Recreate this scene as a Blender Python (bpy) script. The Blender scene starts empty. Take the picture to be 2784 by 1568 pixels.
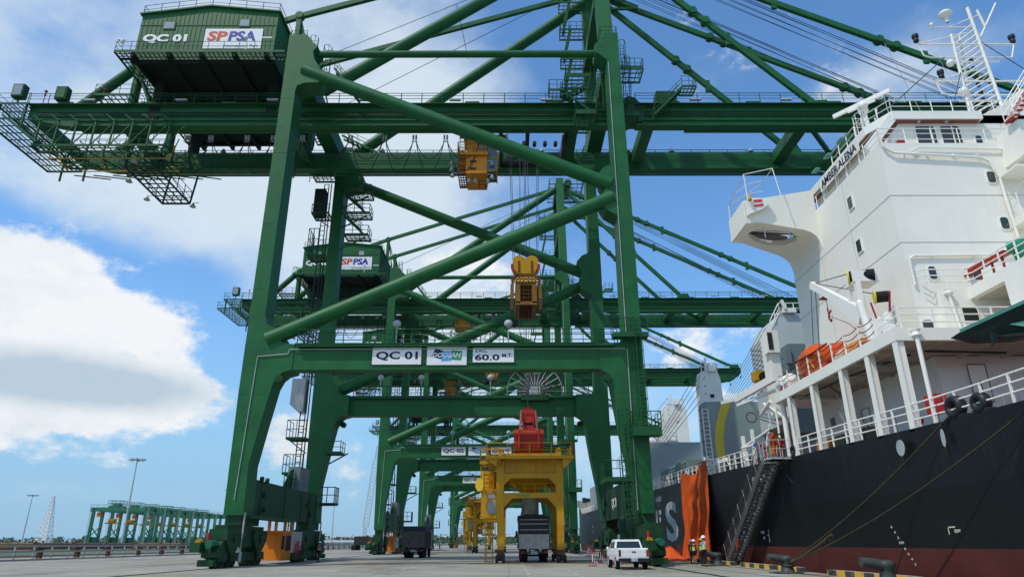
import bpy, math, random
from mathutils import Vector, Matrix
R = random.Random(11)
C = bpy.context.scene.collection
sc = bpy.context.scene
PI = math.pi

# ------------------------------------------------------------ camera
CAM_H = 1.45
yaw, pitch, roll = 0.006, 0.3628, -0.0047
cd = bpy.data.cameras.new('camera'); cam = bpy.data.objects.new('camera', cd); C.objects.link(cam)
cd.sensor_width = 36; cd.lens = 1823.79/2784*36; cd.clip_start = 0.1; cd.clip_end = 20000
r0 = Vector((math.cos(yaw), -math.sin(yaw), 0))
fw = Vector((math.sin(yaw)*math.cos(pitch), math.cos(yaw)*math.cos(pitch), math.sin(pitch)))
u0 = r0.cross(fw)
rt = r0*math.cos(roll)+u0*math.sin(roll); up = -r0*math.sin(roll)+u0*math.cos(roll)
m = Matrix((rt, up, -fw)).transposed().to_4x4(); m.translation = (0, 0, CAM_H)
cam.matrix_world = m
sc.camera = cam
sc.view_settings.view_transform = 'Standard'; sc.view_settings.look = 'None'
sc.view_settings.exposure = 0.0; sc.view_settings.gamma = 1
try: sc.view_settings.use_curve_mapping = False
except Exception: pass
sc.cycles.max_bounces = 6; sc.cycles.transparent_max_bounces = 8
sc.cycles.volume_bounces = 0

# ------------------------------------------------------------ sun + sky
SUN_D = Vector((-0.46, -0.36, 0.90)).normalized()     # towards the sun
ld = bpy.data.lights.new('sun', 'SUN'); ld.energy = 2.8; ld.angle = math.radians(0.6); ld.color = (1, 0.935, 0.82)
sun = bpy.data.objects.new('sun', ld); C.objects.link(sun)
sun.rotation_euler = (-SUN_D).to_track_quat('-Z', 'Y').to_euler()
sun.location = (0, 0, 200)
W = bpy.data.worlds.new('World'); sc.world = W; W.use_nodes = True
nt = W.node_tree; N = nt.nodes; Lk = nt.links
bg = N['Background']
def nd(t, **k):
    n = N.new(t)
    for a, b in k.items(): setattr(n, a, b)
    return n
def M(op, a, b=None, c=None, clamp=False):
    n = nd('ShaderNodeMath', operation=op, use_clamp=clamp)
    for i, v in enumerate((a, b, c)):
        if v is None: continue
        if isinstance(v, (int, float)): n.inputs[i].default_value = v
        else: Lk.new(v, n.inputs[i])
    return n.outputs[0]
sky = nd('ShaderNodeTexSky'); sky.sky_type = 'NISHITA'; sky.sun_disc = False
sky.sun_elevation = math.asin(SUN_D.z); sky.sun_rotation = math.atan2(SUN_D.x, SUN_D.y)
sky.air_density = 1.0; sky.dust_density = 0.7; sky.ozone_density = 1.6
tc = nd('ShaderNodeTexCoord')
nrm = nd('ShaderNodeVectorMath', operation='NORMALIZE'); Lk.new(tc.outputs['Generated'], nrm.inputs[0])
sep = nd('ShaderNodeSeparateXYZ'); Lk.new(nrm.outputs[0], sep.inputs[0])
def pixdir(u, v):
    x = (u-1392)/1823.79; y = -(v-784)/1823.79
    d = (fw + rt*x + up*y); d.normalize(); return d
def vnoise(scale, detail, rough, off=(0, 0, 0), mul=(1, 1, 1.6)):
    mp = nd('ShaderNodeMapping'); mp.inputs['Location'].default_value = off; mp.inputs['Scale'].default_value = mul
    Lk.new(nrm.outputs[0], mp.inputs[0])
    n = nd('ShaderNodeTexNoise'); n.inputs['Scale'].default_value = scale
    n.inputs['Detail'].default_value = detail; n.inputs['Roughness'].default_value = rough
    Lk.new(mp.outputs[0], n.inputs['Vector']); return n.outputs['Fac']
n1 = vnoise(3.2, 9, 0.58); n2 = vnoise(9.0, 8, 0.62, (4, 1, 2)); n3 = vnoise(5.5, 9, 0.6, (2, 0, -0.12)); n4 = vnoise(26.0, 7, 0.65, (1, 7, 3))
# cloud masses, each a soft ellipsoid of directions: (u, v) in the photo's frame, half widths, weight
def blob(u, v, rx, rz, w, sharp=1.0):
    c = pixdir(u, v)
    s = nd('ShaderNodeVectorMath', operation='SUBTRACT'); Lk.new(nrm.outputs[0], s.inputs[0]); s.inputs[1].default_value = c
    q = nd('ShaderNodeVectorMath', operation='MULTIPLY'); Lk.new(s.outputs[0], q.inputs[0]); q.inputs[1].default_value = (1/rx, 1/max(rx, rz), 1/rz)
    l = nd('ShaderNodeVectorMath', operation='LENGTH'); Lk.new(q.outputs[0], l.inputs[0])
    mr = nd('ShaderNodeMapRange'); mr.interpolation_type = 'SMOOTHSTEP'
    mr.inputs['From Min'].default_value = 1.35; mr.inputs['From Max'].default_value = 0.35*sharp
    mr.inputs['To Min'].default_value = 0; mr.inputs['To Max'].default_value = w
    Lk.new(l.outputs[1], mr.inputs[0]); return mr.outputs[0]
def addall(ls):
    a = ls[0]
    for b in ls[1:]: a = M('ADD', a, b)
    return a
# crisp cumulus
def maxall(ls):
    a = ls[0]
    for b in ls[1:]: a = M('MAXIMUM', a, b)
    return a
cum = maxall([blob(0, 870, .16, .115, .62, 1.8), blob(230, 960, .15, .10, .58, 1.8), blob(400, 1075, .12, .05, .50, 1.6), blob(-200, 960, .2, .14, .6),
              blob(60, 1215, .11, .026, .30), blob(790, 1190, .06, .045, .34), blob(1930, 915, .11, .06, .40), blob(2050, 1000, .14, .10, .32),
              blob(300, 1150, .05, .02, .26), blob(990, 1210, .04, .04, .30), blob(1280, 760, .1, .07, .30), blob(960, 1300, .05, .03, .2)])
# thin high veils
veil = addall([blob(200, 80, .36, .20, .52), blob(900, 150, .26, .20, .50), blob(720, 560, .26, .12, .36), blob(420, 560, .2, .06, .26),
               blob(1200, 640, .28, .22, .52), blob(1150, 60, .12, .25, .3), blob(1600, 1150, .26, .16, .50), blob(2420, 250, .10, .05, .30), blob(1400, 250, .06, .05, .24),
               blob(1000, 900, .2, .2, .42), blob(60, 1335, .16, .02, .24), blob(2700, 60, .14, .05, .16)])
cn = M('ADD', M('MULTIPLY', M('SUBTRACT', n2, 0.5), 1.3), M('MULTIPLY', M('SUBTRACT', n4, 0.5), .5))
cn1 = M('MULTIPLY', M('SUBTRACT', n1, 0.5), 1.9)
m1 = nd('ShaderNodeMapRange'); m1.interpolation_type = 'SMOOTHSTEP'
Lk.new(M('ADD', M('ADD', cum, M('MULTIPLY', cn, .95)), M('MULTIPLY', cn1, .35)), m1.inputs[0]); m1.inputs['From Min'].default_value = .22; m1.inputs['From Max'].default_value = .50
m2 = nd('ShaderNodeMapRange'); m2.interpolation_type = 'SMOOTHSTEP'
Lk.new(M('ADD', M('ADD', veil, M('MULTIPLY', cn1, .85)), M('MULTIPLY', cn, .38)), m2.inputs[0]); m2.inputs['From Min'].default_value = .12; m2.inputs['From Max'].default_value = .95
# behind the camera: loose broken cloud so that reflections and fill light are right
bk = nd('ShaderNodeMapRange'); bk.interpolation_type = 'SMOOTHSTEP'; Lk.new(sep.outputs['Y'], bk.inputs[0])
bk.inputs['From Min'].default_value = .25; bk.inputs['From Max'].default_value = -.15
m3 = nd('ShaderNodeMapRange'); m3.interpolation_type = 'SMOOTHSTEP'; Lk.new(n1, m3.inputs[0]); m3.inputs['From Min'].default_value = .45; m3.inputs['From Max'].default_value = .62
back = M('MULTIPLY', bk.outputs[0], m3.outputs[0])
# horizon haze whitening
hz = nd('ShaderNodeMapRange'); hz.interpolation_type = 'SMOOTHERSTEP'; Lk.new(sep.outputs['Z'], hz.inputs[0])
hz.inputs['From Min'].default_value = .42; hz.inputs['From Max'].default_value = -.02; hz.inputs['To Max'].default_value = .9
skyc = nd('ShaderNodeMixRGB', blend_type='MULTIPLY'); skyc.inputs[0].default_value = 1
Lk.new(sky.outputs[0], skyc.inputs[1]); SK = 0.15; skyc.inputs[2].default_value = (SK*.80, SK*1.18, SK*1.42, 1)
mh = nd('ShaderNodeMixRGB'); Lk.new(hz.outputs[0], mh.inputs[0]); Lk.new(skyc.outputs[0], mh.inputs[1]); mh.inputs[2].default_value = (.30, .52, .75, 1)
# veil colour
mv = nd('ShaderNodeMixRGB'); Lk.new(M('MULTIPLY', m2.outputs[0], .86), mv.inputs[0]); Lk.new(mh.outputs[0], mv.inputs[1]); mv.inputs[2].default_value = (.74, .84, .90, 1)
# cumulus colour: bright tops, greyer undersides from the density seen a little higher up
sh = nd('ShaderNodeMapRange'); Lk.new(M('ADD', M('ADD', blob(60, 1010, .22, .035, .34), blob(300, 1060, .2, .03, .22)), M('ADD', M('MULTIPLY', n3, .8), M('MULTIPLY', n4, -.25))), sh.inputs[0]); sh.inputs['From Min'].default_value = .24; sh.inputs['From Max'].default_value = .72
cc = nd('ShaderNodeMixRGB'); Lk.new(sh.outputs[0], cc.inputs[0]); cc.inputs[1].default_value = (.90, .93, .96, 1); cc.inputs[2].default_value = (.50, .62, .72, 1)
mc = nd('ShaderNodeMixRGB'); Lk.new(M('MAXIMUM', m1.outputs[0], back), mc.inputs[0]); Lk.new(mv.outputs[0], mc.inputs[1]); Lk.new(cc.outputs[0], mc.inputs[2])
Lk.new(mc.outputs[0], bg.inputs[0]); bg.inputs[1].default_value = 1.0

# ------------------------------------------------------------ materials
MT = {}
def mat(name, col, rough=.5, var=.18, dirt=.0, dirtcol=(.09, .06, .035), metal=0., bump=.0, scale=.6, streak=True, spec=.28, emit=None, alpha=None, trans=0.):
    if name in MT: return MT[name]
    mm = bpy.data.materials.new(name); mm.use_nodes = True; t = mm.node_tree; n = t.nodes; l = t.links
    p = n['Principled BSDF']; p.inputs['Roughness'].default_value = rough; p.inputs['Metallic'].default_value = metal
    p.inputs['Specular IOR Level'].default_value = spec
    c4 = (*col, 1)
    co = n.new('ShaderNodeTexCoord')
    nz = n.new('ShaderNodeTexNoise'); nz.inputs['Scale'].default_value = scale; nz.inputs['Detail'].default_value = 8; nz.inputs['Roughness'].default_value = .62
    l.new(co.outputs['Object'], nz.inputs['Vector'])
    mr = n.new('ShaderNodeMapRange'); mr.inputs['From Min'].default_value = .3; mr.inputs['From Max'].default_value = .7
    mr.inputs['To Min'].default_value = 1-var; mr.inputs['To Max'].default_value = 1+var*.7; l.new(nz.outputs['Fac'], mr.inputs[0])
    mu = n.new('ShaderNodeMixRGB'); mu.blend_type = 'MULTIPLY'; mu.inputs[0].default_value = 1; mu.inputs[1].default_value = c4
    l.new(mr.outputs[0], mu.inputs[2]); last = mu.outputs[0]
    if dirt > 0:
        mp = n.new('ShaderNodeMapping'); l.new(co.outputs['Object'], mp.inputs[0]); mp.inputs['Scale'].default_value = (1.6, 1.6, .16 if streak else 1.2)
        n2_ = n.new('ShaderNodeTexNoise'); n2_.inputs['Scale'].default_value = 1.7; n2_.inputs['Detail'].default_value = 7; n2_.inputs['Roughness'].default_value = .68
        l.new(mp.outputs[0], n2_.inputs['Vector'])
        m4 = n.new('ShaderNodeMapRange'); m4.inputs['From Min'].default_value = .52; m4.inputs['From Max'].default_value = .78; m4.inputs['To Max'].default_value = dirt
        l.new(n2_.outputs['Fac'], m4.inputs[0])
        mx = n.new('ShaderNodeMixRGB'); l.new(m4.outputs[0], mx.inputs[0]); l.new(last, mx.inputs[1]); mx.inputs[2].default_value = (*dirtcol, 1); last = mx.outputs[0]
    l.new(last, p.inputs['Base Color'])
    rr = n.new('ShaderNodeMapRange'); rr.inputs['To Min'].default_value = max(.02, rough-.1); rr.inputs['To Max'].default_value = min(1, rough+.12); l.new(nz.outputs['Fac'], rr.inputs[0]); l.new(rr.outputs[0], p.inputs['Roughness'])
    if bump > 0:
        b = n.new('ShaderNodeBump'); b.inputs['Strength'].default_value = bump; b.inputs['Distance'].default_value = .05
        l.new(nz.outputs['Fac'], b.inputs['Height']); l.new(b.outputs[0], p.inputs['Normal'])
    if trans: p.inputs['Transmission Weight'].default_value = trans
    if alpha is not None: p.inputs['Alpha'].default_value = alpha
    MT[name] = mm; return mm
G = mat('green_paint', (.010, .112, .030), .5, .24, .38, (.012, .045, .018), bump=.15)
GD = mat('green_paint_worn_shaded', (.006, .058, .017), .55, .3, .45, (.06, .075, .04), scale=1.2)  # worn green, with the shade low on the crane put into the colour
GF = mat('rail_green', (.010, .085, .026), .5, .1)
DK = mat('dark_steel', (.025, .028, .03), .55, .2)
ST = mat('galvanised_steel', (.42, .44, .45), .5, .12, .1)
CAB = mat('black_cable', (.018, .018, .02), .6, .1)
WIRE = mat('wire_rope', (.05, .055, .07), .6, .1)
YEL = mat('yellow_paint', (.52, .265, .006), .45, .14, .35, (.16, .07, .015))
ORG = mat('orange_paint', (.72, .20, .012), .45, .14, .3, (.14, .05, .015))
ORD = mat('deep_orange_paint', (.62, .16, .01), .5, .2, .35, (.10, .04, .015))
SGN = mat('sign_white', (.80, .81, .80), .5, .05, .06, (.4, .4, .38))
NAVY = mat('letter_navy', (.012, .012, .035), .5, .05)
LW = mat('letter_white', (.82, .82, .80), .5, .06)
RED = mat('red_paint', (.36, .022, .016), .45, .2, .35, (.11, .03, .02))
WHT = mat('ship_white', (.80, .785, .70), .5, .05, .14, (.55, .47, .38), scale=.4)
WHB = mat('ship_white_bright', (.80, .79, .73), .5, .05, .10, (.4, .3, .2))
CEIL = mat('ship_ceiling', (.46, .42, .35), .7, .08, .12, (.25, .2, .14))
HULL = mat('hull_navy', (.005, .0075, .010), .42, .35, .32, (.045, .043, .038), scale=.25, bump=.9)
BOOT = mat('hull_antifouling', (.10, .022, .016), .6, .3, .45, (.09, .045, .03), scale=.5)
GRY = mat('ship_grey', (.22, .30, .31), .55, .08, .14, (.16, .17, .15))
GLS = mat('dark_glass', (.015, .022, .022), .12, .1, spec=.8)
GLC = mat('curtained_glass', (.022, .034, .022), .15, .3, spec=.8)
RUB = mat('rubber', (.012, .012, .012), .85, .2)
CONC = mat('concrete', (.42, .40, .37), .85, .15, .2, (.2, .18, .15), streak=False)
RUST = mat('rust', (.13, .055, .03), .85, .4, .4, (.04, .02, .015), scale=2)

# ------------------------------------------------------------ mesh builder
class MB:
    def __init__(s): s.v = []; s.f = []; s.sm = []
    def add(s, v, f, sm=False):
        o = len(s.v); s.v += [tuple(q) for q in v]
        for q in f: s.f.append([i+o for i in q]); s.sm.append(sm)
        return s
    def box(s, x0, x1, y0, y1, z0, z1):
        v = [(x, y, z) for x in (x0, x1) for y in (y0, y1) for z in (z0, z1)]
        return s.add(v, [(0, 1, 3, 2), (4, 6, 7, 5), (0, 4, 5, 1), (2, 3, 7, 6), (0, 2, 6, 4), (1, 5, 7, 3)])
    def bar(s, p, q, w, h=None, upv=(0, 0, 1)):
        h = h or w; p = Vector(p); q = Vector(q); d = (q-p)
        if d.length < 1e-6: return s
        d.normalize(); u = Vector(upv)
        if abs(d.dot(u)) > .98: u = Vector((0, 1, 0)) if abs(d.y) < .9 else Vector((1, 0, 0))
        a = d.cross(u).normalized()*w/2; b = a.cross(d).normalized()*h/2
        v = [p-a-b, p+a-b, p+a+b, p-a+b, q-a-b, q+a-b, q+a+b, q-a+b]
        return s.add(v, [(0, 1, 2, 3), (7, 6, 5, 4), (0, 4, 5, 1), (1, 5, 6, 2), (2, 6, 7, 3), (3, 7, 4, 0)])
    def tube(s, p, q, r, n=12, r2=None, caps=True):
        p = Vector(p); q = Vector(q); d = (q-p)
        if d.length < 1e-6: return s
        d.normalize(); r2 = r if r2 is None else r2
        u = Vector((0, 0, 1)) if abs(d.z) < .95 else Vector((1, 0, 0))
        a = d.cross(u).normalized(); b = a.cross(d)
        v = []; c = [(math.cos(2*PI*i/n), math.sin(2*PI*i/n)) for i in range(n)]
        v += [p+a*r*x+b*r*y for x, y in c]; v += [q+a*r2*x+b*r2*y for x, y in c]
        s.add(v, [(i, i+n, (i+1) % n+n, (i+1) % n) for i in range(n)], n > 5)
        if caps: s.add(v, [tuple(range(n)), tuple(range(2*n-1, n-1, -1))])
        return s
    def path(s, pts, r, n=6):
        for a, b in zip(pts, pts[1:]): s.tube(a, b, r, n, caps=n > 4)
        return s
    def poly(s, pts, ax, a, b):
        k = len(pts)
        f = {'y': lambda p, t: (p[0], t, p[1]), 'x': lambda p, t: (t, p[0], p[1]), 'z': lambda p, t: (p[0], p[1], t)}[ax]
        v = [f(p, a) for p in pts]+[f(p, b) for p in pts]
        return s.add(v, [tuple(range(k)), tuple(range(2*k-1, k-1, -1))]+[(i, i+k, (i+1) % k+k, (i+1) % k) for i in range(k)])
    def quadstrip(s, grid, sm=True):
        nr = len(grid); nc = len(grid[0]); v = [p for r_ in grid for p in r_]
        return s.add(v, [(i*nc+j, i*nc+j+1, (i+1)*nc+j+1, (i+1)*nc+j) for i in range(nr-1) for j in range(nc-1)], sm)
    def lathe(s, prof, c, n=16, ax='z', sm=True):
        c = Vector(c); g = []
        for r, t in prof:
            row = []
            for i in range(n+1):
                a = 2*PI*i/n; x, y = r*math.cos(a), r*math.sin(a)
                row.append(c+Vector({'z': (x, y, t), 'y': (x, t, y), 'x': (t, x, y)}[ax]))
            g.append(row)
        return s.quadstrip(g, sm)
    def sph(s, c, r, n=10, sx=1, sy=1, sz=1):
        g = []; c = Vector(c)
        for j in range(n//2+1):
            t = PI*j/(n//2); g.append([c+Vector((math.sin(t)*math.cos(2*PI*i/n)*r*sx, math.sin(t)*math.sin(2*PI*i/n)*r*sy, math.cos(t)*r*sz)) for i in range(n+1)])
        return s.quadstrip(g)
    def rail(s, pts, h=1.1, sp=1.6, r=.028, mids=(.5,), n=4, post=None, closed=False):
        pts = [Vector(p) for p in pts]
        if closed: pts.append(pts[0])
        Z = Vector((0, 0, h))
        for a, b in zip(pts, pts[1:]):
            L = (b-a).length; k = max(1, round(L/sp))
            for i in range(k+1):
                p = a.lerp(b, i/k); s.tube(p, p+Z, post or r, n)
            s.tube(a+Z, b+Z, r, n)
            for t in mids: s.tube(a+Z*t, b+Z*t, r*.8, n)
        return s
    def ladder(s, p, q, w=.45, st=.35, r=.03, side=(1, 0, 0), cage=False, out=(0, -1, 0)):
        p = Vector(p); q = Vector(q); sd = Vector(side)*w/2; L = (q-p).length; k = int(L/st)
        s.tube(p-sd, q-sd, r, 4); s.tube(p+sd, q+sd, r, 4)
        for i in range(k+1):
            c = p.lerp(q, i/max(1, k)); s.tube(c-sd, c+sd, r*.7, 4)
        if cage:
            o = Vector(out); nb = max(2, int(L/1.2)); prof = [(-1, 0), (-1.1, .45), (-.6, .8), (.6, .8), (1.1, .45), (1, 0)]
            prev = None
            for i in range(nb+1):
                c = p.lerp(q, i/nb); ring = [c+sd*a*1.25+o*b for a, b in prof]; s.path(ring, r*.8, 4)
                if prev:
                    for j in (1, 2, 3, 4): s.tube(prev[j], ring[j], r*.7, 4)
                prev = ring
        return s
    def stairs(s, p, q, w=.7, side=(0, 1, 0), st=.28, rl=True, r=.03):
        p = Vector(p); q = Vector(q); sd = Vector(side)*w/2; k = max(2, int(abs(q.z-p.z)/st))
        s.bar(p-sd, q-sd, .06, .22); s.bar(p+sd, q+sd, .06, .22)
        for i in range(1, k):
            c = p.lerp(q, i/k); s.bar(c-sd, c+sd, .22, .04)
        if rl:
            for t in (-1, 1):
                a = p+sd*t; b = q+sd*t; s.tube(a+Vector((0, 0, 1)), b+Vector((0, 0, 1)), r, 4); s.tube(a+Vector((0, 0, .5)), b+Vector((0, 0, .5)), r*.8, 4)
                for i in range(0, k+1, 3):
                    c = a.lerp(b, i/k); s.tube(c, c+Vector((0, 0, 1)), r, 4)
        return s
    def grate(s, x0, x1, y0, y1, z, n=8, m=3, t=.05):
        for a, b in (((x0, y0), (x1, y0)), ((x0, y1), (x1, y1)), ((x0, y0), (x0, y1)), ((x1, y0), (x1, y1))): s.bar((*a, z), (*b, z), .08, .22)
        for i in range(1, n): x = x0+(x1-x0)*i/n; s.bar((x, y0, z), (x, y1, z), t, .1)
        for i in range(1, m): y = y0+(y1-y0)*i/m; s.bar((x0, y, z+.02), (x1, y, z+.02), t, .1)
        return s
    def build(s, name, mt, parent=None, off=None):
        if off is None:
            off = Vector((0, 0, 0)); q = parent
            while q: off += q.location; q = q.parent
        off = Vector(off)
        me = bpy.data.meshes.new(name)
        me.from_pydata([Vector(q)-off for q in s.v], [], s.f)
        me.polygons.foreach_set('use_smooth', s.sm)
        me.materials.append(mt); me.validate(); me.update()
        o = bpy.data.objects.new(name, me); C.objects.link(o)
        if parent: o.parent = parent
        else: o.location = off
        return o
def tag(o, label=None, cat=None, group=None, kind=None):
    if label: o['label'] = label
    if cat: o['category'] = cat
    if group: o['group'] = group
    if kind: o['kind'] = kind
    return o
def thing(name, loc, label, cat, group=None):
    o = bpy.data.objects.new(name, None); C.objects.link(o); o.location = loc; o.empty_display_size = .5
    return tag(o, label, cat, group)
def copy_tree(o, parent=None):
    c = o.copy(); C.objects.link(c); c.parent = parent
    for ch in list(o.children): copy_tree(ch, c)
    return c
def moved(o, dx, dy, dz=0, label=None, rz=0):
    c = copy_tree(o); c.location = Vector(o.location)+Vector((dx, dy, dz)); c.rotation_euler.z = rz
    if label: c['label'] = label
    return c
def text(name, s, mt, parent, x, y, z, w, h, face='-y', bold=.02, slant=0., depth=.012):
    """lettering fitted to w x h; (x, y, z) is its lower left corner; face = the way it looks"""
    cu = bpy.data.curves.new(name, 'FONT'); cu.body = s; cu.size = 1; cu.offset = bold; cu.extrude = .01; cu.resolution_u = 3; cu.shear = slant
    t = bpy.data.objects.new('tmp', cu); C.objects.link(t)
    bpy.context.view_layer.update()
    me = bpy.data.meshes.new_from_object(t.evaluated_get(bpy.context.evaluated_depsgraph_get()))
    bpy.data.objects.remove(t); bpy.data.curves.remove(cu)
    xs = [v.co.x for v in me.vertices]; ys = [v.co.y for v in me.vertices]
    sx = w/(max(xs)-min(xs)); sy = h/(max(ys)-min(ys)); x0 = min(xs); y0 = min(ys)
    off = Vector((0, 0, 0)); q = parent
    while q: off += q.location; q = q.parent
    for v in me.vertices:
        a = (v.co.x-x0)*sx; b = (v.co.y-y0)*sy; d = depth if v.co.z > 0 else 0
        P = {'-y': (x+a, y-d, z+b), '-x': (x-d, y-a, z+b), '+x': (x+d, y+a, z+b)}[face]
        v.co = Vector(P)-off
    if face == '-x' or True: me.update()
    me.materials.clear(); me.materials.append(mt); me.name = name
    o = bpy.data.objects.new(name, me); C.objects.link(o); o.parent = parent
    return o
# ------------------------------------------------------------ ground, quay, water
def gmat():
    mm = bpy.data.materials.new('quay_concrete'); mm.use_nodes = True; t = mm.node_tree; n = t.nodes; l = t.links; p = n['Principled BSDF']
    co = n.new('ShaderNodeTexCoord')
    def noise_(s, d, r, mul=(1, 1, 1)):
        mp = n.new('ShaderNodeMapping'); mp.inputs['Scale'].default_value = mul; l.new(co.outputs['Object'], mp.inputs[0])
        q = n.new('ShaderNodeTexNoise'); q.inputs['Scale'].default_value = s; q.inputs['Detail'].default_value = d; q.inputs['Roughness'].default_value = r; l.new(mp.outputs[0], q.inputs['Vector']); return q.outputs['Fac']
    def rmp(i, a, b, c=0, d=1):
        q = n.new('ShaderNodeMapRange'); q.interpolation_type = 'SMOOTHSTEP'; l.new(i, q.inputs[0]); q.inputs['From Min'].default_value = a; q.inputs['From Max'].default_value = b; q.inputs['To Min'].default_value = c; q.inputs['To Max'].default_value = d; return q.outputs[0]
    def mix(f, a, b, bt='MIX'):
        q = n.new('ShaderNodeMixRGB'); q.blend_type = bt
        for i, v in enumerate((f, a, b)):
            if isinstance(v, (int, float)): q.inputs[i].default_value = v
            elif isinstance(v, tuple): q.inputs[i].default_value = (*v, 1)
            else: l.new(v, q.inputs[i])
        return q.outputs[0]
    base = mix(noise_(.06, 6, .6), (.18, .172, .138), (.30, .286, .232))
    base = mix(rmp(noise_(.35, 8, .65, (.6, 1.6, 1)), .45, .7), base, (.40, .385, .315))
    base = mix(rmp(noise_(.16, 9, .7, (1, .35, 1)), .49, .64, 0, .85), base, (.105, .10, .088))       # tyre-dark sweeps
    base = mix(rmp(noise_(.10, 5, .6, (1.3, .5, 1)), .52, .64, 0, .6), base, (.24, .185, .10))     # spilt cargo
    base = mix(rmp(noise_(.9, 9, .8), .60, .70, 0, .7), base, (.10, .095, .085))
    base = mix(rmp(noise_(3.5, 6, .7), .3, .8, 0, .35), base, (.40, .385, .355))
    # casting joints: thin dark lines every 6 m
    sp = n.new('ShaderNodeSeparateXYZ'); l.new(co.outputs['Object'], sp.inputs[0])
    for o, per in (('X', 6.0), ('Y', 7.5)):
        a = n.new('ShaderNodeMath'); a.operation = 'PINGPONG'; l.new(sp.outputs[o], a.inputs[0]); a.inputs[1].default_value = per/2
        base = mix(rmp(a.outputs[0], .035, .015, 0, .6), base, (.09, .085, .08))
    l.new(base, p.inputs['Base Color']); p.inputs['Roughness'].default_value = .9
    b = n.new('ShaderNodeBump'); b.inputs['Strength'].default_value = .35; b.inputs['Distance'].default_value = .03; l.new(noise_(6, 8, .7), b.inputs['Height']); l.new(b.outputs[0], p.inputs['Normal'])
    return mm
GM = gmat()
def struct(o): o['kind'] = 'structure'; return o
b = MB(); b.box(-62, 15.6, -60, 620, -3.5, 0); struct(b.build('quay', GM))
LAND = mat('far_ground', (.11, .13, .085), .95, .4, .3, (.2, .18, .14), scale=.01, streak=False)
b = MB(); b.add([(-9000, -500, -.35), (-62, -500, -.35), (-62, 620, -.35), (16, 620, -.35), (16, 9000, -.35), (-9000, 9000, -.35)], [(0, 1, 2, 3, 4, 5)]); struct(b.build('ground', LAND))
def wmat():
    mm = bpy.data.materials.new('harbour_water'); mm.use_nodes = True; t = mm.node_tree; n = t.nodes; l = t.links; p = n['Principled BSDF']
    p.inputs['Base Color'].default_value = (.035, .055, .045, 1); p.inputs['Roughness'].default_value = .12
    w = n.new('ShaderNodeTexNoise'); w.inputs['Scale'].default_value = .8; w.inputs['Detail'].default_value = 6
    co = n.new('ShaderNodeTexCoord'); l.new(co.outputs['Object'], w.inputs['Vector'])
    b = n.new('ShaderNodeBump'); b.inputs['Strength'].default_value = .5; b.inputs['Distance'].default_value = .3; l.new(w.outputs['Fac'], b.inputs['Height']); l.new(b.outputs[0], p.inputs['Normal']); return mm
WM = wmat()
b = MB(); b.add([(15.6, -500, -2.6), (9000, -500, -2.6), (9000, 9000, -2.6), (15.6, 9000, -2.6)], [(0, 1, 2, 3)]); struct(b.build('water', WM))
# a strip of river behind the yard on the left
b = MB(); b.add([(-9000, 520, -.33), (-150, 520, -.33), (-60, 1500, -.33), (-9000, 1500, -.33)], [(0, 1, 2, 3)]); struct(b.build('river', WM))
# crane rails let into the quay (slots, steel heads)
RAILM = mat('rail_steel', (.10, .09, .085), .45, .3, metal=.6)
for x in (-19.45, 9.75):
    b = MB(); b.box(x-.16, x-.05, -40, 560, 0, .006); b.box(x+.05, x+.16, -40, 560, 0, .006); b.build('x', mat('rail_slot', (.02, .02, .02), .9)).name = 'crane_rail_slot'
    o = bpy.data.objects['crane_rail_slot']; o.name = 'rail_slot'; struct(o)
    b = MB(); b.box(x-.045, x+.045, -40, 560, 0, .03); struct(b.build('crane_rail', RAILM))
# faint painted dashes on the apron
PNT = mat('worn_paint', (.42, .41, .38), .9, .3, .8, (.27, .26, .24), scale=3, streak=False)
b = MB()
for x in (-6.5, 1.0, 3.4, 6.1):
    for k in range(26):
        y = 20+k*4.0; b.add([(x-.06, y, .004), (x+.06, y, .004), (x+.06, y+2.0, .004), (x-.06, y+2.0, .004)], [(0, 1, 2, 3)])
struct(b.build('lane_marking', PNT))
b = MB(); b.box(14.2, 14.32, -20, 400, 0, .012); b.box(11.9, 11.96, -20, 400, 0, .008); struct(b.build('drain_slot', mat('rail_slot', (.02, .02, .02), .9)))

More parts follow.
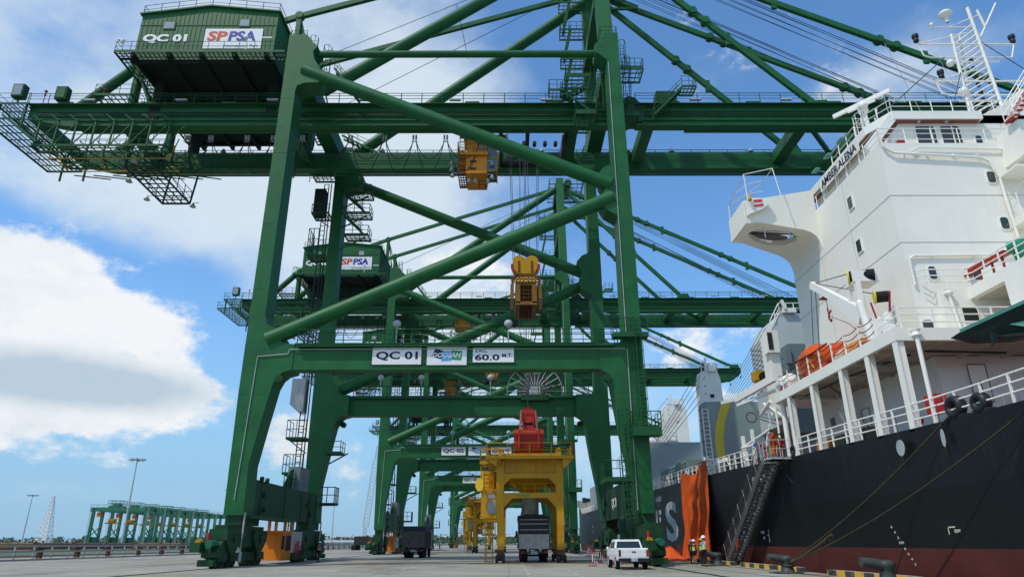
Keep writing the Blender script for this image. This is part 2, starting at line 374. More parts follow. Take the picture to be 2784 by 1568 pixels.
# kerb pieces along the edge: yellow and black bands on each piece
def kerbmat():
    mm = bpy.data.materials.new('kerb_paint'); mm.use_nodes = True; t = mm.node_tree; n = t.nodes; l = t.links; p = n['Principled BSDF']; p.inputs['Roughness'].default_value = .7
    co = n.new('ShaderNodeTexCoord'); sp = n.new('ShaderNodeSeparateXYZ'); l.new(co.outputs['Object'], sp.inputs[0])
    a = n.new('ShaderNodeMath'); a.operation = 'PINGPONG'; l.new(sp.outputs['Y'], a.inputs[0]); a.inputs[1].default_value = .85
    g = n.new('ShaderNodeMath'); g.operation = 'GREATER_THAN'; l.new(a.outputs[0], g.inputs[0]); g.inputs[1].default_value = .425
    mx = n.new('ShaderNodeMixRGB'); l.new(g.outputs[0], mx.inputs[0]); mx.inputs[1].default_value = (.045, .045, .05, 1); mx.inputs[2].default_value = (.66, .38, .02, 1)
    z = n.new('ShaderNodeTexNoise'); z.inputs['Scale'].default_value = 2.5; z.inputs['Detail'].default_value = 7; l.new(co.outputs['Object'], z.inputs['Vector'])
    r = n.new('ShaderNodeMapRange'); r.inputs['From Min'].default_value = .55; r.inputs['From Max'].default_value = .75; r.inputs['To Max'].default_value = .6; l.new(z.outputs['Fac'], r.inputs[0])
    m2 = n.new('ShaderNodeMixRGB'); l.new(r.outputs[0], m2.inputs[0]); l.new(mx.outputs[0], m2.inputs[1]); m2.inputs[2].default_value = (.24, .22, .19, 1); l.new(m2.outputs[0], p.inputs['Base Color'])
    # pale worn top face
    ge = n.new('ShaderNodeNewGeometry'); s2 = n.new('ShaderNodeSeparateXYZ'); l.new(ge.outputs['Normal'], s2.inputs[0])
    m3 = n.new('ShaderNodeMixRGB'); r2 = n.new('ShaderNodeMapRange'); r2.inputs['From Min'].default_value = .7; r2.inputs['From Max'].default_value = .9; l.new(s2.outputs['Z'], r2.inputs[0]); l.new(r2.outputs[0], m3.inputs[0])
    l.new(m2.outputs[0], m3.inputs[1]); m3.inputs[2].default_value = (.36, .35, .32, 1); l.new(m3.outputs[0], p.inputs['Base Color']); return mm
KM = kerbmat()
kpos = [(-2, 5), (6, 5.5), (13, 5.5), (20, 5.5), (26.8, 7.3), (37.3, 3.3), (41.2, 5.6), (48.5, 3.4), (53.4, 3.6), (58.2, 4.6), (64, 5), (70, 5), (76, 5), (82, 5), (88, 5)]
for i, (y, L) in enumerate(kpos):
    b = MB(); b.box(14.95, 15.3, y, y+L, 0, .24); o = b.build('kerb_piece', KM, off=(15.1, y, 0))
    tag(o, 'yellow and black striped kerb piece at the quay edge below the black hull', 'kerb', 'kerb pieces along the quay edge')
# bollards
BOL = mat('bollard_iron', (.05, .06, .058), .5, .25, .25, (.10, .06, .04))
def bollard(x, y, lab):
    t = thing('bollard', (x, y, 0), lab, 'bollard', 'mooring bollards on the quay edge')
    b = MB(); b.lathe([(.48, 0), (.48, .06), (.34, .08), (.27, .3), (.25, .5), (.33, .62), (.34, .74), (.22, .82), (0, .84)], (x, y, 0), 16); b.build('post', BOL, t)
    b = MB(); g = []
    for k in range(7):
        s = k/6; r = .25*(1-.25*s); cx = x-.15-s*.75; cz = .64+.12*math.sin(s*1.5)
        g.append([(cx, y+r*math.cos(a*PI/6), cz+r*.85*math.sin(a*PI/6)) for a in range(13)])
    b.quadstrip(g); e = g[-1]; b.add(e, [tuple(range(12))]); b.build('horn', BOL, t)
    b = MB(); b.box(x-.75, x+.55, y-.6, y+.6, 0, .05); b.build('base_plate', BOL, t); return t
bollard(13.95, 48.3, 'black iron bollard behind the two men, near the foot of the gangway')
bollard(13.9, 36.2, 'black bollard holding the mooring rope eyes at the quay edge')
bollard(13.75, 26.4, 'nearest black iron bollard, cut by the bottom edge of the photo')

# ------------------------------------------------------------ the left bank: guard rail, pipes, masts, far cranes, trees
GUARD = mat('guard_galv', (.30, .36, .36), .5, .12, .2, (.2, .17, .13))
GX = -50.5
t = thing('guard_rail', (GX, 140, 0), 'long grey steel guard rail along the landward edge of the quay', 'guard rail')
b = MB()
for z in (.78, 1.32): b.box(GX-.05, GX+.05, 50, 330, z, z+.2)
b.box(GX-.12, GX-.05, 50, 330, .86, .90); b.build('beam', GUARD, t)
b = MB(); b.tube((GX, 50, .42), (GX, 330, .42), .05, 6); b.build('lower_pipe', RUST, t)
p0_ = MB().bar((GX-.13, 50, 0), (GX-.13, 50, 1.45), .14, .12).build('post', GUARD, t)
for k in range(1, 93):
    q = p0_.copy(); C.objects.link(q); q.parent = t; q.location = (0, k*3.0, 0)
b = MB(); b.box(GX-.5, GX+.35, 50, 330, 0, .16); struct(b.build('kerb_strip', CONC))
random.seed(5)
PIPES = [mat('rusty_pipe_brown', (.16, .075, .04), .8, .4, .4, (.04, .02, .015), scale=.8), mat('rusty_pipe_grey', (.22, .19, .16), .8, .4, .4, (.12, .06, .03), scale=.8), mat('rusty_pipe_orange', (.36, .15, .05), .8, .35, .4, (.16, .07, .03), scale=.8)]
pr = []
for k in range(3):
    t = thing('steel_pipe', (-54.0, 60, 1.4), 'long rusty steel pipe lying behind the grey guard rail', 'pipe', 'rusty pipes laid end to end behind the guard rail')
    b = MB(); b.tube((-54, 60, 1.4), (-54, 66.6, 1.4), .38, 14, caps=False); b.tube((-54, 60.05, 1.4), (-54, 66.5, 1.4), .34, 14); b.build('pipe', PIPES[k], t)
    b = MB(); b.lathe([(.38, 0), (.5, 0), (.5, .12), (.38, .12)], (-54, 60, 1.4), 14, 'y'); b.build('flange', RUST, t)
    b = MB(); b.box(-54.3, -53.7, 61, 61.3, 0, 1.1); b.build('support', RUST, t); pr.append(t)
for k in range(34):
    y = 60+k*7.3
    o = pr[k] if k < 3 else copy_tree(pr[random.choice((0, 0, 1, 2))])
    o.location = (-54+random.uniform(-.15, .15), y if k else 60, 1.4)
LMP = mat('mast_grey', (.42, .44, .46), .5, .1)
def lightmast(x, y, h, lab):
    t = thing('light_mast', (x, y, 0), lab, 'light mast', 'tall light masts in the yard')
    MB().tube((x, y, -.3), (x, y, h), .42, 10, .16).build('pole', LMP, t)
    b = MB(); b.lathe([(.3, h-.5), (1.4, h-.2), (1.4, h), (.3, h+.3)], (x, y, 0), 14)
    b.build('lamp_ring', LMP, t)
    for i in range(8):
        a = i*PI/4+.3; cx, cy = x+math.cos(a)*2.3, y+math.sin(a)*2.3
        b = MB(); b.bar((x+math.cos(a), y+math.sin(a), h-.1), (cx, cy, h-.1), .15); b.bar((cx-.45, cy, h-.35), (cx+.45, cy, h-.1), .8, .5); b.build('lamp', ST, t)
lightmast(-134.6, 250, 30.6, 'nearest tall light mast, standing before the row of far green gantries')
lightmast(-271, 400, 28.4, 'tall light mast at the far left, left of the white lattice tower')
lightmast(-99, 400, 23.0, 'thin light mast seen between the legs of the nearest crane')
lightmast(-218, 395, 20, 'short light mast seen through the left end of the far gantries')
# white lattice tower
t = thing('lattice_tower', (-259, 400, 0), 'white lattice tower standing on the far bank at the left', 'tower')
b = MB(); H_ = 28
for sx, sy in ((-1, -1), (1, -1), (1, 1), (-1, 1)): b.tube((-259+sx*3.4, 400+sy*3.4, 0), (-259+sx*.4, 400+sy*.4, H_), .2, 5)
b.build('leg', SGN, t); b = MB()
for k in range(12):
    z0, z1 = H_*k/12, H_*(k+1)/12; w0 = 3.4-3*k/12; w1 = 3.4-3*(k+1)/12
    cs0 = [(-259+sx*w0, 400+sy*w0, z0) for sx, sy in ((-1, -1), (1, -1), (1, 1), (-1, 1))]; cs1 = [(-259+sx*w1, 400+sy*w1, z1) for sx, sy in ((-1, -1), (1, -1), (1, 1), (-1, 1))]
    for i in range(4): b.tube(cs0[i], cs1[(i+1) % 4], .12, 4); b.tube(cs0[(i+1) % 4], cs1[i], .12, 4); b.tube(cs1[i], cs1[(i+1) % 4], .12, 4)
b.build('bracing', SGN, t)
# yard gantries
GG = mat('gantry_green', (.03, .17, .10), .5, .2)
def gantry(x, y, lab):
    t = thing('yard_gantry', (x, y, 0), lab, 'gantry crane', 'green yard gantries parked in a row')
    L = 23; Wd = 7; H1 = 16.6
    for i in (0, 1):
        for j in (0, 1):
            X = x+i*L; Y = y+j*Wd; b = MB(); b.bar((X, Y, 1.5), (X, Y, H1-.2), 1.1, .9, (0, 1, 0)); b.build('leg', GG, t)
    for j in (0, 1):
        b = MB(); b.bar((x-1.5, y+j*Wd, H1-.6), (x+L+1.5, y+j*Wd, H1-.6), .9, 1.7); b.build('girder', GG, t)
    b = MB()
    for i in (0, 1):
        X = x+i*L; b.bar((X, y, 4.4), (X, y+Wd, 4.4), .8, .9); b.bar((X, y-1.5, 1.7), (X, y+Wd+1.5, 1.7), 1.2, 1.4); b.bar((X, y, H1-.4), (X, y+Wd, H1-.4), .8, 1.0)
        b.bar((X, y+.4, 5), (X, y+Wd-.4, 9), .3); b.bar((X, y+Wd-.4, 5), (X, y+.4, 9), .3)
    b.build('tie_beam', GG, t)
    b = MB(); b.box(x-.6, x+1.4, y+1, y+Wd-1, 2.2, 4.6); b.box(x-1.6, x-.5, y-.6, y+1, 3, 5.5); b.build('power_house', GG, t)
    for i in (0, 1):
        for j in (0, 1):
            for k in (-1, 1):
                X = x+i*L; Y = y+j*Wd+k; b = MB(); b.tube((X-.4, Y, .8), (X+.4, Y, .8), .8, 12); b.build('wheel', RUB, t)
    a = x+5.5
    b = MB(); b.box(a, a+4.4, y+.6, y+Wd-.6, H1+.3, H1+.9); b.rail([(a-.4, y+.6, H1+.9), (a+4.8, y+.6, H1+.9), (a+4.8, y+Wd-.6, H1+.9), (a-.4, y+Wd-.6, H1+.9)], 2.2, 2, .09, closed=True); b.box(a+1, a+3.6, y+1.6, y+5, H1+.9, H1+2.0); b.build('trolley', GG, t)
    b = MB(); b.box(x+1.4, x+3.0, y+.2, y+2.0, H1-3.6, H1-1.8); b.build('cab', ORG, t)
    b = MB(); b.box(a-1.5, a+4.6, y+3, y+4.4, H1-6.4, H1-5.9); b.box(a, a+2.4, y+2.6, y+4.6, H1-5.9, H1-4.4); b.build('spreader', YEL, t)
    b = MB(); b.rail([(x-1.5, y-.6, H1+.3), (x+L+1.5, y-.6, H1+.3)], 1.1, 3, .06); b.build('railing', GG, t)
    b = MB(); b.ladder((x-.8, y-.7, 2), (x-.8, y-.7, H1), .6, .6, .08); b.ladder((x+L+.8, y-.7, 2), (x+L+.8, y-.7, H1), .6, .6, .08); b.build('ladder', ST, t)
    return t
g0 = gantry(-179.3, 306, 'nearest and leftmost green yard gantry, with an orange cab and a yellow spreader')
for y, lab in ((321, 'second green yard gantry from the left, behind the tall light mast'), (335, 'third green yard gantry from the left in the parked row'), (350, 'fourth yard gantry from the left, the middle of the parked row'),
               (363, 'third yard gantry from the far end of the parked row'), (378, 'second yard gantry from the far end of the parked row'), (393, 'farthest yard gantry of the parked row, nearest the big crane leg')):
    moved(g0, 0, y-306, 0, lab)
# distant lattice boom crane behind the second big crane
t = thing('crawler_crane', (-38, 190, 0), 'crawler crane with a thin grey lattice boom standing behind the second big crane', 'crane')
b = MB(); p0 = Vector((-38.5, 190, 3)); p1 = Vector((-36.2, 190, 27))
for k in range(26):
    q0 = p0.lerp(p1, k/26); q1 = p0.lerp(p1, (k+1)/26); w = .75*(1 if 2 < k < 22 else .5)
    for sx in (-w, w): b.tube(q0+Vector((sx, 0, 0)), q1+Vector((sx, 0, 0)), .07, 4)
    b.tube(q0+Vector((-w, 0, 0)), q1+Vector((w, 0, 0)), .05, 4); b.tube(q0+Vector((w, 0, 0)), q1+Vector((-w, 0, 0)), .05, 4)
b.build('boom', ST, t)
b = MB(); b.box(-40.5, -37, 187.5, 192, 1.2, 3.4); b.build('cab_house', DK, t); b = MB(); b.box(-41, -39.8, 187, 193, 0, 1.2); b.box(-37.4, -36.2, 187, 193, 0, 1.2); b.build('track', RUB, t)
# white sheds and tree line far away
t = thing('white_shed', (-150, 620, 0), 'long low white shed on the far bank between the legs of the nearest crane', 'building')
b = MB(); b.box(-175, -120, 640, 655, -.3, 3.2); b.build('wall', SGN, t); b = MB(); b.poly([(640-1, 3.2), (647.5, 5), (656, 3.2)], 'x', -176, -119); b.build('roof', GUARD, t)
t = thing('pale_tower_block', (-150, 600, 0), 'small pale green building behind the nearest crane, left of the light mast', 'building')
b = MB(); b.box(-151, -146, 560, 566, -.3, 9); b.build('wall', mat('pale_green_wall', (.45, .55, .5), .7), t); b = MB(); b.box(-152.5, -144.5, 559, 567, 9, 9.8); b.build('roof', SGN, t)
t = thing('far_bridge', (-60, 900, 0), 'long pale bridge deck crossing far behind the cranes on thin piers', 'bridge')
b = MB(); b.box(-330, 60, 900, 912, 9.5, 11.5); b.build('deck', SGN, t)
b = MB()
for k in range(14): b.box(-320+k*28, -317+k*28, 903, 909, -.3, 9.5)
b.build('pier', SGN, t)
FOL = [mat('foliage_a', (.05, .10, .035), .8, .4), mat('foliage_b', (.065, .115, .05), .8, .4)]
def treeline(name, x0, x1, y, h, n, seed, mt, lab=None):
    rr = random.Random(seed); b = MB()
    for k in range(n):
        x = x0+(x1-x0)*rr.random(); s = h*(.5+.5*rr.random()); yy = y+rr.uniform(-30, 30); s2 = s*(.5+rr.random()*.5)
        for j in range(26):
            a, e = rr.random()*2*PI, rr.random(); c = Vector((x+math.cos(a)*s2*rr.random()*1.2, yy+math.sin(a)*s2*rr.random(), .2*s+e*.8*s)); q = s*.16
            d1 = Vector((rr.uniform(-1, 1), rr.uniform(-.3, .3), rr.uniform(-1, 1))).normalized()*q; d2 = Vector((rr.uniform(-1, 1), rr.uniform(-1, 1), rr.uniform(-1, 1))).normalized()*q
            b.add([c-d1, c-d2, c+d1, c+d2], [(0, 1, 2, 3)])
        b.tube((x, yy, -.3), (x, yy, s*.6), s*.03, 4, s*.015)
    o = b.build(name, mt); o['kind'] = 'stuff'; tag(o, lab, 'trees'); return o
treeline('distant_woods', -1500, 600, 1500, 19, 520, 3, FOL[0], 'low band of far green woods along the horizon')
treeline('distant_woods', -400, 300, 800, 11, 200, 4, FOL[1], 'nearer bushes at the end of the quay under the far bridge')
# ------------------------------------------------------------ ship-to-shore cranes
CX0, CY0 = -4.9, 60.5
XL, XR = -20.3, 10.35
def leg_poly(side, f):
    if side == 'L':
        return [(-20.15, 3.4), (-18.75, 3.4), (-18.85, 6.9), (-18.3, 10.2), (-17.85, 12.7), (-17.55, 13.35), (-17.15, 13.7), (-16.5, 13.88), (-16.5, 15.9), (-17.3, 15.95), (-17.65, 16.15), (-17.6, 16.6), (-18.3, 17.3), (-18.85, 17.55), (-19.05, 18.2),
                (-19.05, 39.4), (-18.95, 40.0), (-18.3, 40.3), (-17.0, 40.35), (-16.9, 41.6), (-17.7, 42.9), (-17.9, 43.8), (-17.5, 44.4), (-18.0, 44.8), (-18.6, 45.7), (-20.25, 45.7), (-20.3, 12)]
    return [(10.35, 3.4), (9.1, 3.4), (8.8, 6.7), (8.3, 9.6), (7.85, 12.9), (7.6, 13.5), (7.0, 13.88), (7.0, 15.9), (8.6, 15.95), (9.0, 16.3), (9.1, 26.9), (8.2, 27.5), (7.75, 28.3), (7.9, 28.9), (8.3, 29.5), (7.9, 30.2), (7.7, 30.9), (8.3, 31.6), (9.0, 31.9), (9.1, 32.4),
            (9.1, 42.8), (8.6, 43.3), (8.1, 43.7), (8.1, 44.7), (8.8, 45.0), (9.1, 45.9), (10.25, 45.9), (10.35, 30)]
def make_crane():
    t = thing('quay_crane', (CX0, CY0, 0), 'nearest of the green quay cranes, its crossbeam signed QC 01', 'crane', 'green quay cranes straddling the apron')
    for f in (0, 1):
        ya, yb = (50, 52) if f == 0 else (69, 71)
        face = ya if f == 0 else yb; s = -1 if f == 0 else 1
        b0, b1 = (50.06, 51.2) if f == 0 else (69.8, 70.94)
        for side in 'LR':
            b = MB(); P = leg_poly(side, f); b.poly(P, 'y', ya, yb)
            # weld seams and stiffener bands on the outer faces
            xo = XL if side == 'L' else XR
            for z in (5.1, 9.6, 12.0, 20.4, 26.2, 33.0, 38.6):
                xi = {'L': -18.7, 'R': 9.0}[side]
                if z < 14: xi = {5.1: (-18.8, 8.95), 9.6: (-18.35, 8.3), 12.0: (-17.95, 7.95)}[z][0 if side == 'L' else 1]
                elif side == 'L': xi = -19.05
                else: xi = 9.1
                x0, x1 = sorted((xo*.999, xi)); yy = face+s*.012
                b.box(x0+.02, x1-.02, min(face, yy), max(face, yy), z, z+.035)
            b.build('leg', G, t)
        b = MB(); b.box(-16.5, 7.0, b0, b1, 13.88, 15.9); b.box(-16.5, 7.0, b0-.05 if f == 0 else b0, b1 if f == 0 else b1+.05, 15.9, 15.98)
        for x in (-12.5, -7, -1, 4.2): b.box(x, x+.03, b0-.01, b1+.01, 13.88, 15.9)
        b.build('portal_beam', G, t)
        yc = 51 if f == 0 else 70
        b = MB(); b.tube((-18.0, yc, 44.25), (8.6, yc, 44.3), .33, 20); b.build('tie_tube', G, t)
        yd = 50.3 if f == 0 else 70.7
        b = MB(); b.tube((-18.6, yd, 41.85), (8.75, yd, 29.95), .61, 24); b.build('diagonal_brace', G, t)
        b = MB(); b.tube((-18.75, yd, 16.3), (8.85, yd, 28.75), .61, 24); b.build('diagonal_brace', G, t)
        # lifting lugs by the haunches
        for x in (-17.35, 7.5): b = MB(); b.tube((x, face-.22, 13.15), (x, face+.22, 13.15), .3, 16); b.tube((x, face-.24, 13.15), (x, face+.24, 13.15), .13, 12); b.build('lifting_lug', GD, t)
        # walkway rail on top of the portal beam
        b = MB(); yr = ya-.35 if f == 0 else 69.45; b.box(-16.2, 8.2, yr, b0+.02, 15.62, 15.7) if f == 0 else b.box(-16.2, 8.2, yr, 69.8, 15.62, 15.7)
        b.rail([(-16.2, yr, 15.7), (8.4, yr, 15.7)], 1.25, 1.75, .038, (.33, .66)); b.rail([(-16.2, b1, 15.98), (8.4, b1, 15.98)], 1.15, 2.4, .028); b.build('walkway', GF, t)
    # sill beams along the rails
    for x0, x1 in ((-20.12, -18.9), (9.15, 10.32)):
        b = MB(); b.box(x0, x1, 51.95, 69.05, 3.4, 6.0)
        for k in range(7): y = 54+k*2.2; b.box(x0-.008, x1+.008, y, y+.04, 3.42, 5.98)
        b.build('sill_beam', GD, t)
        b = MB()
        for y in (53.4, 59.2, 64.1, 66.4, 67.0): b.tube((x1+.05 if x0 < 0 else x0-.05, y, 3.45), (x1+.05 if x0 < 0 else x0-.05, y, 5.95), .03, 4)
        for y, z in ((54, 5.0), (54.3, 4.0), (66, 4.9), (67, 4.1), (53, 6.1), (54.2, 6.1)):
            b.tube((x1 if x0 < 0 else x0, y, z), (x1+.22 if x0 < 0 else x0-.22, y, z), .2, 10)
        b.build('conduit', GD, t)
    # top cross beams joining front and rear frames
    for x, z0 in ((-19.7, 42.4), (9.7, 42.6)):
        b = MB(); b.box(x-.8, x+.8, 51.6, 69.4, z0, z0+1.9); b.build('cross_beam', G, t)
    # twin girders and boom
    for f in (0, 1):
        ya, yb = (55.9, 56.8) if f == 0 else (64.2, 65.1)
        out = -1 if f == 0 else 1; yo = ya if f == 0 else yb; yi = yb if f == 0 else ya
        for nm, x0, x1 in (('girder', -47.2, 11.9), ('boom', 12.6, 58)):
            b = MB()
            pr = [(x0, 41.9), (x0, 40.6 if nm == 'girder' else 39.9), (x0+4 if nm == 'girder' else x0, 39.75), (x0+5, 39.75), (x1, 39.75), (x1, 41.9)] if nm == 'girder' else [(x0, 41.9), (x0, 39.75), (x1-6, 39.75), (x1, 40.8), (x1, 41.9)]
            b.poly(pr, 'y', ya, yb)
            b.box(x0+(5 if nm == 'girder' else 0), x1-(0 if nm == 'girder' else 6), min(yo, yo+out*.28), max(yo, yo+out*.28), 39.62, 39.74)      # lower flange
            b.box(x0+(5 if nm == 'girder' else 0), x1-(0 if nm == 'girder' else 6), min(yo+.0, yo+out*.16), max(yo, yo+out*.16), 40.28, 40.36)
            b.box(x0, x1, min(yo, yo+out*.12), max(yo, yo+out*.12), 41.86, 41.96)
            for k in range(int((x1-x0)/3.1)): b.box(x0+5+k*3.1, x0+5.06+k*3.1, ya-.03, yb+.03, 39.75, 40.28)
            b.box(x0+5, x1-6, min(yi, yi-out*.35), max(yi, yi-out*.35), 39.7, 39.78); b.box(x0+5, x1-6, min(yi-out*.2, yi-out*.28), max(yi-out*.2, yi-out*.28), 39.78, 39.92)
            b.build(nm, G, t)
            b = MB(); yt = yo+out*.14
            for z in (40.86, 41.06, 41.26): b.bar((x0+1, yt, z), (x1-1, yt, z), .09, .085)
            for k in range(int((x1-x0)/2.6)): b.bar((x0+1+k*2.6, yt, 40.8), (x0+1+k*2.6, yt, 41.35), .05, .12)
            b.build('cable_tray', GD, t)
            yw = yo+out*.55
            b = MB(); b.box(x0, x1, min(yo, yw), max(yo, yw), 41.98, 42.04); b.rail([(x0, yw, 42.0), (x1, yw, 42.0)], 1.15, 2.05, .042, (.45, .75))
            if f == 0:
                for k in range(int((x1-x0)/8)): b.bar((x0+3+k*8, yw+.2, 42.15), (x0+4.4+k*8, yw+.2, 42.15), .3, .18)
            b.build('walkway', GF, t)
            b = MB()
            for k in range(int((x1-x0)/9)):
                X = x0+6+k*9; b.bar((X-.55, yw+.1, 42.45), (X+.55, yw+.1, 42.45), .28, .16)
                if f == 1: b.tube((X, yw, 42), (X, yw, 43.1), .06, 5); b.lathe([(.1, .45), (.28, .1), (.3, 0), (0, 0)], (X, yw, 42.9), 10)
            b.build('walkway_lamp', ST, t)
    # hinges
    for y0, y1 in ((55.7, 57.0), (64.0, 65.3)):
        b = MB(); b.poly([(11.3, 41.9), (11.3, 42.4), (12.0, 43.1), (12.6, 42.9), (13.2, 42.2), (13.6, 41.9), (13.2, 40.1), (11.6, 40.0)], 'y', y0, y1)
        b.tube((12.2, y0-.2, 41.0), (12.2, y1+.2, 41.0), .35, 14); b.tube((12.2, y0-.2, 42.5), (12.2, y1+.2, 42.5), .3, 14); b.build('boom_hinge', GD, t)
    # cross ties between the two girders
    for x, w in ((-46.8, .5), (-38.5, .9), (-22, .9), (6.5, 1.2), (14.2, 1.1), (29.8, 1.2), (36.2, 1.0), (46, .8), (57.5, .6)):
        b = MB(); b.box(x-w/2, x+w/2, 56.8, 64.2, 40.5, 41.7); b.build('girder_tie', G, t)
    b = MB(); b.bar((29.9, 56.9, 41), (36, 64.1, 41), .4, .5); b.build('diagonal_tie', G, t)
    # A-frame masts above the sea side legs
    for y0, y1 in ((53.6, 56.6), (67.4, 64.6)):
        b = MB(); n_ = 10
        b.bar((9.85, y0, 43.9), (9.85, y1, 66.5), 1.35, 1.5, (0, 1, 0)); b.build('mast_leg', G, t)
    b = MB(); b.box(9.0, 10.8, 56.4, 64.8, 64.4, 65.8); b.box(9.0, 10.6, 55.4, 65.8, 53.9, 55.0); b.build('mast_crossbeam', G, t)
    b = MB(); b.grate(8.0, 14.5, 57.0, 64.4, 65.9, 6, 5, .08); b.rail([(8, 57, 66), (14.5, 57, 66), (14.5, 64.4, 66), (8, 64.4, 66)], 1.1, 1.2, .045, closed=True); b.build('mast_head_platform', GF, t)
    for y in (58.2, 60.6, 63.0): b = MB(); b.tube((11.6, y-.3, 66.7), (11.6, y+.3, 66.7), .75, 18); b.build('head_sheave', GD, t)
    for y in (57.2, 64.2):
        b = MB(); b.bar((10.2, y, 65.2), (15.8, y, 62.2), .35, .6); b.bar((10.2, y, 62.0), (15.8, y, 62.2), .25, .3); b.build('head_bracket', G, t)
    # back legs of the A-frame (large tubes) and stays
    for (p, q, r) in (((-18.3, 55.2, 43.3), (9.3, 57.0, 64.9), .62), ((-19.4, 65.6, 40.7), (9.3, 64.6, 63.3), .62)):
        b = MB(); b.tube(p, q, r, 24); b.build('back_brace', G, t)
    for y in (56.9, 64.7):
        b = MB(); A = (9.8, y, 65.0); P1 = (-22.2, y, 54.2); P2 = (-37.9, y, 48.0)
        b.bar(A, P1, .42, .55); b.bar(P1, P2, .42, .55)
        for c in (P1, P2): b.tube((c[0], c[1]-.35, c[2]), (c[0], c[1]+.35, c[2]), .42, 12)
        b.tube(P2, (-43.8, y, 41.9), .5, 18); b.build('back_stay', G, t)
        b = MB(); b.tube((-37.9, y, 42), (-37.9, y, 48), .46, 16); b.tube((-37.2, y, 47.2), (-36.2, y, 46.4), .3, 10); b.build('stay_post', G, t); b = MB(); b.bar((-22.2, y, 42), (-22.2, y, 54.2), .5, .5, (0, 1, 0)); b.tube((-20.6, y, 44.5), (-22.1, y, 54), .1, 6); b.tube((-19.6, y, 44.5), (-22.1, y, 54), .1, 6); b.build('stay_post', G, t)
        # forestays: box links with joints
        for X, Z in ((31.6, 42.4), (57, 42.4)):
            b = MB(); A2 = Vector((10.3, y, 65.0)); E2 = Vector((X, y, Z)); b.bar(A2, E2, .40, .62)
            d = (E2-A2); L = d.length; d.normalize()
            for s_ in (.30, .62) if X > 50 else (.45,):
                c = A2+d*L*s_; b.tube(c-Vector((0, .4, 0)), c+Vector((0, .4, 0)), .42, 12); c2 = c+d*1.8; b.tube(c2-Vector((0, .4, 0)), c2+Vector((0, .4, 0)), .42, 12)
                b.bar(c+d*5-Vector((0, 0, .8)), c+d*5+Vector((0, 0, .7)), .55, .3)
            b.build('forestay', G, t)
            b = MB(); b.poly([(X-1.6, 41.9), (X-1.0, 43.2), (X+.7, 43.3), (X+1.3, 41.9)], 'y', y-.3, y+.3); b.build('stay_lug', G, t)
    # rope fans from the apex to the boom, and along the girders
    b = MB()
    for y in (57.6, 58.3, 59.0, 62.1, 62.8, 63.6):
        for k in range(2): b.tube((10.5, y+k*.18, 66.2-k*.3), (50.5+k, y+k*.18, 43.0), .035, 4)
    for y in (57.9, 62.9):
        b.tube((10.5, y, 66.6), (52, y, 43.0), .045, 4)
    b.tube((-22, 58, 48.5), (9.6, 58, 64.8), .04, 4); b.tube((-20, 62.5, 45.8), (9.6, 62.5, 64.4), .04, 4)
    b.build('hoist_rope', WIRE, t)
    b = MB()
    for z in (41.0, 41.35): b.tube((-20, 64.0, z), (56, 64.0, z), .03, 4); b.tube((-20, 57.1, z), (56, 57.1, z), .03, 4)
    b.tube((-5.4, 56, 55.0), (-4.4, 61, 52.0), .03, 4)
    b.build('trolley_rope', WIRE, t)
    # machinery house
    b = MB(); x0, x1, y0, y1, z0 = -36.3, -22.8, 53, 68, 45.6
    prof = [(x0, z0), (x1, z0), (x1, 51.05), (-29.6, 51.75), (x0, 50.75)]
    b.poly(prof, 'y', y0, y1)
    for k in range(31):
        x = x0+.22+k*.44; zt = 50.75+(x-x0)/(6.7)*1.0 if x < -29.6 else 51.75-(x+29.6)/6.8*.7
        b.box(x, x+.06, y0-.035, y0, z0, zt-.25); b.box(x, x+.06, y1, y1+.035, z0, zt-.25)
    for k in range(34): b.box(x1, x1+.03, y0+.2+k*.44, y0+.26+k*.44, z0, 51.0); b.box(x0-.03, x0, y0+.2+k*.44, y0+.26+k*.44, z0, 50.7)
    b.box(x0-.02, x1+.02, y0-.05, y0, 49.45, 49.5)
    house = b.build('machinery_house', G, t)
    b = MB(); b.poly([(x0-.2, 50.72), (-29.6, 51.74), (x1+.2, 51.02), (x1+.2, 51.16), (-29.6, 51.9), (x0-.2, 50.88)], 'y', y0-.25, y1+.25); b.build('roof', G, house)
    b = MB(); b.rail([(x0, y0, 50.9), (-29.6, y0, 51.9), (x1, y0, 51.15), (x1, y1, 51.15), (-29.6, y1, 51.9), (x0, y1, 50.9)], 1.05, 1.9, .035, closed=True); b.build('railing', GF, house)
    for xa, xb, za, zb in ((-33.95, -32.95, 49.05, 49.85), (-26.5, -25.6, 49.35, 50.15)):
        b = MB(); b.box(xa-.1, xb+.1, y0-.07, y0-.036, za-.1, zb+.1); w_ = b.build('window', GD, house); b = MB(); b.box(xa, xb, y0-.085, y0-.071, za, zb); b.build('pane', mat('pale_window', (.30, .36, .36), .2, .1), w_)
    # house floor frame, catwalks and supports
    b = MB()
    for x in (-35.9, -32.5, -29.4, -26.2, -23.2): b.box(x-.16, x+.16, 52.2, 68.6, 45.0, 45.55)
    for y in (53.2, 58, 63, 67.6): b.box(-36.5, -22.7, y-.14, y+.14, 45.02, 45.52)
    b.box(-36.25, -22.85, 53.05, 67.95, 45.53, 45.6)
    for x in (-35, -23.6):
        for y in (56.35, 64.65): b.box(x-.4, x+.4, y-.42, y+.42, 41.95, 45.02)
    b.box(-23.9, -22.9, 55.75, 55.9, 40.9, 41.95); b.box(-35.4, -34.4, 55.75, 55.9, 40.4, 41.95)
    b.build('house_frame', mat('house_underside_shade', (.003, .014, .008), .8, .3), t)  # shade under the house put into a near-black green
    b = MB(); b.grate(-37.5, -22.4, 51.9, 53.0, 45.4, 34, 3, .05); b.grate(-37.5, -36.3, 53, 68, 45.4, 3, 26, .05); b.grate(-22.4, -21.3, 51.9, 68, 45.4, 3, 26, .05)
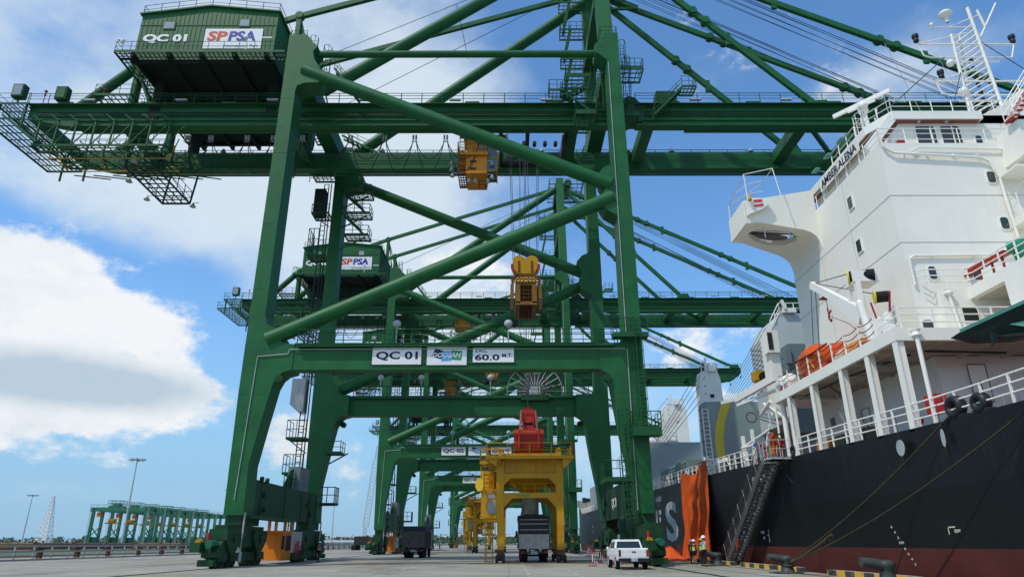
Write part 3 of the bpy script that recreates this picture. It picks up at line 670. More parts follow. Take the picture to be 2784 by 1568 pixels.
    b.box(-37.5, -22.4, 51.92, 51.98, 45.4, 45.62)
    b.rail([(-37.5, 68, 45.5), (-37.5, 51.95, 45.5), (-21.3, 51.95, 45.5), (-21.3, 68, 45.5)], 1.1, 1.5, .032); b.build('catwalk', GF, t)
    b = MB()
    for x, y, z in ((-36.9, 52, 46.3), (-25.1, 52, 46.8)): b.tube((x, y, 45.4), (x, y, z), .05, 5); b.sph((x, y-.15, z+.2), .22, 8)
    b.bar((-23.6, 51.8, 46.9), (-22.6, 51.8, 46.9), .12); b.bar((-37.3, 51.8, 46.7), (-36.7, 51.8, 46.6), .3, .14); b.build('floodlight', LW, t)
    # land side end: platforms, stairs, floodlights, hanging service walkway
    b = MB(); b.grate(-50.2, -46.9, 55.2, 66, 41.9, 8, 8); b.rail([(-46.9, 55.2, 42), (-50.2, 55.2, 42), (-50.2, 66, 42), (-46.9, 66, 42)], 1.1, 1.6, .035)
    b.grate(-51.2, -47.4, 55.4, 65.4, 40.3, 8, 8); b.rail([(-51.2, 55.4, 40.4), (-47.4, 55.4, 40.4)], 1.1, 1.3, .035); b.rail([(-51.2, 55.4, 40.4), (-51.2, 65.4, 40.4)], 1.1, 1.6, .035)
    b.stairs((-48.9, 55.3, 40.4), (-44.9, 55.3, 37.4), .8)
    for x in (-49.8, -47.2):
        for y in (55.4, 65.6): b.bar((x, y, 39.2), (x, y, 42), .16)
    b.build('end_platform', GF, t)
    b = MB()
    for yy, zg in ((55.3, 37.2), (60.0, 38.1)):
        b.grate(-45.6, -32.8, yy, yy+1.1, zg, 16, 2, .05); b.rail([(-45.6, yy, zg+.1), (-32.8, yy, zg+.1)], 1.15, 1.25, .035); b.rail([(-45.6, yy+1.1, zg+.1), (-32.8, yy+1.1, zg+.1)], 1.15, 1.25, .03)
        for k in range(8):
            x = -45.4+k*1.8; b.bar((x, yy, zg), (x, yy+.1, 40.2), .13); b.bar((x, yy, 40.0), (x-1.1, yy+.3, 40.9), .1); b.bar((x, yy, zg), (x+1.7, yy, 39.6), .08)
    for k in range(7):
        x = -45+k*2; b.bar((x, 56.4, 37.3), (x+1.6, 60.0, 37.3), .1); b.bar((x+1.6, 56.4, 37.3), (x, 60.0, 37.3), .1); b.bar((x, 61.1, 37.3), (x+1.8, 64.2, 38.6), .1)
    b.build('service_walkway', GF, t)
    b = MB(); b.path([(-45.0, 57.2, 36.9), (-33.2, 57.2, 36.9), (-32.2, 56.4, 38.6)], .06, 5); b.path([(-45.2, 62.5, 38.6), (-35, 62.5, 38.6)], .06, 5); b.path([(-45, 57.2, 36.9), (-45.0, 57.2, 38.1), (-38.0, 57.2, 38.1)], .06, 5)
    b.path([(-43.0, 61.8, 39.0), (-42.6, 61.8, 38.7), (-39.5, 61.8, 38.2), (-35.2, 61.8, 38.7), (-35, 61.8, 39.0)], .08, 5); b.bar((-45.0, 57.2, 38.1), (-44.6, 59.5, 36.9), .09); b.bar((-45.2, 62.5, 38.6), (-45.0, 57.2, 36.9), .09)
    b.build('guard_pipe', YEL, t)
    for x, z, mt_ in ((-48.3, 43.4, ST), (-44.0, 43.1, G)):
        b = MB(); b.box(x-.55, x+.55, 55.1, 55.8, z-.7, z+.75); q = b.build('floodlight', GD, t); b = MB(); b.box(x-.42, x+.42, 55.05, 55.098, z-.55, z+.6); b.build('lens', mat('pale_window', (.3, .36, .36), .2) if mt_ is ST else G, q)
        b = MB(); b.bar((x, 55.5, 42), (x, 55.5, z-.7), .12); b.build('bracket', GD, q)
    b = MB()
    for x, h in ((-46.2, 1.9), (-40.4, 2.1)): b.tube((x, 56, 42), (x, 56, 42+h), .04, 5); b.sph((x, 56, 42+h), .16, 8); b.sph((x, 56, 42+h-.4), .11, 8)
    b.build('aviation_lamp', RED, t)
    b = MB(); b.grate(-40.6, -37.0, 55.0, 58.4, 42.8, 6, 4); b.rail([(-40.6, 55, 42.9), (-37, 55, 42.9), (-37, 58.4, 42.9), (-40.6, 58.4, 42.9)], 1.1, 1.3, .035, closed=True)
    b.stairs((-36.9, 56, 45.3), (-35.4, 56, 42.2), .8, rl=True); b.build('stair_platform', GF, t)
    # lower inspection cage under the girders at the land side
    b = MB(); xa, xb, ya, yb, zz = -38.1, -35.1, 58.2, 66.0, 36.6
    b.grate(xa, xb, ya, yb, zz, 4, 9, .07)
    for x in (xa, xb): b.rail([(x, ya, zz), (x, yb, zz)], 1.5, 1.5, .05); b.bar((x, ya, zz+1.2), (x, yb, zz+.05), .06)
    for x, y in ((xa, ya), (xb, ya), (xa, yb), (xb, yb)): b.bar((x, y, zz), (x+.6, y if y < 60 else 65.5, 39.7), .16)
    b.rail([(xa, yb, zz), (xb, yb, zz)], 1.5, 1, .05); b.build('inspection_cage', mat('rail_green_dark', (.012, .05, .03), .5), t)
    b = MB()
    for x, y, z in ((-38.8, 60.5, 36.2), (-38.7, 64, 36.0), (-34.7, 66, 36.2), (-37.1, 58, 37.0)): b.lathe([(.06, .5), (.12, .3), (.34, 0), (.3, -.03), (0, -.03)], (x, y, z), 12); b.bar((x, y, z+.45), (x+.6, y, z+.5), .05)
    b.build('floodlight', ST, t)
    # festoon cable trolleys along the front girder
    xs = [-31.9, -29.6, -26.0, -23.4, -22.2, -21.3, -20.5, -15.7, -12.3, -9.3, -6.2, -2.7]
    for a in xs:
        b = MB()
        for s_ in (-.14, .14): b.box(a+s_-.08, a+s_+.08, 57.25, 57.5, 39.15, 39.6)
        b.bar((a-.28, 57.4, 38.95), (a+.28, 57.4, 38.95), .08); b.build('cable_trolley', ST, t)
    for a, c in zip(xs, xs[1:]):
        D = 3.6 if c-a > 2 else 4.2; b = MB()
        for dy, dd in ((57.35, D), (57.5, D*.55)):
            pts = [(a+.15+(c-a-.3)*k/14, dy, 38.95-dd*(1-abs(2*k/14-1)**2.2)) for k in range(15)]; b.path(pts, .045, 5)
        b.build('festoon_cable', CAB, t)
    # stair tower beside the masts
    b = MB()
    for i, (z, xa, xb) in enumerate(((44.6, 7.4, 9.0), (49.2, 7.6, 9.2), (53.4, 7.8, 9.4), (57.6, 7.9, 9.4), (61.6, 8, 9.4))):
        b.grate(6.2, 9.0, 62.6, 64.4, z, 5, 3, .05); b.rail([(9.0, 62.6, z), (6.2, 62.6, z), (6.2, 64.4, z)], 1.1, 1.0, .035)
        if i: b.stairs((6.5, 63, z-4.3 if i > 1 else 45), (6.5+.9, 63, z), .7, (0, 1, 0), .26, True)
    b.box(6.1, 9.1, 62.5, 62.6, 49.0, 49.35); b.box(6.1, 9.1, 62.5, 62.6, 53.2, 53.5); b.build('stair_tower', GF, t)
    for p, q in (((5.2, 55.1, 43.0), (8.6, 55.1, 40.2)), ((5.3, 56.3, 43.0), (8.3, 56.8, 45.2)), ((14.2, 55.1, 40.2), (17.2, 55.1, 43.4)), ((-18.6, 64.8, 44.3), (-14.6, 64.8, 42.1)), ((-17.2, 55.0, 45.6), (-14.6, 55.0, 42.1))):
        b = MB(); b.stairs(p, q, .8); b.build('access_stair', GF, t)
    b = MB(); b.grate(4.1, 5.6, 54.6, 56.4, 43.0, 4, 3); b.rail([(4.1, 54.6, 43.1), (5.6, 54.6, 43.1)], 1.1, .8, .035); b.rail([(4.1, 54.6, 43.1), (4.1, 56.4, 43.1)], 1.1, .8, .035); b.build('stair_platform', GF, t)
    b = MB(); b.grate(17.2, 18.6, 54.7, 56.2, 43.5, 4, 3); b.rail([(17.2, 54.7, 43.6), (18.6, 54.7, 43.6), (18.6, 56.2, 43.6)], 1.1, .8, .035); b.build('stair_platform', GF, t)
    b = MB(); b.poly([(14.6, 42), (14.9, 43.9), (16.8, 43.9), (16.9, 42)], 'y', 56, 57.2); b.build('winch_cover', GD, t)
    # platforms on the front sea side leg and mast
    for (xa, xb, y0_, y1_, z) in ((10.4, 12.6, 51.0, 53, 42.6), (10.5, 12.2, 52.5, 54.6, 38.6), (6.4, 8.2, 52.6, 54.6, 38.9), (5.6, 8.0, 52.8, 54.6, 43.2)):
        b = MB(); b.grate(xa, xb, y0_, y1_, z, 4, 3, .05); b.box(xa, xb, y0_-.03, y0_+.03, z-.05, z+.35); b.rail([(xa, y1_, z+.1), (xa, y0_, z+.1), (xb, y0_, z+.1), (xb, y1_, z+.1)], 1.1, .8, .035); b.build('leg_platform', GF, t)
    for p, q in (((11.2, 53, 38.8), (11.2, 52, 44.2)), ((8.6, 52.4, 39), (8.6, 52.4, 43.4)), ((10.9, 52.3, 43), (10.9, 52.3, 46.4)), ((-17.4, 53, 42), (-17.4, 53, 46.4)), ((-19, 53.5, 44.2), (-19, 53.5, 48))):
        b = MB(); b.ladder(p, q, .55, .36, .035, (1, 0, 0), True); b.build('caged_ladder', GF, t)
    b = MB(); b.rail([(8.7, 50.2, 45.9), (10.2, 50.2, 45.9), (10.2, 51.8, 45.9), (8.7, 51.8, 45.9)], .9, .8, .03, closed=True); b.build('leg_top_rail', GF, t)
    b = MB(); b.rail([(-20.2, 50.2, 45.7), (-18.7, 50.2, 45.7)], .6, .8, .03); b.build('leg_top_rail', GF, t)
    # caged ladders on the sea side front leg
    b = MB(); b.ladder((9.95, 49.75, 10.2), (9.85, 49.75, 17.6), .55, .32, .035, (1, 0, 0), True); b.build('caged_ladder', GF, t); b = MB(); b.ladder((8.55, 49.6, 3.0), (8.4, 49.6, 10.6), .6, .32, .035, (1, 0, 0), True)
    b.build('caged_ladder', GF, t); b = MB(); b.box(9.0, 11.1, 48.95, 50, 8.7, 9.35); b.rail([(9.0, 49.9, 9.3), (9.0, 49.0, 9.3), (11.1, 49.0, 9.3), (11.1, 51, 9.3)], 1.15, .8, .035)
    b.build('leg_platform', GF, t); b = MB(); b.box(7.0, 9.1, 49.9, 53, 5.6, 5.9); b.rail([(9.1, 49.9, 5.9), (7.0, 49.9, 5.9), (7.0, 56, 5.9)], 1.15, .9, .035)
    b.build('leg_platform', GF, t); b = MB(); b.box(8.0, 10.7, 49.0, 49.98, 16.15, 16.5); b.rail([(8.0, 50, 16.5), (8.0, 49.05, 16.5), (10.7, 49.05, 16.5)], 1.15, .9, .035)
    b.build('leg_platform', GF, t)
    b = MB(); b.tube((9.15, 49.93, 3.6), (9.15, 49.93, 15.4), .035, 5); b.tube((9.15, 49.93, 16.6), (9.2, 49.93, 42.5), .03, 5); b.path([(-19.5, 49.93, 4.4), (-19.2, 49.93, 14.9), (-16.9, 49.93, 15.1), (-16.8, 49.93, 15.45), (9.0, 49.97, 15.45)], .03, 5)
    b.build('conduit', ST, t)
    # rear land side leg: lift rail, cages, lift cars, platforms
    b = MB(); b.ladder((-21.3, 69.6, 2.0), (-21.3, 69.6, 41), .5, .6, .06); b.tube((-20.7, 69.4, 2), (-20.7, 69.4, 41), .07, 5); b.build('lift_rail', DK, t)
    for z in (36.6, 31.4, 11.4, 8.0):
        b = MB(); b.grate(-22.3, -20.4, 68.2, 70.2, z, 5, 4, .05); b.rail([(-20.4, 68.2, z), (-22.3, 68.2, z), (-22.3, 70.2, z)], 1.1 if z > 12 else 1.8, .9, .04); b.bar((-22.3, 69, z), (-20.4, 69, z-1.4), .1)
        if z == 31.4: b.rail([(-22.3, 68.2, z), (-21.2, 68.2, z)], 3.2, .6, .05, (.3, .6)); b.rail([(-22.3, 68.2, z), (-22.3, 70.2, z)], 3.2, .6, .05, (.3, .6))
        b.build('leg_platform', GF, t)
    for z in (38.8, 36.3, 33.6, 9.9):
        xe = -15.6 if z > 20 else -16.6
        b = MB(); b.grate(-18.2, xe, 67.6, 69.4, z, 5, 4, .05); b.rail([(-18.2, 67.6, z), (xe, 67.6, z), (xe, 69.4, z)], 1.1, .9, .04); b.bar((-16, 68.4, z), (-18.9, 68.4, z-1.6), .12); b.build('leg_platform', GF, t)
    for z0_, z1_ in ((38.6, 36.5), (36.0, 33.8)): b = MB(); b.stairs((-18.5, 67.5, z0_), (-16.2, 67.5, z1_), .7); b.build('leg_stair', GF, t)
    b = MB(); b.grate(-22.4, -20.0, 66.6, 69, 41, 5, 4); b.rail([(-22.4, 66.6, 39.6), (-20, 66.6, 39.6)], 1.1, .8, .04); b.build('leg_platform', GF, t)
    b = MB(); b.box(-22.3, -21.1, 68.6, 70, 36.8, 39.9); b.build('lift_winch_box', DK, t)
    b = MB(); b.box(-22.5, -21.1, 68.8, 70.2, 14.9, 17.6); b.poly([(-22.5, 14.9), (-21.1, 14.9), (-21.1, 14.2), (-21.7, 14.2)], 'y', 68.8, 70.2); b.box(-22.1, -21.75, 68.75, 68.8, 16.2, 16.9); b.build('lift_car', ST, t)
    # lift shed and gate standing on the sill beam
    b = MB(); b.box(-20.1, -19.0, 63.2, 66.2, 6.05, 8.1); b.build('lift_shed', mat('shed_grey', (.16, .20, .20), .6, .2, .2), t)
    b = MB(); b.poly([(60.4, 6.05), (63.1, 6.05), (63.1, 7.9), (62, 7.6)], 'x', -19.6, -19.55); b.rail([(-19.5, 60.4, 6.05), (-19.5, 66, 6.05)], 1.0, 1, .04); b.build('gate_screen', GF, t)
    b = MB(); b.grate(-18.9, -17.4, 70, 71.6, 5.2, 4, 4); b.rail([(-18.9, 70, 5.3), (-17.4, 70, 5.3), (-17.4, 71.6, 5.3)], 1.5, .6, .045); b.build('maintenance_basket', DK, t)
    # bogies
    for x in (-19.45, 9.75):
        for yc, s in ((51.2, 1), (69.8, -1)):
            g = MB(); g.box(x-.55, x+.55, yc-1.0 if s > 0 else yc-2.6, yc+2.6 if s > 0 else yc+1.0, 2.75, 3.4)
            g.poly([(yc-3.0*s, 2.72), (yc+4.2*s, 2.72), (yc+4.2*s, 1.9), (yc+2.4*s, 1.3), (yc-1.3*s, 1.3), (yc-3.0*s, 1.9)][::s], 'x', x-.42, x+.42)
            g.build('bogie_beam', GD, t)
            for c in (yc-2.0*s, yc+1.6*s if False else yc+3.2*s):
                g = MB(); g.poly([(c-1.35, 2.45), (c+1.35, 2.45), (c+1.35, 1.75), (c+.25, .75), (c-.25, .75), (c-1.35, 1.75)], 'x', x-.62, x+.62)
                g.tube((x-.72, c, 1.9), (x+.72, c, 1.9), .28, 12); g.build('equaliser', GD, t)
                for d in (-1.05, 1.05):
                    cc = c+d; g = MB(); g.box(x-.36, x+.36, cc-.78, cc+.78, .45, .95); g.poly([(cc-.8, .4), (cc-.6, .92), (cc+.6, .92), (cc+.8, .4)], 'x', x-.4, x+.4); h = g.build('wheel_truck', GD, t)
                    for e in (-.4, .4): g = MB(); g.tube((x-.2, cc+e, .36), (x+.2, cc+e, .36), .35, 16); g.tube((x-.3, cc+e, .36), (x+.3, cc+e, .36), .12, 10); g.build('wheel', GD, h)
            ye = yc-4.3*s
            g = MB(); g.poly([(ye+1.1*s, .5), (ye-.2*s, .7), (ye-.2*s, 1.0), (ye+1.3*s, 1.9), (ye+2.0*s, 2.0), (ye+2.0*s, .5)][::s], 'x', x-.45, x+.45); g.box(x-.95, x-.3, min(ye, ye-.9*s), max(ye, ye-.9*s), 1.0, 1.6); g.box(x-.5, x+.5, min(ye, ye-.5*s), max(ye, ye-.5*s), .15, .55)
            g.build('drive_housing', GD, t)
            g = MB(); g.tube((x+.1, ye-.6*s, 1.5), (x+.1, ye+.5*s, 1.5), .24, 12); g.build('drive_motor', mat('motor_green', (.015, .13, .08), .45), t)
            g = MB(); g.tube((x-.6, ye-.2*s, 1.6), (x-.6, ye-.62*s, 1.6), .2, 12); g.build('buffer', YEL, t)
            g = MB(); g.tube((x-.45, ye+.6*s, 1.6), (x-.45, ye+.6*s, 2.2), .13, 8); g.build('warning_light', RED, t)
            g = MB(); g.tube((x+.75, yc-1.0*s, 3.6), (x+.75, yc-1.0*s, 1.9), .07, 6); g.tube((x+.75, yc-1.0*s, 1.0), (x+.75, yc-1.0*s, .3), .12, 6); g.tube((x+.75, yc-1.0*s, 1.9), (x+.75, yc-1.0*s, 1.0), .03, 5); g.build('storm_tie', ST, t)
    # electrical cabin between the land side bogies
    b = MB(); b.box(-19.9, -18.3, 58.0, 58.9, .25, 2.35); b.box(-19.9, -18.3, 58.9, 60.4, .25, 2.35); b.box(-19.95, -18.25, 57.5, 60.5, 2.35, 2.5)
    for y in (58.6, 60.3): b.box(-18.5, -18.3, y-.12, y+.12, 2.5, 3.4); b.box(-19.8, -19.6, y-.12, y+.12, 2.5, 3.4)
    c_ = b.build('electrical_cabin', ORG, t); b = MB(); b.box(-18.299, -18.28, 58.9, 60.2, 1.0, 2.15); b.box(-18.299, -18.28, 57.8, 58.5, 1.1, 2.1); b.build('window', GLS, c_)
    b = MB(); b.box(-19.6, -18.6, 62.2, 64.4, .8, 2.5); b.build('switch_box', ST, t)
    b = MB(); b.box(-19.8, -18.2, 60.6, 65.6, .25, .8); b.build('service_deck', GD, t)
    b = MB(); b.grate(-18.9, -18.1, 51, 60, 3.3, 10, 2, .04); b.build('side_step', GF, t)
    # sea side sill: steps and panel
    b = MB(); b.bar((9.1, 56.5, 3.3), (8.7, 54.6, .7), .5, .3); b.bar((9.3, 49.4, 3.3), (9.9, 48.6, 1.9), .12); b.build('strut', GD, t)
    b = MB(); b.box(8.9, 9.9, 55.6, 58.6, .8, 2.1); b.build('switch_box', GUARD, t)
    # beam lamps
    for x, y, z in ((-8.9, 51.2, 15.98), (-.0, 51.2, 15.98), (-13.5, 69.8, 15.98), (-9.2, 69.8, 15.98), (-1.9, 69.8, 15.98)):
        b = MB(); b.tube((x, y, z), (x, y, z+1.7), .06, 6); b.lathe([(.0, -.18), (.2, -.16), (.33, .05), (.34, .1), (0, .12)], (x, y-.1, z+1.9), 12, 'y'); b.build('floodlight', ST, t)
    # cable reel above the rear beam
    b = MB(); cx, cy, cz = 2.85, 71.7, 16.8
    pr = None
    for k in range(25):
        a = 2*PI*k/24; p = Vector((cx+math.cos(a)*3.0, cy, cz+math.sin(a)*3.0)); b.tube((cx+math.cos(a)*.4, cy-.2, cz+math.sin(a)*.4), p, .045, 5)
        if pr: b.tube(pr, p, .045, 5)
        pr = p
    b.build('cable_reel', ST, t)
    b = MB(); b.lathe([(.6, -.12), (1.95, -.12), (1.95, .12), (.6, .12)], (cx, cy+.2, cz), 36, 'y'); b.build('wound_cable', mat('grey_cable', (.09, .09, .085), .8, .3, bump=.5), t)
    b = MB(); b.box(cx-.5, cx+.5, 69.9, 70.6, 16.0, 16.9); b.build('reel_motor', ST, t); b = MB(); b.box(1.3, 4.2, 69.2, 69.8, 15.35, 15.95); b.build('reel_platform', GD, t)
    return t
def crane_signs(t, no):
    """sign boards and lettering; t is at the crane's own place along the quay"""
    dy = t.location.y-CY0; y = 50.0+dy
    def board(x0, x1, z0, z1): return MB().box(x0, x1, y-.03, y, z0, z1).build('sign_board', SGN, t)
    MB().box(-10.6, .6, y-.01+.0, y+.07, 14.3, 14.34).build('sign_rail', GD, t)
    s1 = board(-10.43, -6.69, 14.25, 15.57); text('lettering', 'QC '+no, NAVY, s1, -10.15, y-.03, 14.55, 3.2, .72, bold=.03)
    s2 = board(-6.25, -3.2, 14.2, 15.68)
    for nm, P, c in (('emblem_navy', [(-5.92, 14.85), (-5.6, 15.52), (-4.95, 15.3), (-5.05, 14.62)], (.012, .02, .10)), ('emblem_blue', [(-5.15, 14.48), (-5.1, 15.28), (-4.35, 15.3), (-4.35, 14.52)], (.09, .36, .68)), ('emblem_green', [(-4.38, 14.6), (-4.35, 15.36), (-3.55, 15.3), (-3.6, 14.55)], (.03, .30, .12))):
        MB().poly(P, 'y', y-.036-(.002 if nm == 'emblem_blue' else 0), y-.0301).build(nm, mat(nm, c, .5, .05), s2)
    text('lettering', 'DOOSAN', LW, s2, -5.85, y-.040, 14.80, 2.22, .36, bold=.035, slant=.25)
    s3 = board(-2.73, .42, 14.4, 15.54); text('lettering', 'S.W.L.', NAVY, s3, -2.55, y-.03, 15.18, .95, .22, bold=.02); text('lettering', '60.0', NAVY, s3, -2.58, y-.03, 14.55, 1.9, .48, bold=.03); text('lettering', 'M.T.', NAVY, s3, -.48, y-.03, 14.78, .78, .30, bold=.02)
    yh = 53+dy-.04
    text('lettering', 'QC '+no, LW, t, -35.75, yh, 47.25, 4.3, 1.1, bold=.05)
    s4 = MB().box(-29.75, -24.1, yh-.03, yh, 46.6, 49.0).build('sign_board', SGN, t)
    y4 = yh-.032
    text('lettering', 'SP', mat('letter_red', (.55, .07, .03), .5, .05), s4, -29.45, y4, 47.5, 1.95, 1.2, bold=.04, slant=.08)
    text('lettering', 'PSA', mat('letter_blue', (.015, .03, .30), .5, .05), s4, -27.4, y4, 47.5, 2.7, 1.2, bold=.04, slant=.08)
    text('lettering', 'International Port', mat('letter_grey', (.12, .14, .2), .5, .05), s4, -27.7, y4, 46.75, 3.3, .36, bold=.0)
    text('lettering', 'QC '+no, LW, t, 9.15, 62.4+dy, 4.15, 3.0, .95, face='-x', bold=.03)
    text('lettering', 'QC '+no, LW, t, 9.15, 62.4+dy, 4.15, 1, 1, face='-x', bold=.03) if False else None
cr1 = make_crane()
cranes = [cr1]
for dy, lab in ((56.4, 'second green quay crane along the apron, its crossbeam signed QC 02'), (107.7, 'third green quay crane along the apron, its crossbeam signed QC 03'), (193.3, 'fourth and farthest quay crane, pale green legs behind the yellow hoppers')):
    cranes.append(moved(cr1, 0, dy, 0, lab))
for c, n_ in zip(cranes, ('01', '02', '03', '04')): crane_signs(c, n_)

# trolleys with their cabs
def make_trolley(X, lab):
    t = thing('crane_trolley', (X, 60.5, 40), lab, 'trolley', 'trolleys under the crane girders')
    b = MB()
    for y in (57.3, 63.7): b.box(X-.6, X+6.4, y-.25, y+.25, 40.0, 40.5)
    for x in (X-.4, X+2.3, X+6.2): b.box(x-.2, x+.2, 57.3, 63.7, 40.0, 40.45)
    b.box(X-.2, X+6.3, 61.6, 61.9, 39.0, 39.25); b.box(X+2.8, X+6.8, 57.4, 57.6, 40.5, 40.8)
    for k in range(6): b.bar((X+.4+k*1.1, 63.6, 40.5), (X+.4+k*1.1, 63.6, 41.2), .12)
    b.box(X+5.8, X+6.3, 58, 63, 38.9, 40.1); b.build('frame', DK, t)
    for k in range(4): b = MB(); b.tube((X+2+k*1.1, 60.2, 40.62), (X+2+k*1.1, 60.8, 40.62), .2, 14); b.build('sheave', DK, t)
    b = MB(); b.rail([(X+.3, 57.2, 40.5), (X+6.6, 57.2, 40.5), (X+6.6, 63.8, 40.5), (X+.3, 63.8, 40.5)], 1.0, 1.1, .04, closed=True); b.build('railing', DK, t)
    # cab
    cx = X-4.55
    b = MB(); b.box(cx+.75, cx+2.75, 57.4, 59.6, 37.6, 39.6); b.box(cx+.7, cx+2.8, 57.5, 60.2, 35.3, 37.4); b.box(cx-.1, cx+2.9, 57.2, 60.4, 37.3, 37.6); b.box(cx+.75, cx+2.75, 57.0, 60.4, 35.1, 35.3)
    cb = b.build('operator_cab', mat('cab_orange', (.62, .24, .012), .45, .15, .3, (.16, .06, .01)), t)
    b = MB(); b.box(cx+2.8, cx+3.75, 57.7, 60.1, 35.8, 38.8); b.box(cx+2.0, cx+2.7, 57.36, 57.4, 37.9, 38.9); b.build('glazing', mat('cab_glass', (.04, .10, .09), .1, .1, spec=.8), cb)
    b = MB(); b.bar((cx+3.75, 57.7, 35.7), (cx+3.95, 57.7, 38.9), .1); b.bar((cx+2.8, 57.7, 35.7), (cx+3.75, 57.7, 35.8), .1); b.bar((cx+3.75, 57.7, 35.7), (cx+3.75, 60.1, 35.7), .1); b.bar((cx+3.85, 57.7, 37.2), (cx+2.8, 57.7, 37.2), .08)
    b.rail([(cx-.1, 57.2, 37.6), (cx+3.0, 57.2, 37.6)], 1.1, .75, .045); b.rail([(cx-.1, 57.2, 37.6), (cx-.1, 60, 37.6)], 1.1, .75, .045); b.ladder((cx+.35, 57.1, 37.6), (cx+.35, 57.1, 41), .5, .35, .04); b.build('gallery', YEL, cb)
    b = MB(); b.grate(cx, cx+.7, 57.2, 60, 35.2, 3, 6, .06)
    for z in (35.3, 36, 36.7, 37.2): b.bar((cx, 57.2, z), (cx+.7, 57.2, z), .1); b.bar((cx, 60, z), (cx+.7, 60, z), .1)
    b.bar((cx, 57.2, 35.2), (cx, 57.2, 37.5), .12); b.ladder((cx+2.3, 58.5, 34.2), (cx+2.3, 58.5, 35.1), .6, .3, .05); b.build('side_gallery', RUST, cb)
    b = MB(); b.box(cx+1.1, cx+1.75, 57.46, 57.5, 36.55, 36.8); b.box(cx+1.1, cx+1.75, 57.46, 57.5, 35.75, 36.0); b.build('vent_grille', RUST, cb)
    for dx, z in ((-.7, 36.4), (-.7, 35.7), (-.6, 35.0), (1.05, 34.4), (1.65, 34.35), (2.9, 34.35), (3.3, 34.8), (3.25, 36.3)):
        b = MB(); b.lathe([(.05, .42), (.1, .25), (.25, 0), (.22, -.02), (0, -.02)], (cx+dx, 57.5, z), 12); b.bar((cx+dx, 57.5, z+.4), (cx+min(max(dx, 0), 2.8), 57.6, z+.5), .05); b.build('floodlight', ST, cb)
    for k in range(3):
        b = MB(); b.bar((cx+.9+k*.8, 58.5, 39.6), (cx+.9+k*.8, 58.5, 40.2), .15); b.build('hanger', DK, t)
    b = MB(); b.bar((cx, 58.5, 40.2), (X+.2, 58.5, 40.2), .3); b.box(cx+.4, cx+3, 57.7, 60, 39.6, 39.9); b.build('hanger_beam', DK, t)
    return t
tr1 = make_trolley(-.3, 'orange operator cab and trolley hanging under the girders of the nearest crane')
moved(tr1, -4.6, 56.4, 0, 'orange trolley cab under the girders of the second crane, half behind a brace')
moved(tr1, -11, 107.7, 0, 'orange trolley cab of the third crane, tiny above its walkway')
# headblock with striped spreader on its ropes
STR = bpy.data.materials.new('hazard_stripes'); STR.use_nodes = True
def _str():
    t = STR.node_tree; n = t.nodes; l = t.links; p = n['Principled BSDF']; p.inputs['Roughness'].default_value = .6
    co = n.new('ShaderNodeTexCoord'); sp = n.new('ShaderNodeSeparateXYZ'); l.new(co.outputs['Object'], sp.inputs[0])
    ab = n.new('ShaderNodeMath'); ab.operation = 'ABSOLUTE'; l.new(sp.outputs['X'], ab.inputs[0])
    a = n.new('ShaderNodeMath'); a.operation = 'MULTIPLY_ADD'; l.new(sp.outputs['Z'], a.inputs[0]); a.inputs[1].default_value = .45; l.new(ab.outputs[0], a.inputs[2])
    m = n.new('ShaderNodeMath'); m.operation = 'PINGPONG'; l.new(a.outputs[0], m.inputs[0]); m.inputs[1].default_value = .16
    g = n.new('ShaderNodeMath'); g.operation = 'GREATER_THAN'; l.new(m.outputs[0], g.inputs[0]); g.inputs[1].default_value = .08
    mx = n.new('ShaderNodeMixRGB'); l.new(g.outputs[0], mx.inputs[0]); mx.inputs[1].default_value = (.03, .022, .02, 1); mx.inputs[2].default_value = (.62, .34, .03, 1); l.new(mx.outputs[0], p.inputs['Base Color'])
_str()
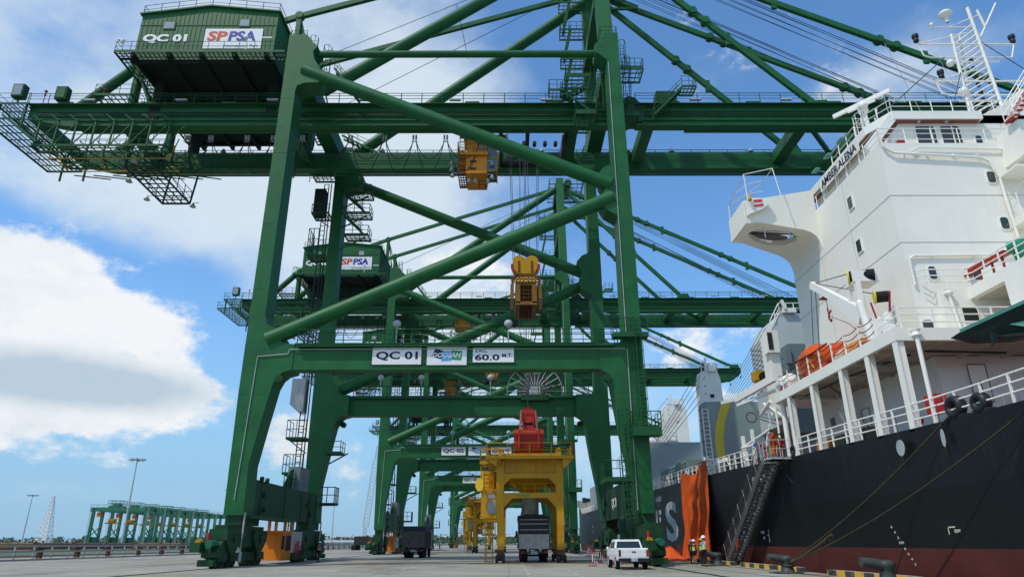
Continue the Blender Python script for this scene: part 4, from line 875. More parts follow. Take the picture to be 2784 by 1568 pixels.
def make_spreader(X, Z, lab, body=True):
    t = thing('spreader_headblock', (X, 60.5, Z), lab, 'headblock', 'yellow headblocks hanging on crane ropes')
    P = []
    for k in range(9): a = PI*(1.05-k*.95/8); P.append((X-.62+.62*math.cos(a), Z+4.2+.58*math.sin(a)))
    Q = [(2*X-x, z) for x, z in P[::-1]]
    out = [(X-.85, Z+2.9), (X-1.25, Z+3.7)]+P+Q+[(X+1.25, Z+3.7), (X+.85, Z+2.9)]
    b = MB(); b.poly(out, 'y', 59.7, 59.85); b.poly(out, 'y', 61.1, 61.25); b.box(X-.9, X+.9, 59.8, 61.2, Z+2.75, Z+3.0); b.build('cheek_plate', YEL, t)
    b = MB()
    for dx in (-.62, .62): b.tube((X+dx, 59.9, Z+4.1), (X+dx, 61.1, Z+4.1), .6, 18); b.bar((X+dx, 59.66, Z+3.0), (X+dx, 59.66, Z+4.2), .16, .08)
    b.box(X-.95, X+.95, 59.7, 61.3, Z+2.3, Z+2.75); b.build('sheave', RUST, t)
    b = MB()
    for dx, n_ in ((-1.3, 2), (-.55, 1), (.0, 2), (.5, 1), (1.2, 2)):
        for j in range(n_): b.tube((X+dx*.9+j*.15, 60.5, Z+(4.5 if abs(dx) < 1 else 3.5)), (X+dx*1.15+j*.15+(.0 if abs(dx) > 1 else -.4*dx), 60.5, 40), .03, 4)
    b.tube((X-.9, 60.4, Z+4.7), (X-.2, 60.4, Z+5.6), .04, 4); b.tube((X+.9, 60.4, Z+4.7), (X+.2, 60.4, Z+5.6), .04, 4)
    b.build('hoist_rope', mat('hoist_rope_grey', (.12, .12, .13), .6), t)
    if body:
        b = MB(); v = [(X-.85, 59.3, Z+2.35), (X+.85, 59.3, Z+2.35), (X+1.15, 58.2, Z+1.5), (X-1.15, 58.2, Z+1.5)]
        b.add(v+[(q[0], q[1]+.06, q[2]-.08) for q in v], [(0, 1, 2, 3), (7, 6, 5, 4), (0, 4, 5, 1), (1, 5, 6, 2), (2, 6, 7, 3), (3, 7, 4, 0)]); b.build('striped_apron', STR, t)
        b = MB(); b.box(X-1.0, X-.55, 58.3, 62.7, Z-.6, Z+1.4); b.box(X+.55, X+1.0, 58.3, 62.7, Z-.6, Z+1.4); b.box(X-1.0, X+1.0, 58.3, 58.5, Z-.75, Z-.45); b.box(X-1.0, X+1.0, 62.5, 62.7, Z-.75, Z+1.2); b.box(X-1.0, X+1.0, 58.35, 62.6, Z+1.2, Z+1.5)
        for s in (-1, 1): b.box(X+s*1.3-.16, X+s*1.3+.16, 58.2, 58.8, Z-.2, Z+1.2)
        b.build('spreader_frame', mat('spreader_yellow', (.24, .12, .012), .6, .3, .6, (.07, .035, .02), scale=1.5), t)
        b = MB(); b.grate(X-.55, X+.55, 58.5, 62.5, Z-.5, 4, 6, .06)
        for s in (-1, 1): b.box(X+s*1.32-.14, X+s*1.32+.14, 58.2, 59.2, Z-1.3, Z-.2); b.box(X+s*1.25-.12, X+s*1.25+.12, 58.3, 62.6, Z+1.2, Z+1.9)
        for k in range(5): b.bar((X-.5, 58.45, Z-.4+k*.38), (X+.5, 58.45, Z-.4+k*.38), .05); b.bar((X-.5+k*.25, 58.45, Z-.5), (X-.5+k*.25, 58.45, Z+1.2), .04)
        b.build('inner_grille', RUST, t)
        for s in (-1, 1):
            b = MB(); b.poly([(X+s*1.0, Z+2.3), (X+s*1.4, Z+3.3), (X+s*1.4, Z+3.7), (X+s*1.15, Z+3.7), (X+s*1.1, Z+2.9), (X+s*.95, Z+2.1), (X+s*1.3, Z+1.7), (X+s*1.4, Z+2.2)][::s], 'y', 59.2, 59.5); b.build('guide_arm', RED, t)
        # ropes down to the grab
        b = MB(); b.tube((X-.75, 60.5, Z-.6), (X+.1, 60.5, 13.0), .03, 4); b.tube((X+.6, 60.5, Z-.6), (X+.15, 60.5, 13.6), .03, 4); b.tube((X-.3, 60.3, Z-.6), (X+.1, 60.3, 13.6), .025, 4); b.tube((X+.3, 60.3, Z-.6), (X+.15, 60.3, 13.6), .025, 4); b.sph((X+.12, 60.5, 15.9), .22, 8)
        b.build('grab_rope', mat('hoist_rope_grey', (.12, .12, .13), .6), t)
    return t
make_spreader(1.66, 22.75, 'yellow headblock with black striped apron hanging high in the nearest crane')
s2_ = make_spreader(-2.95, 26.0, 'smaller looking yellow headblock hanging in the second crane beyond', body=False); s2_.location.y += 56.4
# red grab
t = thing('grab_bucket', (1.75, 60.5, 8.0), 'red clamshell grab hanging just above the yellow hopper', 'grab'); X = 1.75
GRB = mat('grab_red', (.42, .035, .02), .5, .2, .45, (.12, .03, .02), scale=1.3)
b = MB(); b.poly([(59.0, 10.6), (62.0, 10.6), (62.2, 10.3), (61.9, 9.1), (60.5, 8.45), (59.1, 9.1), (58.8, 10.3)], 'x', X-1.28, X+1.28); b.box(X-1.32, X+1.32, 58.72, 58.95, 10.28, 10.46); b.box(X-1.3, X+1.3, 59.0, 59.2, 10.55, 10.75)
for dx in (-.85, .85): b.box(X+dx-.06, X+dx+.06, 58.75, 59.1, 9.1, 10.7)
b.build('shell', GRB, t)
b = MB(); b.box(X-.46, X+.46, 59.9, 61.1, 10.7, 11.25); b.build('lower_sheave_box', GRB, t)
b = MB(); b.box(X-.5, X+.5, 59.8, 61.2, 11.45, 12.45); b.poly([(X-.6, 12.45), (X+.6, 12.45), (X+.35, 12.72), (X+.1, 12.75), (X, 13.1), (X-.1, 12.75), (X-.35, 12.72)], 'y', 60.0, 61.0); b.box(X-.56, X+.56, 59.75, 59.85, 12.2, 12.32)
for k in (-.3, .3): b.box(X+k-.03, X+k+.03, 59.76, 59.8, 11.5, 12.4)
b.build('head', GRB, t)
b = MB()
for k in (-.2, .0, .2): b.tube((X+k, 60.5, 11.2), (X+k, 60.5, 11.5), .07, 6)
b.build('reeving', DK, t)
for s in (-1, 1):
    for yy, y2 in ((59.8, 59.1), (61.2, 61.9)):
        b = MB(); b.bar((X+s*.62, yy, 12.5), (X+s*.74, y2, 10.6), .15, .18); b.tube((X+s*.55, y2, 10.65), (X+s*.9, y2, 10.65), .14, 8); b.build('arm', mat('grab_pink', (.34, .08, .06), .6, .2, .4), t)
# ------------------------------------------------------------ the moored bulk carrier
SX, SW = 16.6, 28.0
SC = SX+SW/2
def lerp_tab(tab, y):
    if y <= tab[0][0]: return tab[0][1]
    for (a, p), (b_, q) in zip(tab, tab[1:]):
        if y <= b_: return p+(q-p)*(y-a)/(b_-a)
    return tab[-1][1]
DECK = [(5, 5.7), (24, 5.71), (28, 5.79), (32, 5.92), (39, 6.08), (46.6, 6.36), (57, 6.7), (66, 6.84), (77, 7.1), (125, 7.25), (160, 7.6), (166, 8.6), (185, 10.4), (200, 11.2)]
HALF = [(5, 9.0), (9, 11.4), (14, 13.0), (20, 13.9), (24, 14.0), (164, 14.0), (175, 13.2), (184, 10.8), (192, 6.5), (198, 1.6), (200, .15)]
def deckz(y): return lerp_tab(DECK, y)
def hull_x(y, z):
    h = lerp_tab(HALF, y)
    if z < 3.4 and y < 60: h -= (3.4-z)*max(0, (60-y)/60)*.12
    if z < 2 and y > 165: h -= (2-z)*(y-165)/35*.5
    return max(.1, h)
ship = thing('cargo_ship', (SC, 60, 0), 'moored bulk carrier with black hull, white deckhouse and name board', 'ship')
ys = [5, 7, 9, 12, 16, 20, 24, 28, 32, 36, 40, 46, 52, 60, 70, 80, 95, 110, 125, 140, 152, 160, 164, 166, 170, 175, 180, 184, 188, 192, 195, 198, 200]
def hullpart(zf, name, mt, parent):
    b = MB()
    for s in (-1, 1):
        g = []
        for y in ys:
            z0, z1 = zf(y); row = []
            for k in range(5):
                z = z0+(z1-z0)*k/4; row.append((SC+s*hull_x(y, z), y, z))
            g.append(row)
        b.quadstrip(g, True)
    y = ys[0]; z0, z1 = zf(y)
    b.add([(SC-hull_x(y, z0), y, z0), (SC+hull_x(y, z0), y, z0), (SC+hull_x(y, z1), y, z1), (SC-hull_x(y, z1), y, z1)], [(0, 1, 2, 3)])
    return b.build(name, mt, parent)
hull = hullpart(lambda y: (3.4, deckz(y)), 'hull', HULL, ship)
hullpart(lambda y: (1.2, 3.4), 'hull_lower_band', mat('hull_navy_shaded', (.004, .0065, .0075), .42, .3, .3, (.03, .028, .024), scale=.25), hull)  # shade below the knuckle, where the hull curves in, put into the colour
hullpart(lambda y: (-5.5, 1.2), 'antifouling', BOOT, hull)
b = MB(); g = [[(SC+s*hull_x(y, 9), y, deckz(y)-.02) for s in (-1, -.33, .33, 1)] for y in ys]; b.quadstrip(g, False); b.build('deck', mat('deck_red', (.16, .06, .045), .7, .2, .3), ship)
# white sheer rail along the main deck forward of the gangway: stanchions with raking stays
b = MB()
for k in range(88):
    y = 46.5+k*1.35; z = deckz(y); x = SC-hull_x(y, 9)+.08
    b.bar((x, y, z), (x, y, z+1.1), .11, .05)
    if k % 3 == 0: b.bar((x, y, z+1.0), (x+.1, y+1.2, z), .09, .05)
    if k % 3 == 1: b.bar((x+.05, y, z+.1), (x, y+.9, z+1.0), .08, .05)
for f in (.38, .72, 1.1):
    pts = [(SC-hull_x(y, 9)+.08, y, deckz(y)+f) for y in range(46, 166, 4)]; b.path(pts, .035, 5)
b.build('deck_rail', WHB, ship)
b = MB()
for y0, y1 in ((20.5, 39.3),):
    n_ = 13
    for k in range(n_+1):
        y = y0+(y1-y0)*k/n_; b.bar((SX+.1, y, deckz(y)), (SX+.1, y, deckz(y)+.95), .07, .07)
    for f in (.34, .66, .97): b.path([(SX+.1, y, deckz(y)+f) for y in (20.5, 24, 28, 32, 36, 39.6)], .035, 6)
b.build('poop_rail', WHT, ship)
# deckhouse block
tower = MB(); tower.box(20, 41.2, 31, 43.5, 10.05, 21.55)
house2 = tower.build('deckhouse', WHT, ship)
b = MB()
for z in (15.66, 18.35): b.box(19.985, 41.21, 30.985, 43.51, z, z+.028)
for y in (35.3, 39.2): b.box(19.99, 20, y, y+.02, 10.1, 21.5)
b.build('weld_seam', mat('seam_grey', (.40, .41, .39), .6), house2)
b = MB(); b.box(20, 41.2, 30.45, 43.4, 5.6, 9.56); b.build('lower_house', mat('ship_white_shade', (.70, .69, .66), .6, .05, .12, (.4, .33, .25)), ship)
b = MB(); b.box(21, 41.2, 30.5, 31, 10.05, 12.95); b.build('first_deckhouse', WHT, ship)
# boat deck slab with deep white edge
b = MB(); b.box(SX, SX+SW, 27.6, 40.4, 9.66, 10.05); b.box(SX-.02, SX+.18, 27.55, 40.45, 9.5, 10.06); b.box(SX+.18, SX+SW, 27.55, 27.75, 9.5, 10.06); b.poly([(16.6, 40.45), (20, 40.45), (20, 43.2), (18.4, 43.2), (16.6, 41.6)], 'z', 9.52, 10.05)
b.build('boat_deck', WHT, ship)
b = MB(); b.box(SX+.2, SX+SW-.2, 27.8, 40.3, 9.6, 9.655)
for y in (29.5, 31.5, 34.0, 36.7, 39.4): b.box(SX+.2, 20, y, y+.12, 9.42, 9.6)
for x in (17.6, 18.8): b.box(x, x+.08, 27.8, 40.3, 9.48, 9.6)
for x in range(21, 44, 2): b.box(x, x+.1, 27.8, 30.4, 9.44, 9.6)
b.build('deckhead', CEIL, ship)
b = MB(); b.path([(17.2, 38.5, 9.35), (17.4, 33.5, 9.35), (18.2, 29.4, 9.35)], .045, 6); b.path([(18.8, 37.6, 9.3), (17.5, 35.9, 9.3)], .04, 6); b.path([(18.4, 28.6, 9.3), (22.2, 28.9, 9.3)], .05, 6); b.build('deckhead_pipe', DK, ship)
for x, y in ((18.2, 38.2), (17.8, 31.1), (18.1, 30), (21.8, 29.2)): b = MB(); b.bar((x-.45, y, 9.28), (x+.45, y, 9.28), .16, .1); b.build('deck_lamp', GUARD, ship)
for y in (39.5, 36.3, 32.85, 30.2, 27.75):
    b = MB(); z = deckz(y); b.box(SX+.02, SX+.36, y-.1, y+.12, z-.1, 9.66); b.box(SX+.0, SX+.05, y-.16, y+.18, z-.1, 9.6); b.build('deck_post', WHT, ship)
b = MB(); b.tube((17.45, 27.45, 5.6), (17.45, 27.45, 9.75), .09, 12); b.lathe([(.1, 0), (.19, .06), (.19, .12), (.14, .16), (.17, .3), (.2, .34), (.1, .36)], (17.45, 27.45, 9.6), 14); b.tube((SX+.5, 41.6, 6.3), (SX+.5, 41.6, 9.6), .16, 12); b.tube((SX+.3, 42.3, 6.3), (SX+.3, 42.3, 9.5), .07, 8); b.build('downpipe', WHT, ship)
# rails of the boat deck
for y in [29.2+k*1.45 for k in range(8)]+[40.2]: b = MB(); b.bar((SX+.12, y, 10.05), (SX+.12, y, 11.1), .07, .05); b.build('boat_deck_stanchion', WHB, ship)
b = MB()
for f in (.4, .72, 1.02):
    for k in range(8):
        y0 = 29.2+k*1.45; b.path([(SX+.12, y0+1.45*j/5, 10.05+f-.13*(1-abs(2*j/5-1)**2)) for j in range(6)], .022, 5)
b.build('rail_rope', mat('rope_brown', (.08, .03, .025), .8), ship)
b = MB()
for f in (.36, .7, 1.02): b.path([(SX+.5, 27.8, 10.05+f), (24.5, 27.8, 10.05+f)], .03, 6); b.path([(SX+.12, 28.9, 10.05+f-.3), (SX+.5, 27.8, 10.05+f)], .025, 6)
for x in (17.1, 18.6, 19.9, 21.2, 22.3, 23.4): b.bar((x, 27.8, 10.05), (x, 27.8, 11.07), .06, .05)
b.bar((SX+.55, 27.9, 10.05), (SX+.2, 28.9, 11.0), .07, .05); b.build('boat_deck_rail', WHB, ship)
# upper aft block on the right with an overhang, its rail, bench and vent
b = MB(); b.box(22.4, 39, 18, 30.5, 12.42, 13.0); b.box(22.4, 22.7, 18, 28.1, 10.05, 12.42); b.box(22.7, 39, 27.6, 27.9, 10.05, 12.42); b.build('aft_block', WHT, ship)
b = MB(); b.box(22.75, 38.8, 28.0, 30.4, 12.36, 12.42); b.sph((23.0, 28.6, 12.3), .2, 8, sz=.5); b.build('aft_deckhead', CEIL, ship)
b = MB()
for f in (.35, .68, 1.0): b.path([(20.2, 30.7, 13+f), (20.5, 30.55, 13+f), (22.3, 30.55, 13+f), (22.6, 30.2, 13+f), (22.6, 27.9, 13.0+f), (22.6, 26.2, 13.0+f)], .028, 6)
for x, y in ((20.6, 30.55), (21.5, 30.55), (22.5, 30.4), (22.6, 29.3), (22.6, 28.3), (22.6, 27.2)): b.bar((x, y, 12.95), (x, y, 14.0), .06, .05)
b.build('aft_rail', WHB, ship)
t = MB(); t.bar((22.95, 30.6, 13.95), (23.1, 28.3, 13.95), .5, .14); t.bar((22.95, 31.0, 13.8), (22.95, 30.6, 13.95), .4, .05)
for y in (30.2, 29.3, 28.6): t.bar((23.0, y, 13.0), (23.0, y, 13.9), .08)
t.build('stretcher_rack', RED, ship)
GV = mat('vent_green', (.015, .24, .13), .45, .12)
b = MB(); b.lathe([(.24, 0), (.24, .62), (.28, .64), (.28, .72), (.24, .74), (.24, .8), (.42, .86), (.44, 1.25), (.42, 1.29), (0, 1.31)], (23.4, 28.0, 13.0), 22); b.path([(23.25, 27.9, 14.31), (23.25, 27.9, 14.37), (23.5, 27.9, 14.37), (23.5, 27.9, 14.31)], .012, 4); b.build('mushroom_vent', GV, ship)
b = MB(); b.path([(20.15, 30.9, 13.3), (20.15, 30.9, 14.7), (20.4, 30.9, 14.88), (29, 30.9, 14.98)], .06, 8)
for x in (21.5, 23.6, 25.5): b.bar((x, 30.9, 14.9), (x-.2, 31, 14.75), .05)
b.path([(20.0, 30.85, 21.9), (20.15, 30.85, 21.2), (20.6, 30.85, 20.85), (25.2, 30.85, 20.55), (25.6, 30.85, 20.3), (25.9, 30.85, 19.3), (26.0, 30.85, 10.1)], .07, 8)
b.path([(21.6, 30.88, 20.95), (22.0, 30.88, 21.2), (30, 30.88, 21.0)], .045, 8)
for x in (21.2, 22.4, 23.8, 25.1): b.bar((x, 30.88, 20.8), (x, 31, 20.7), .07)
b.path([(21.6, 30.4, 10.1), (21.35, 30.4, 12.6)], .08, 8); b.lathe([(.09, 0), (.2, .05), (.2, .12), (.1, .2)], (21.35, 30.4, 12.6), 12)
b.build('wall_pipe', WHT, ship)
# right edge: stair well with galleries and raking stair
b = MB(); b.box(25.9, 41, 29.6, 31, 16.45, 16.85); b.box(25.9, 41, 29.6, 31, 19.3, 19.4); b.poly([(29.4, 20.0), (29.4, 21.95), (31, 21.95), (31, 20.0)], 'x', 26.5, 41); b.build('gallery', WHT, house2)
b = MB(); b.rail([(26.0, 30.9, 16.85), (26.0, 29.65, 17.4), (30, 29.65, 17.4)], 1.0, .8, .03); b.stairs((26.3, 29.6, 22.0), (29.6, 29.6, 26.2), .7); b.path([(26.6, 30.5, 15.2), (26.7, 30.5, 16.0), (27.2, 30.4, 16.3), (30, 30.4, 16.4)], .07, 8); b.build('gallery_rail', WHB, house2)
b = MB()
for k in range(14): c = Vector((26.35, 29.55, 22.05)).lerp(Vector((29.6, 29.55, 26.2)), k/14); b.bar((c.x, 29.1, c.z), (c.x, 29.9, c.z), .3, .05)
b.build('stair_tread', RED, house2)
# bridge deck: bulwark, wheelhouse, roof with deep eave
b = MB(); b.box(22.1, 38.9, 33.0, 42.5, 21.5, 24.75); b.poly([(33, 21.6), (35.4, 24.7), (33, 24.7)], 'x', 22.08, 22.1); wh = b.build('wheelhouse', WHT, ship)
b = MB(); b.poly([(22.2, 32.55), (27.4, 32.55), (27.4, 33.0), (38.4, 33.0), (38.4, 42.8), (21.4, 42.8), (21.4, 34.2)], 'z', 24.2, 24.72); b.bar((22.35, 32.8, 24.5), (20.35, 32.8, 22.15), .5, .42, (0, 1, 0)); b.build('wheelhouse_roof', WHB, ship)
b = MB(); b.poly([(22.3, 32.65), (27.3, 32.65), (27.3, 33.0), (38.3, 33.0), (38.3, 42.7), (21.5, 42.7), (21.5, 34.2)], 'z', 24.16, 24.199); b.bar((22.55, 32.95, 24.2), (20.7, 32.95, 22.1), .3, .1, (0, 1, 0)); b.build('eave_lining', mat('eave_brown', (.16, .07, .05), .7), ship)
b = MB(); b.rail([(21.5, 38.5, 24.72), (21.5, 34.3, 24.72), (22.3, 32.7, 24.72), (29.5, 32.7, 24.72)], .85, 1.15, .035, (.5,)); b.rail([(20.2, 37.5, 21.55), (20.2, 31.2, 21.55), (29, 31.2, 21.55)], 1.05, 1.5, .03, (.36, .7)); b.build('bridge_rail', WHB, ship)
def wind(x0, x1, y, z0, z1, par=wh, m_=GLS, mull=None, lean=.0):
    r_ = .1
    def rr(a, b_, c, d, r): 
        out = []
        for (cx, cz, st) in ((b_-r, d-r, 0), (a+r, d-r, 90), (a+r, c+r, 180), (b_-r, c+r, 270)):
            for k in range(4): an = math.radians(st+k*30); out.append((cx+math.cos(an)*r, cz+math.sin(an)*r))
        return out
    b = MB(); b.poly(rr(x0-.07, x1+.07, z0-.07, z1+.07, .17), 'y', y-.05, y); f = b.build('window', WHB, par)
    b = MB(); b.poly(rr(x0, x1, z0, z1, .12), 'y', y-.062, y-.051); b.build('pane', m_, f)
    if mull:
        b = MB(); b.bar((mull, y-.08, z0), (mull, y-.08, z1), .06, .04); b.build('mullion', WHB, f)
wind(23.6, 24.7, 33.0, 22.6, 23.95, mull=24.45); wind(25.05, 26.15, 33.0, 22.6, 23.95, mull=25.7); wind(26.95, 27.3, 33.0, 22.65, 23.3)
for x0, x1, z0, z1 in ((25.35, 25.75, 19.1, 19.75), (25.35, 25.75, 16.4, 17.05), (21.02, 21.38, 13.65, 14.32), (23.2, 23.56, 13.6, 14.3)): wind(x0, x1, 31.0, z0, z1, house2, GLC)
wind(21.75, 22.55, 30.5, 11.3, 11.95, house2, GLC); wind(19.2+.9, 19.7+.9, 30.99, 10.75, 11.5, house2)
for y, z in ((34.7, 19.55), (34.7, 16.8), (40.95, 19.65)):
    b = MB(); b.box(19.93, 20, y-.3, y+.3, z-.08, z+.78); f = b.build('window', WHB, house2); b = MB(); b.box(19.915, 19.929, y-.22, y+.22, z, z+.7); b.build('pane', GLC, f)
for x in (23.8, 25.4):
    b = MB(); b.sph((x, 32.8, 24.2), .12, 8); b.bar((x, 33, 24.25), (x, 32.8, 24.25), .06); b.build('wall_lamp', ST, wh)
b = MB(); b.box(22.35, 22.75, 32.85, 33.0, 22.2, 22.95); b.build('fire_box', mat('fire_red', (.42, .015, .02), .45), wh)
# bridge wing
W0 = (20.0, 38.85); W1 = (15.2, 38.6); W2 = (15.2, 41.5); W3 = (20.0, 41.5)
def under(x): return lerp_tab([(15.2, 20.5), (16.0, 20.62), (19.0, 20.15), (19.4, 20.0), (19.7, 19.75), (19.88, 19.4), (20.0, 18.8)], x)
xs_ = [15.2, 16.0, 17, 18.4, 19.0, 19.4, 19.7, 19.88, 20.0]
def topz(x): return 22.1+(x-15.2)/4.8*.95
def yf(x): return 41.5+(x-15.2)/4.8*1.9
b = MB()
def yn(x): return W0[1]+(W1[1]-W0[1])*(20-x)/4.8
g = [[(x, yn(x), under(x)), (x, yn(x), topz(x))] for x in xs_]; b.quadstrip(g, False)
g = [[(x, yn(x)+.08, under(x)+.0), (x, yn(x)+.08, topz(x))] for x in xs_]; b.quadstrip(g, False)
b.add([(x, yn(x), topz(x)) for x in (15.2, 20)]+[(x, yn(x)+.08, topz(x)) for x in (20, 15.2)], [(0, 1, 2, 3)])
g = [[(x, yf(x), under(x)), (x, yf(x), 22.1)] for x in xs_]; b.quadstrip(g, False)
b.box(15.2, 15.28, 38.55, 41.5, 20.5, 22.1)
# underside with its opening
nh = [(15.9, 40.3), (16.3, 39.7), (17.3, 39.5), (18.5, 39.45), (18.95, 39.8), (19.1, 40.4)]; fh = [(15.9, 40.3), (16.3, 41.0), (17.2, 41.6), (18.2, 41.7), (18.8, 41.2), (19.1, 40.4)]
xu = [15.2, 15.9, 16.1, 16.3, 16.8, 17.3, 17.9, 18.5, 18.8, 18.95, 19.1, 19.4, 19.7, 19.88, 20.0]
def hn(x): return lerp_tab(nh, x)
def hf(x): return lerp_tab(fh, x)
b.quadstrip([[(x, yn(x), under(x)), (x, hn(x), under(x))] for x in xu], False); b.quadstrip([[(x, hf(x), under(x)), (x, yf(x), under(x))] for x in xu], False)
xh = xu[1:11]; b.quadstrip([[(x, hn(x), under(x)), (x, hn(x), under(x)+.4)] for x in xh], False); b.quadstrip([[(x, hf(x), under(x)), (x, hf(x), under(x)+.4)] for x in xh], False)
b.build('bridge_wing', WHT, ship)
b = MB(); b.box(15.3, 19.9, 39.0, 41.45, 21.05, 21.12); b.poly([(15.3, yf(15.3)-.06), (19.9, yf(19.9)-.06), (19.9, yf(19.9)-.02), (15.3, yf(15.3)-.02)], 'z', 20.62, 21.8); b.box(19.85, 19.97, 39.0, 43, 20.3, 21.1); b.build('wing_floor_liner', mat('wing_shade', (.07, .06, .055), .8), ship)  # floor and added liner plates coloured dark for the shade inside the opening
b = MB()
for f in (.0, .35, .7): b.path([(15.6, 39.2, 20.3+f), (18.2, 39.3, 20.15+f), (19.2, 40.6, 20.1+f)], .03, 6)
for x, y in ((16.6, 39.2), (18.3, 39.4), (18.9, 40.2)): b.bar((x, y, 19.8), (x, y, 21), .05)
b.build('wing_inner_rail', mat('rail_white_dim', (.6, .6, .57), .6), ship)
b = MB(); b.poly([(15.35, 21.0), (16.4, 21.45), (16.75, 21.75), (16.75, 22.15), (15.6, 22.2), (15.35, 22.0)], 'y', 38.3, 38.6); wb = b.build('side_light_box', WHB, ship)
b = MB(); b.bar((15.8, 38.28, 21.95), (16.35, 38.28, 22.0), .05, .14); b.bar((15.8, 38.28, 21.6), (16.4, 38.28, 21.7), .05, .12); b.build('side_light', mat('lens_red', (.6, .03, .01), .3), wb)
b = MB(); b.lathe([(.02, .42), (.08, .4), (.08, .2), (.12, .15), (.12, 0), (.05, -.05)], (15.5, 38.1, 21.9), 10); b.build('wing_lamp', YEL, ship)
b = MB(); A = [(15.3, 41.2), (15.3, 38.7), (16.0, 38.4), (17.3, 38.1)]
for z in (.9, 1.8): b.path([(15.25, 41.3, 22.1+z*.62), (15.6, 40.4, 22.4+z*.75), (16.2, 39.6, 22.5+z*.8), (16.9, 39.2, 22.4+z*.85)], .025, 5)
b.path([(15.25, 41.3, 22.1), (15.25, 41.3, 23.2), (15.6, 38.8, 24.2), (15.6, 38.7, 22.1)], .03, 5); b.path([(15.6, 38.8, 24.2), (17.3, 38.2, 24.3), (17.5, 38.0, 22.1)], .03, 5); b.path([(15.25, 41.3, 23.2), (17.0, 39.6, 23.9), (17.3, 38.2, 24.3)], .025, 5)
b.rail([(20.0, 39.5, 21.55), (20, 37.6, 21.55)], .9, .9, .03); b.build('wing_rail', WHB, ship)
# name board on the deckhouse side
b = MB(); b.box(19.93, 20.0, 32.75, 37.65, 22.22, 23.02); nb = b.build('name_board', WHT, ship); text('lettering', 'AMBER ALENA', NAVY, nb, 19.92, 37.45, 22.36, 4.5, .52, face='-x', bold=.012)
b = MB()
for y in (33.2, 34.7, 36.0, 37.6): b.bar((20.1, y, 21.5), (20.1, y, 23.2), .06)
b.build('board_bracket', WHB, nb); b = MB()
for y in (33.4, 35.1, 36.8): b.bar((19.4, y-.3, 23.3), (19.4, y+.3, 23.3), .28, .1); b.bar((19.4, y, 23.3), (20, y, 23.2), .05)
b.build('board_lamp', mat('lamp_green', (.1, .3, .25), .5), nb)
# monkey island: radar post, cage, aerials, raking lattice mast
b = MB(); b.tube((22.9, 36, 24.9), (22.75, 36, 27.1), .17, 12, .14); b.tube((22.75, 36, 27.1), (22.7, 36, 27.55), .3, 14); b.sph((22.6, 35.7, 27.35), .3, 10); rp = b.build('radar_post', WHB, ship)
b = MB(); b.bar((21.55, 37.4, 27.72), (23.8, 34.55, 27.72), .16, .26); b.bar((22.1, 36.6, 27.5), (23.2, 35.3, 27.5), .12, .12); b.build('radar_scanner', WHB, rp)
b = MB(); b.ladder((22.2, 36, 24.9), (22.2, 36, 26.6), .5, .3, .03, (1, 0, 0), True); b.path([(23.0, 35.4, 24.9), (23.1, 35.2, 26.8)], .03, 5); b.path([(23.4, 35.6, 24.9), (23.1, 35.6, 26.4)], .04, 5); b.build('radar_ladder', WHB, ship)
MW = WHB
mast = MB()
la, lb = Vector((28.7, 35, 24.9)), Vector((29.0, 35, 32.4)); ra, rb_ = Vector((30.9, 35, 25.6)), Vector((30.6, 35, 34.6))
mast.tube(la, lb, .1, 8); mast.tube(ra, rb_, .11, 8); mast.tube((29.8, 36.4, 25), (30.2, 35.8, 33), .08, 6)
for k in range(18):
    f = k/18; p = la.lerp(lb, f); q = ra.lerp(rb_, min(1, (f+.05)*.86)); mast.tube(p, q, .045, 5)
    mast.tube(p, Vector((29.8, 36.4, 25)).lerp(Vector((30.2, 35.8, 33)), f), .035, 4); mast.tube(q, Vector((29.8, 36.4, 25)).lerp(Vector((30.2, 35.8, 33)), f), .035, 4)
m_ = mast.build('mast', MW, ship)
b = MB()
for z, x0, x1 in ((31.6, 26.5, 33.0), (28.7, 27.0, 33.6)):
    b.path([(x0, 35, z), (x1, 35, z)], .06, 6); b.path([(x0+.1, 35, z), (x0+.35, 35, z-.9), (x0+.8, 35, z-1.05), (x1-.5, 35, z-1.05), (x1-.1, 35, z)], .05, 5); b.path([(x0, 35, z), (30, 35, z+.9)], .05, 5)
b.path([(27.8, 35, 33.0), (30.7, 35, 33.0)], .05, 5); b.path([(29, 35, 33), (31.2, 35, 34)], .04, 5); b.tube((30.9, 35, 32.2), (32.6, 35, 35.0), .07, 6); b.tube((31.4, 35, 33), (31.2, 35, 34.4), .09, 6)
for z, x0 in ((30.2, 28.2), (27.2, 28.3)): b.path([(x0, 35, z), (31.6, 35, z)], .05, 5)
b.tube((24.9, 35, 28.7), (27, 35, 28.9), .03, 4); b.build('yard', MW, m_)
b = MB(); b.lathe([(0, .28), (.3, .24), (.42, .1), (.4, 0), (.15, -.12), (.1, -.6)], (29.0, 35, 34.0), 16); b.sph((27.9, 35, 33.2), .14, 8); b.sph((28.7, 35, 27.9), .3, 10); b.sph((28.4, 35, 30.1), .25, 8); b.build('satellite_dome', MW, m_)
for x, z in ((26.6, 31.75), (27.6, 28.9), (32.9, 31.7), (33.4, 28.8)):
    b = MB(); b.lathe([(.1, 0), (.16, .05), (.16, .25), (.1, .3), (.2, .36), (.2, .6), (.1, .66), (0, .68)], (x, 35, z), 10); b.build('signal_lamp', DK, m_)
b = MB()
for k in range(9): b.sph((30.3, 35.6, 25.8+k*.62), .16, 6, sz=1.4)
b.build('insulator_string', DK, m_)
b = MB(); b.poly([(33.3, 30.2), (34.8, 30.1), (34.7, 29.3), (34.0, 29.3)], 'y', 34.98, 35.0); b.build('flag', mat('flag_red', (.6, .02, .08), .7), m_)
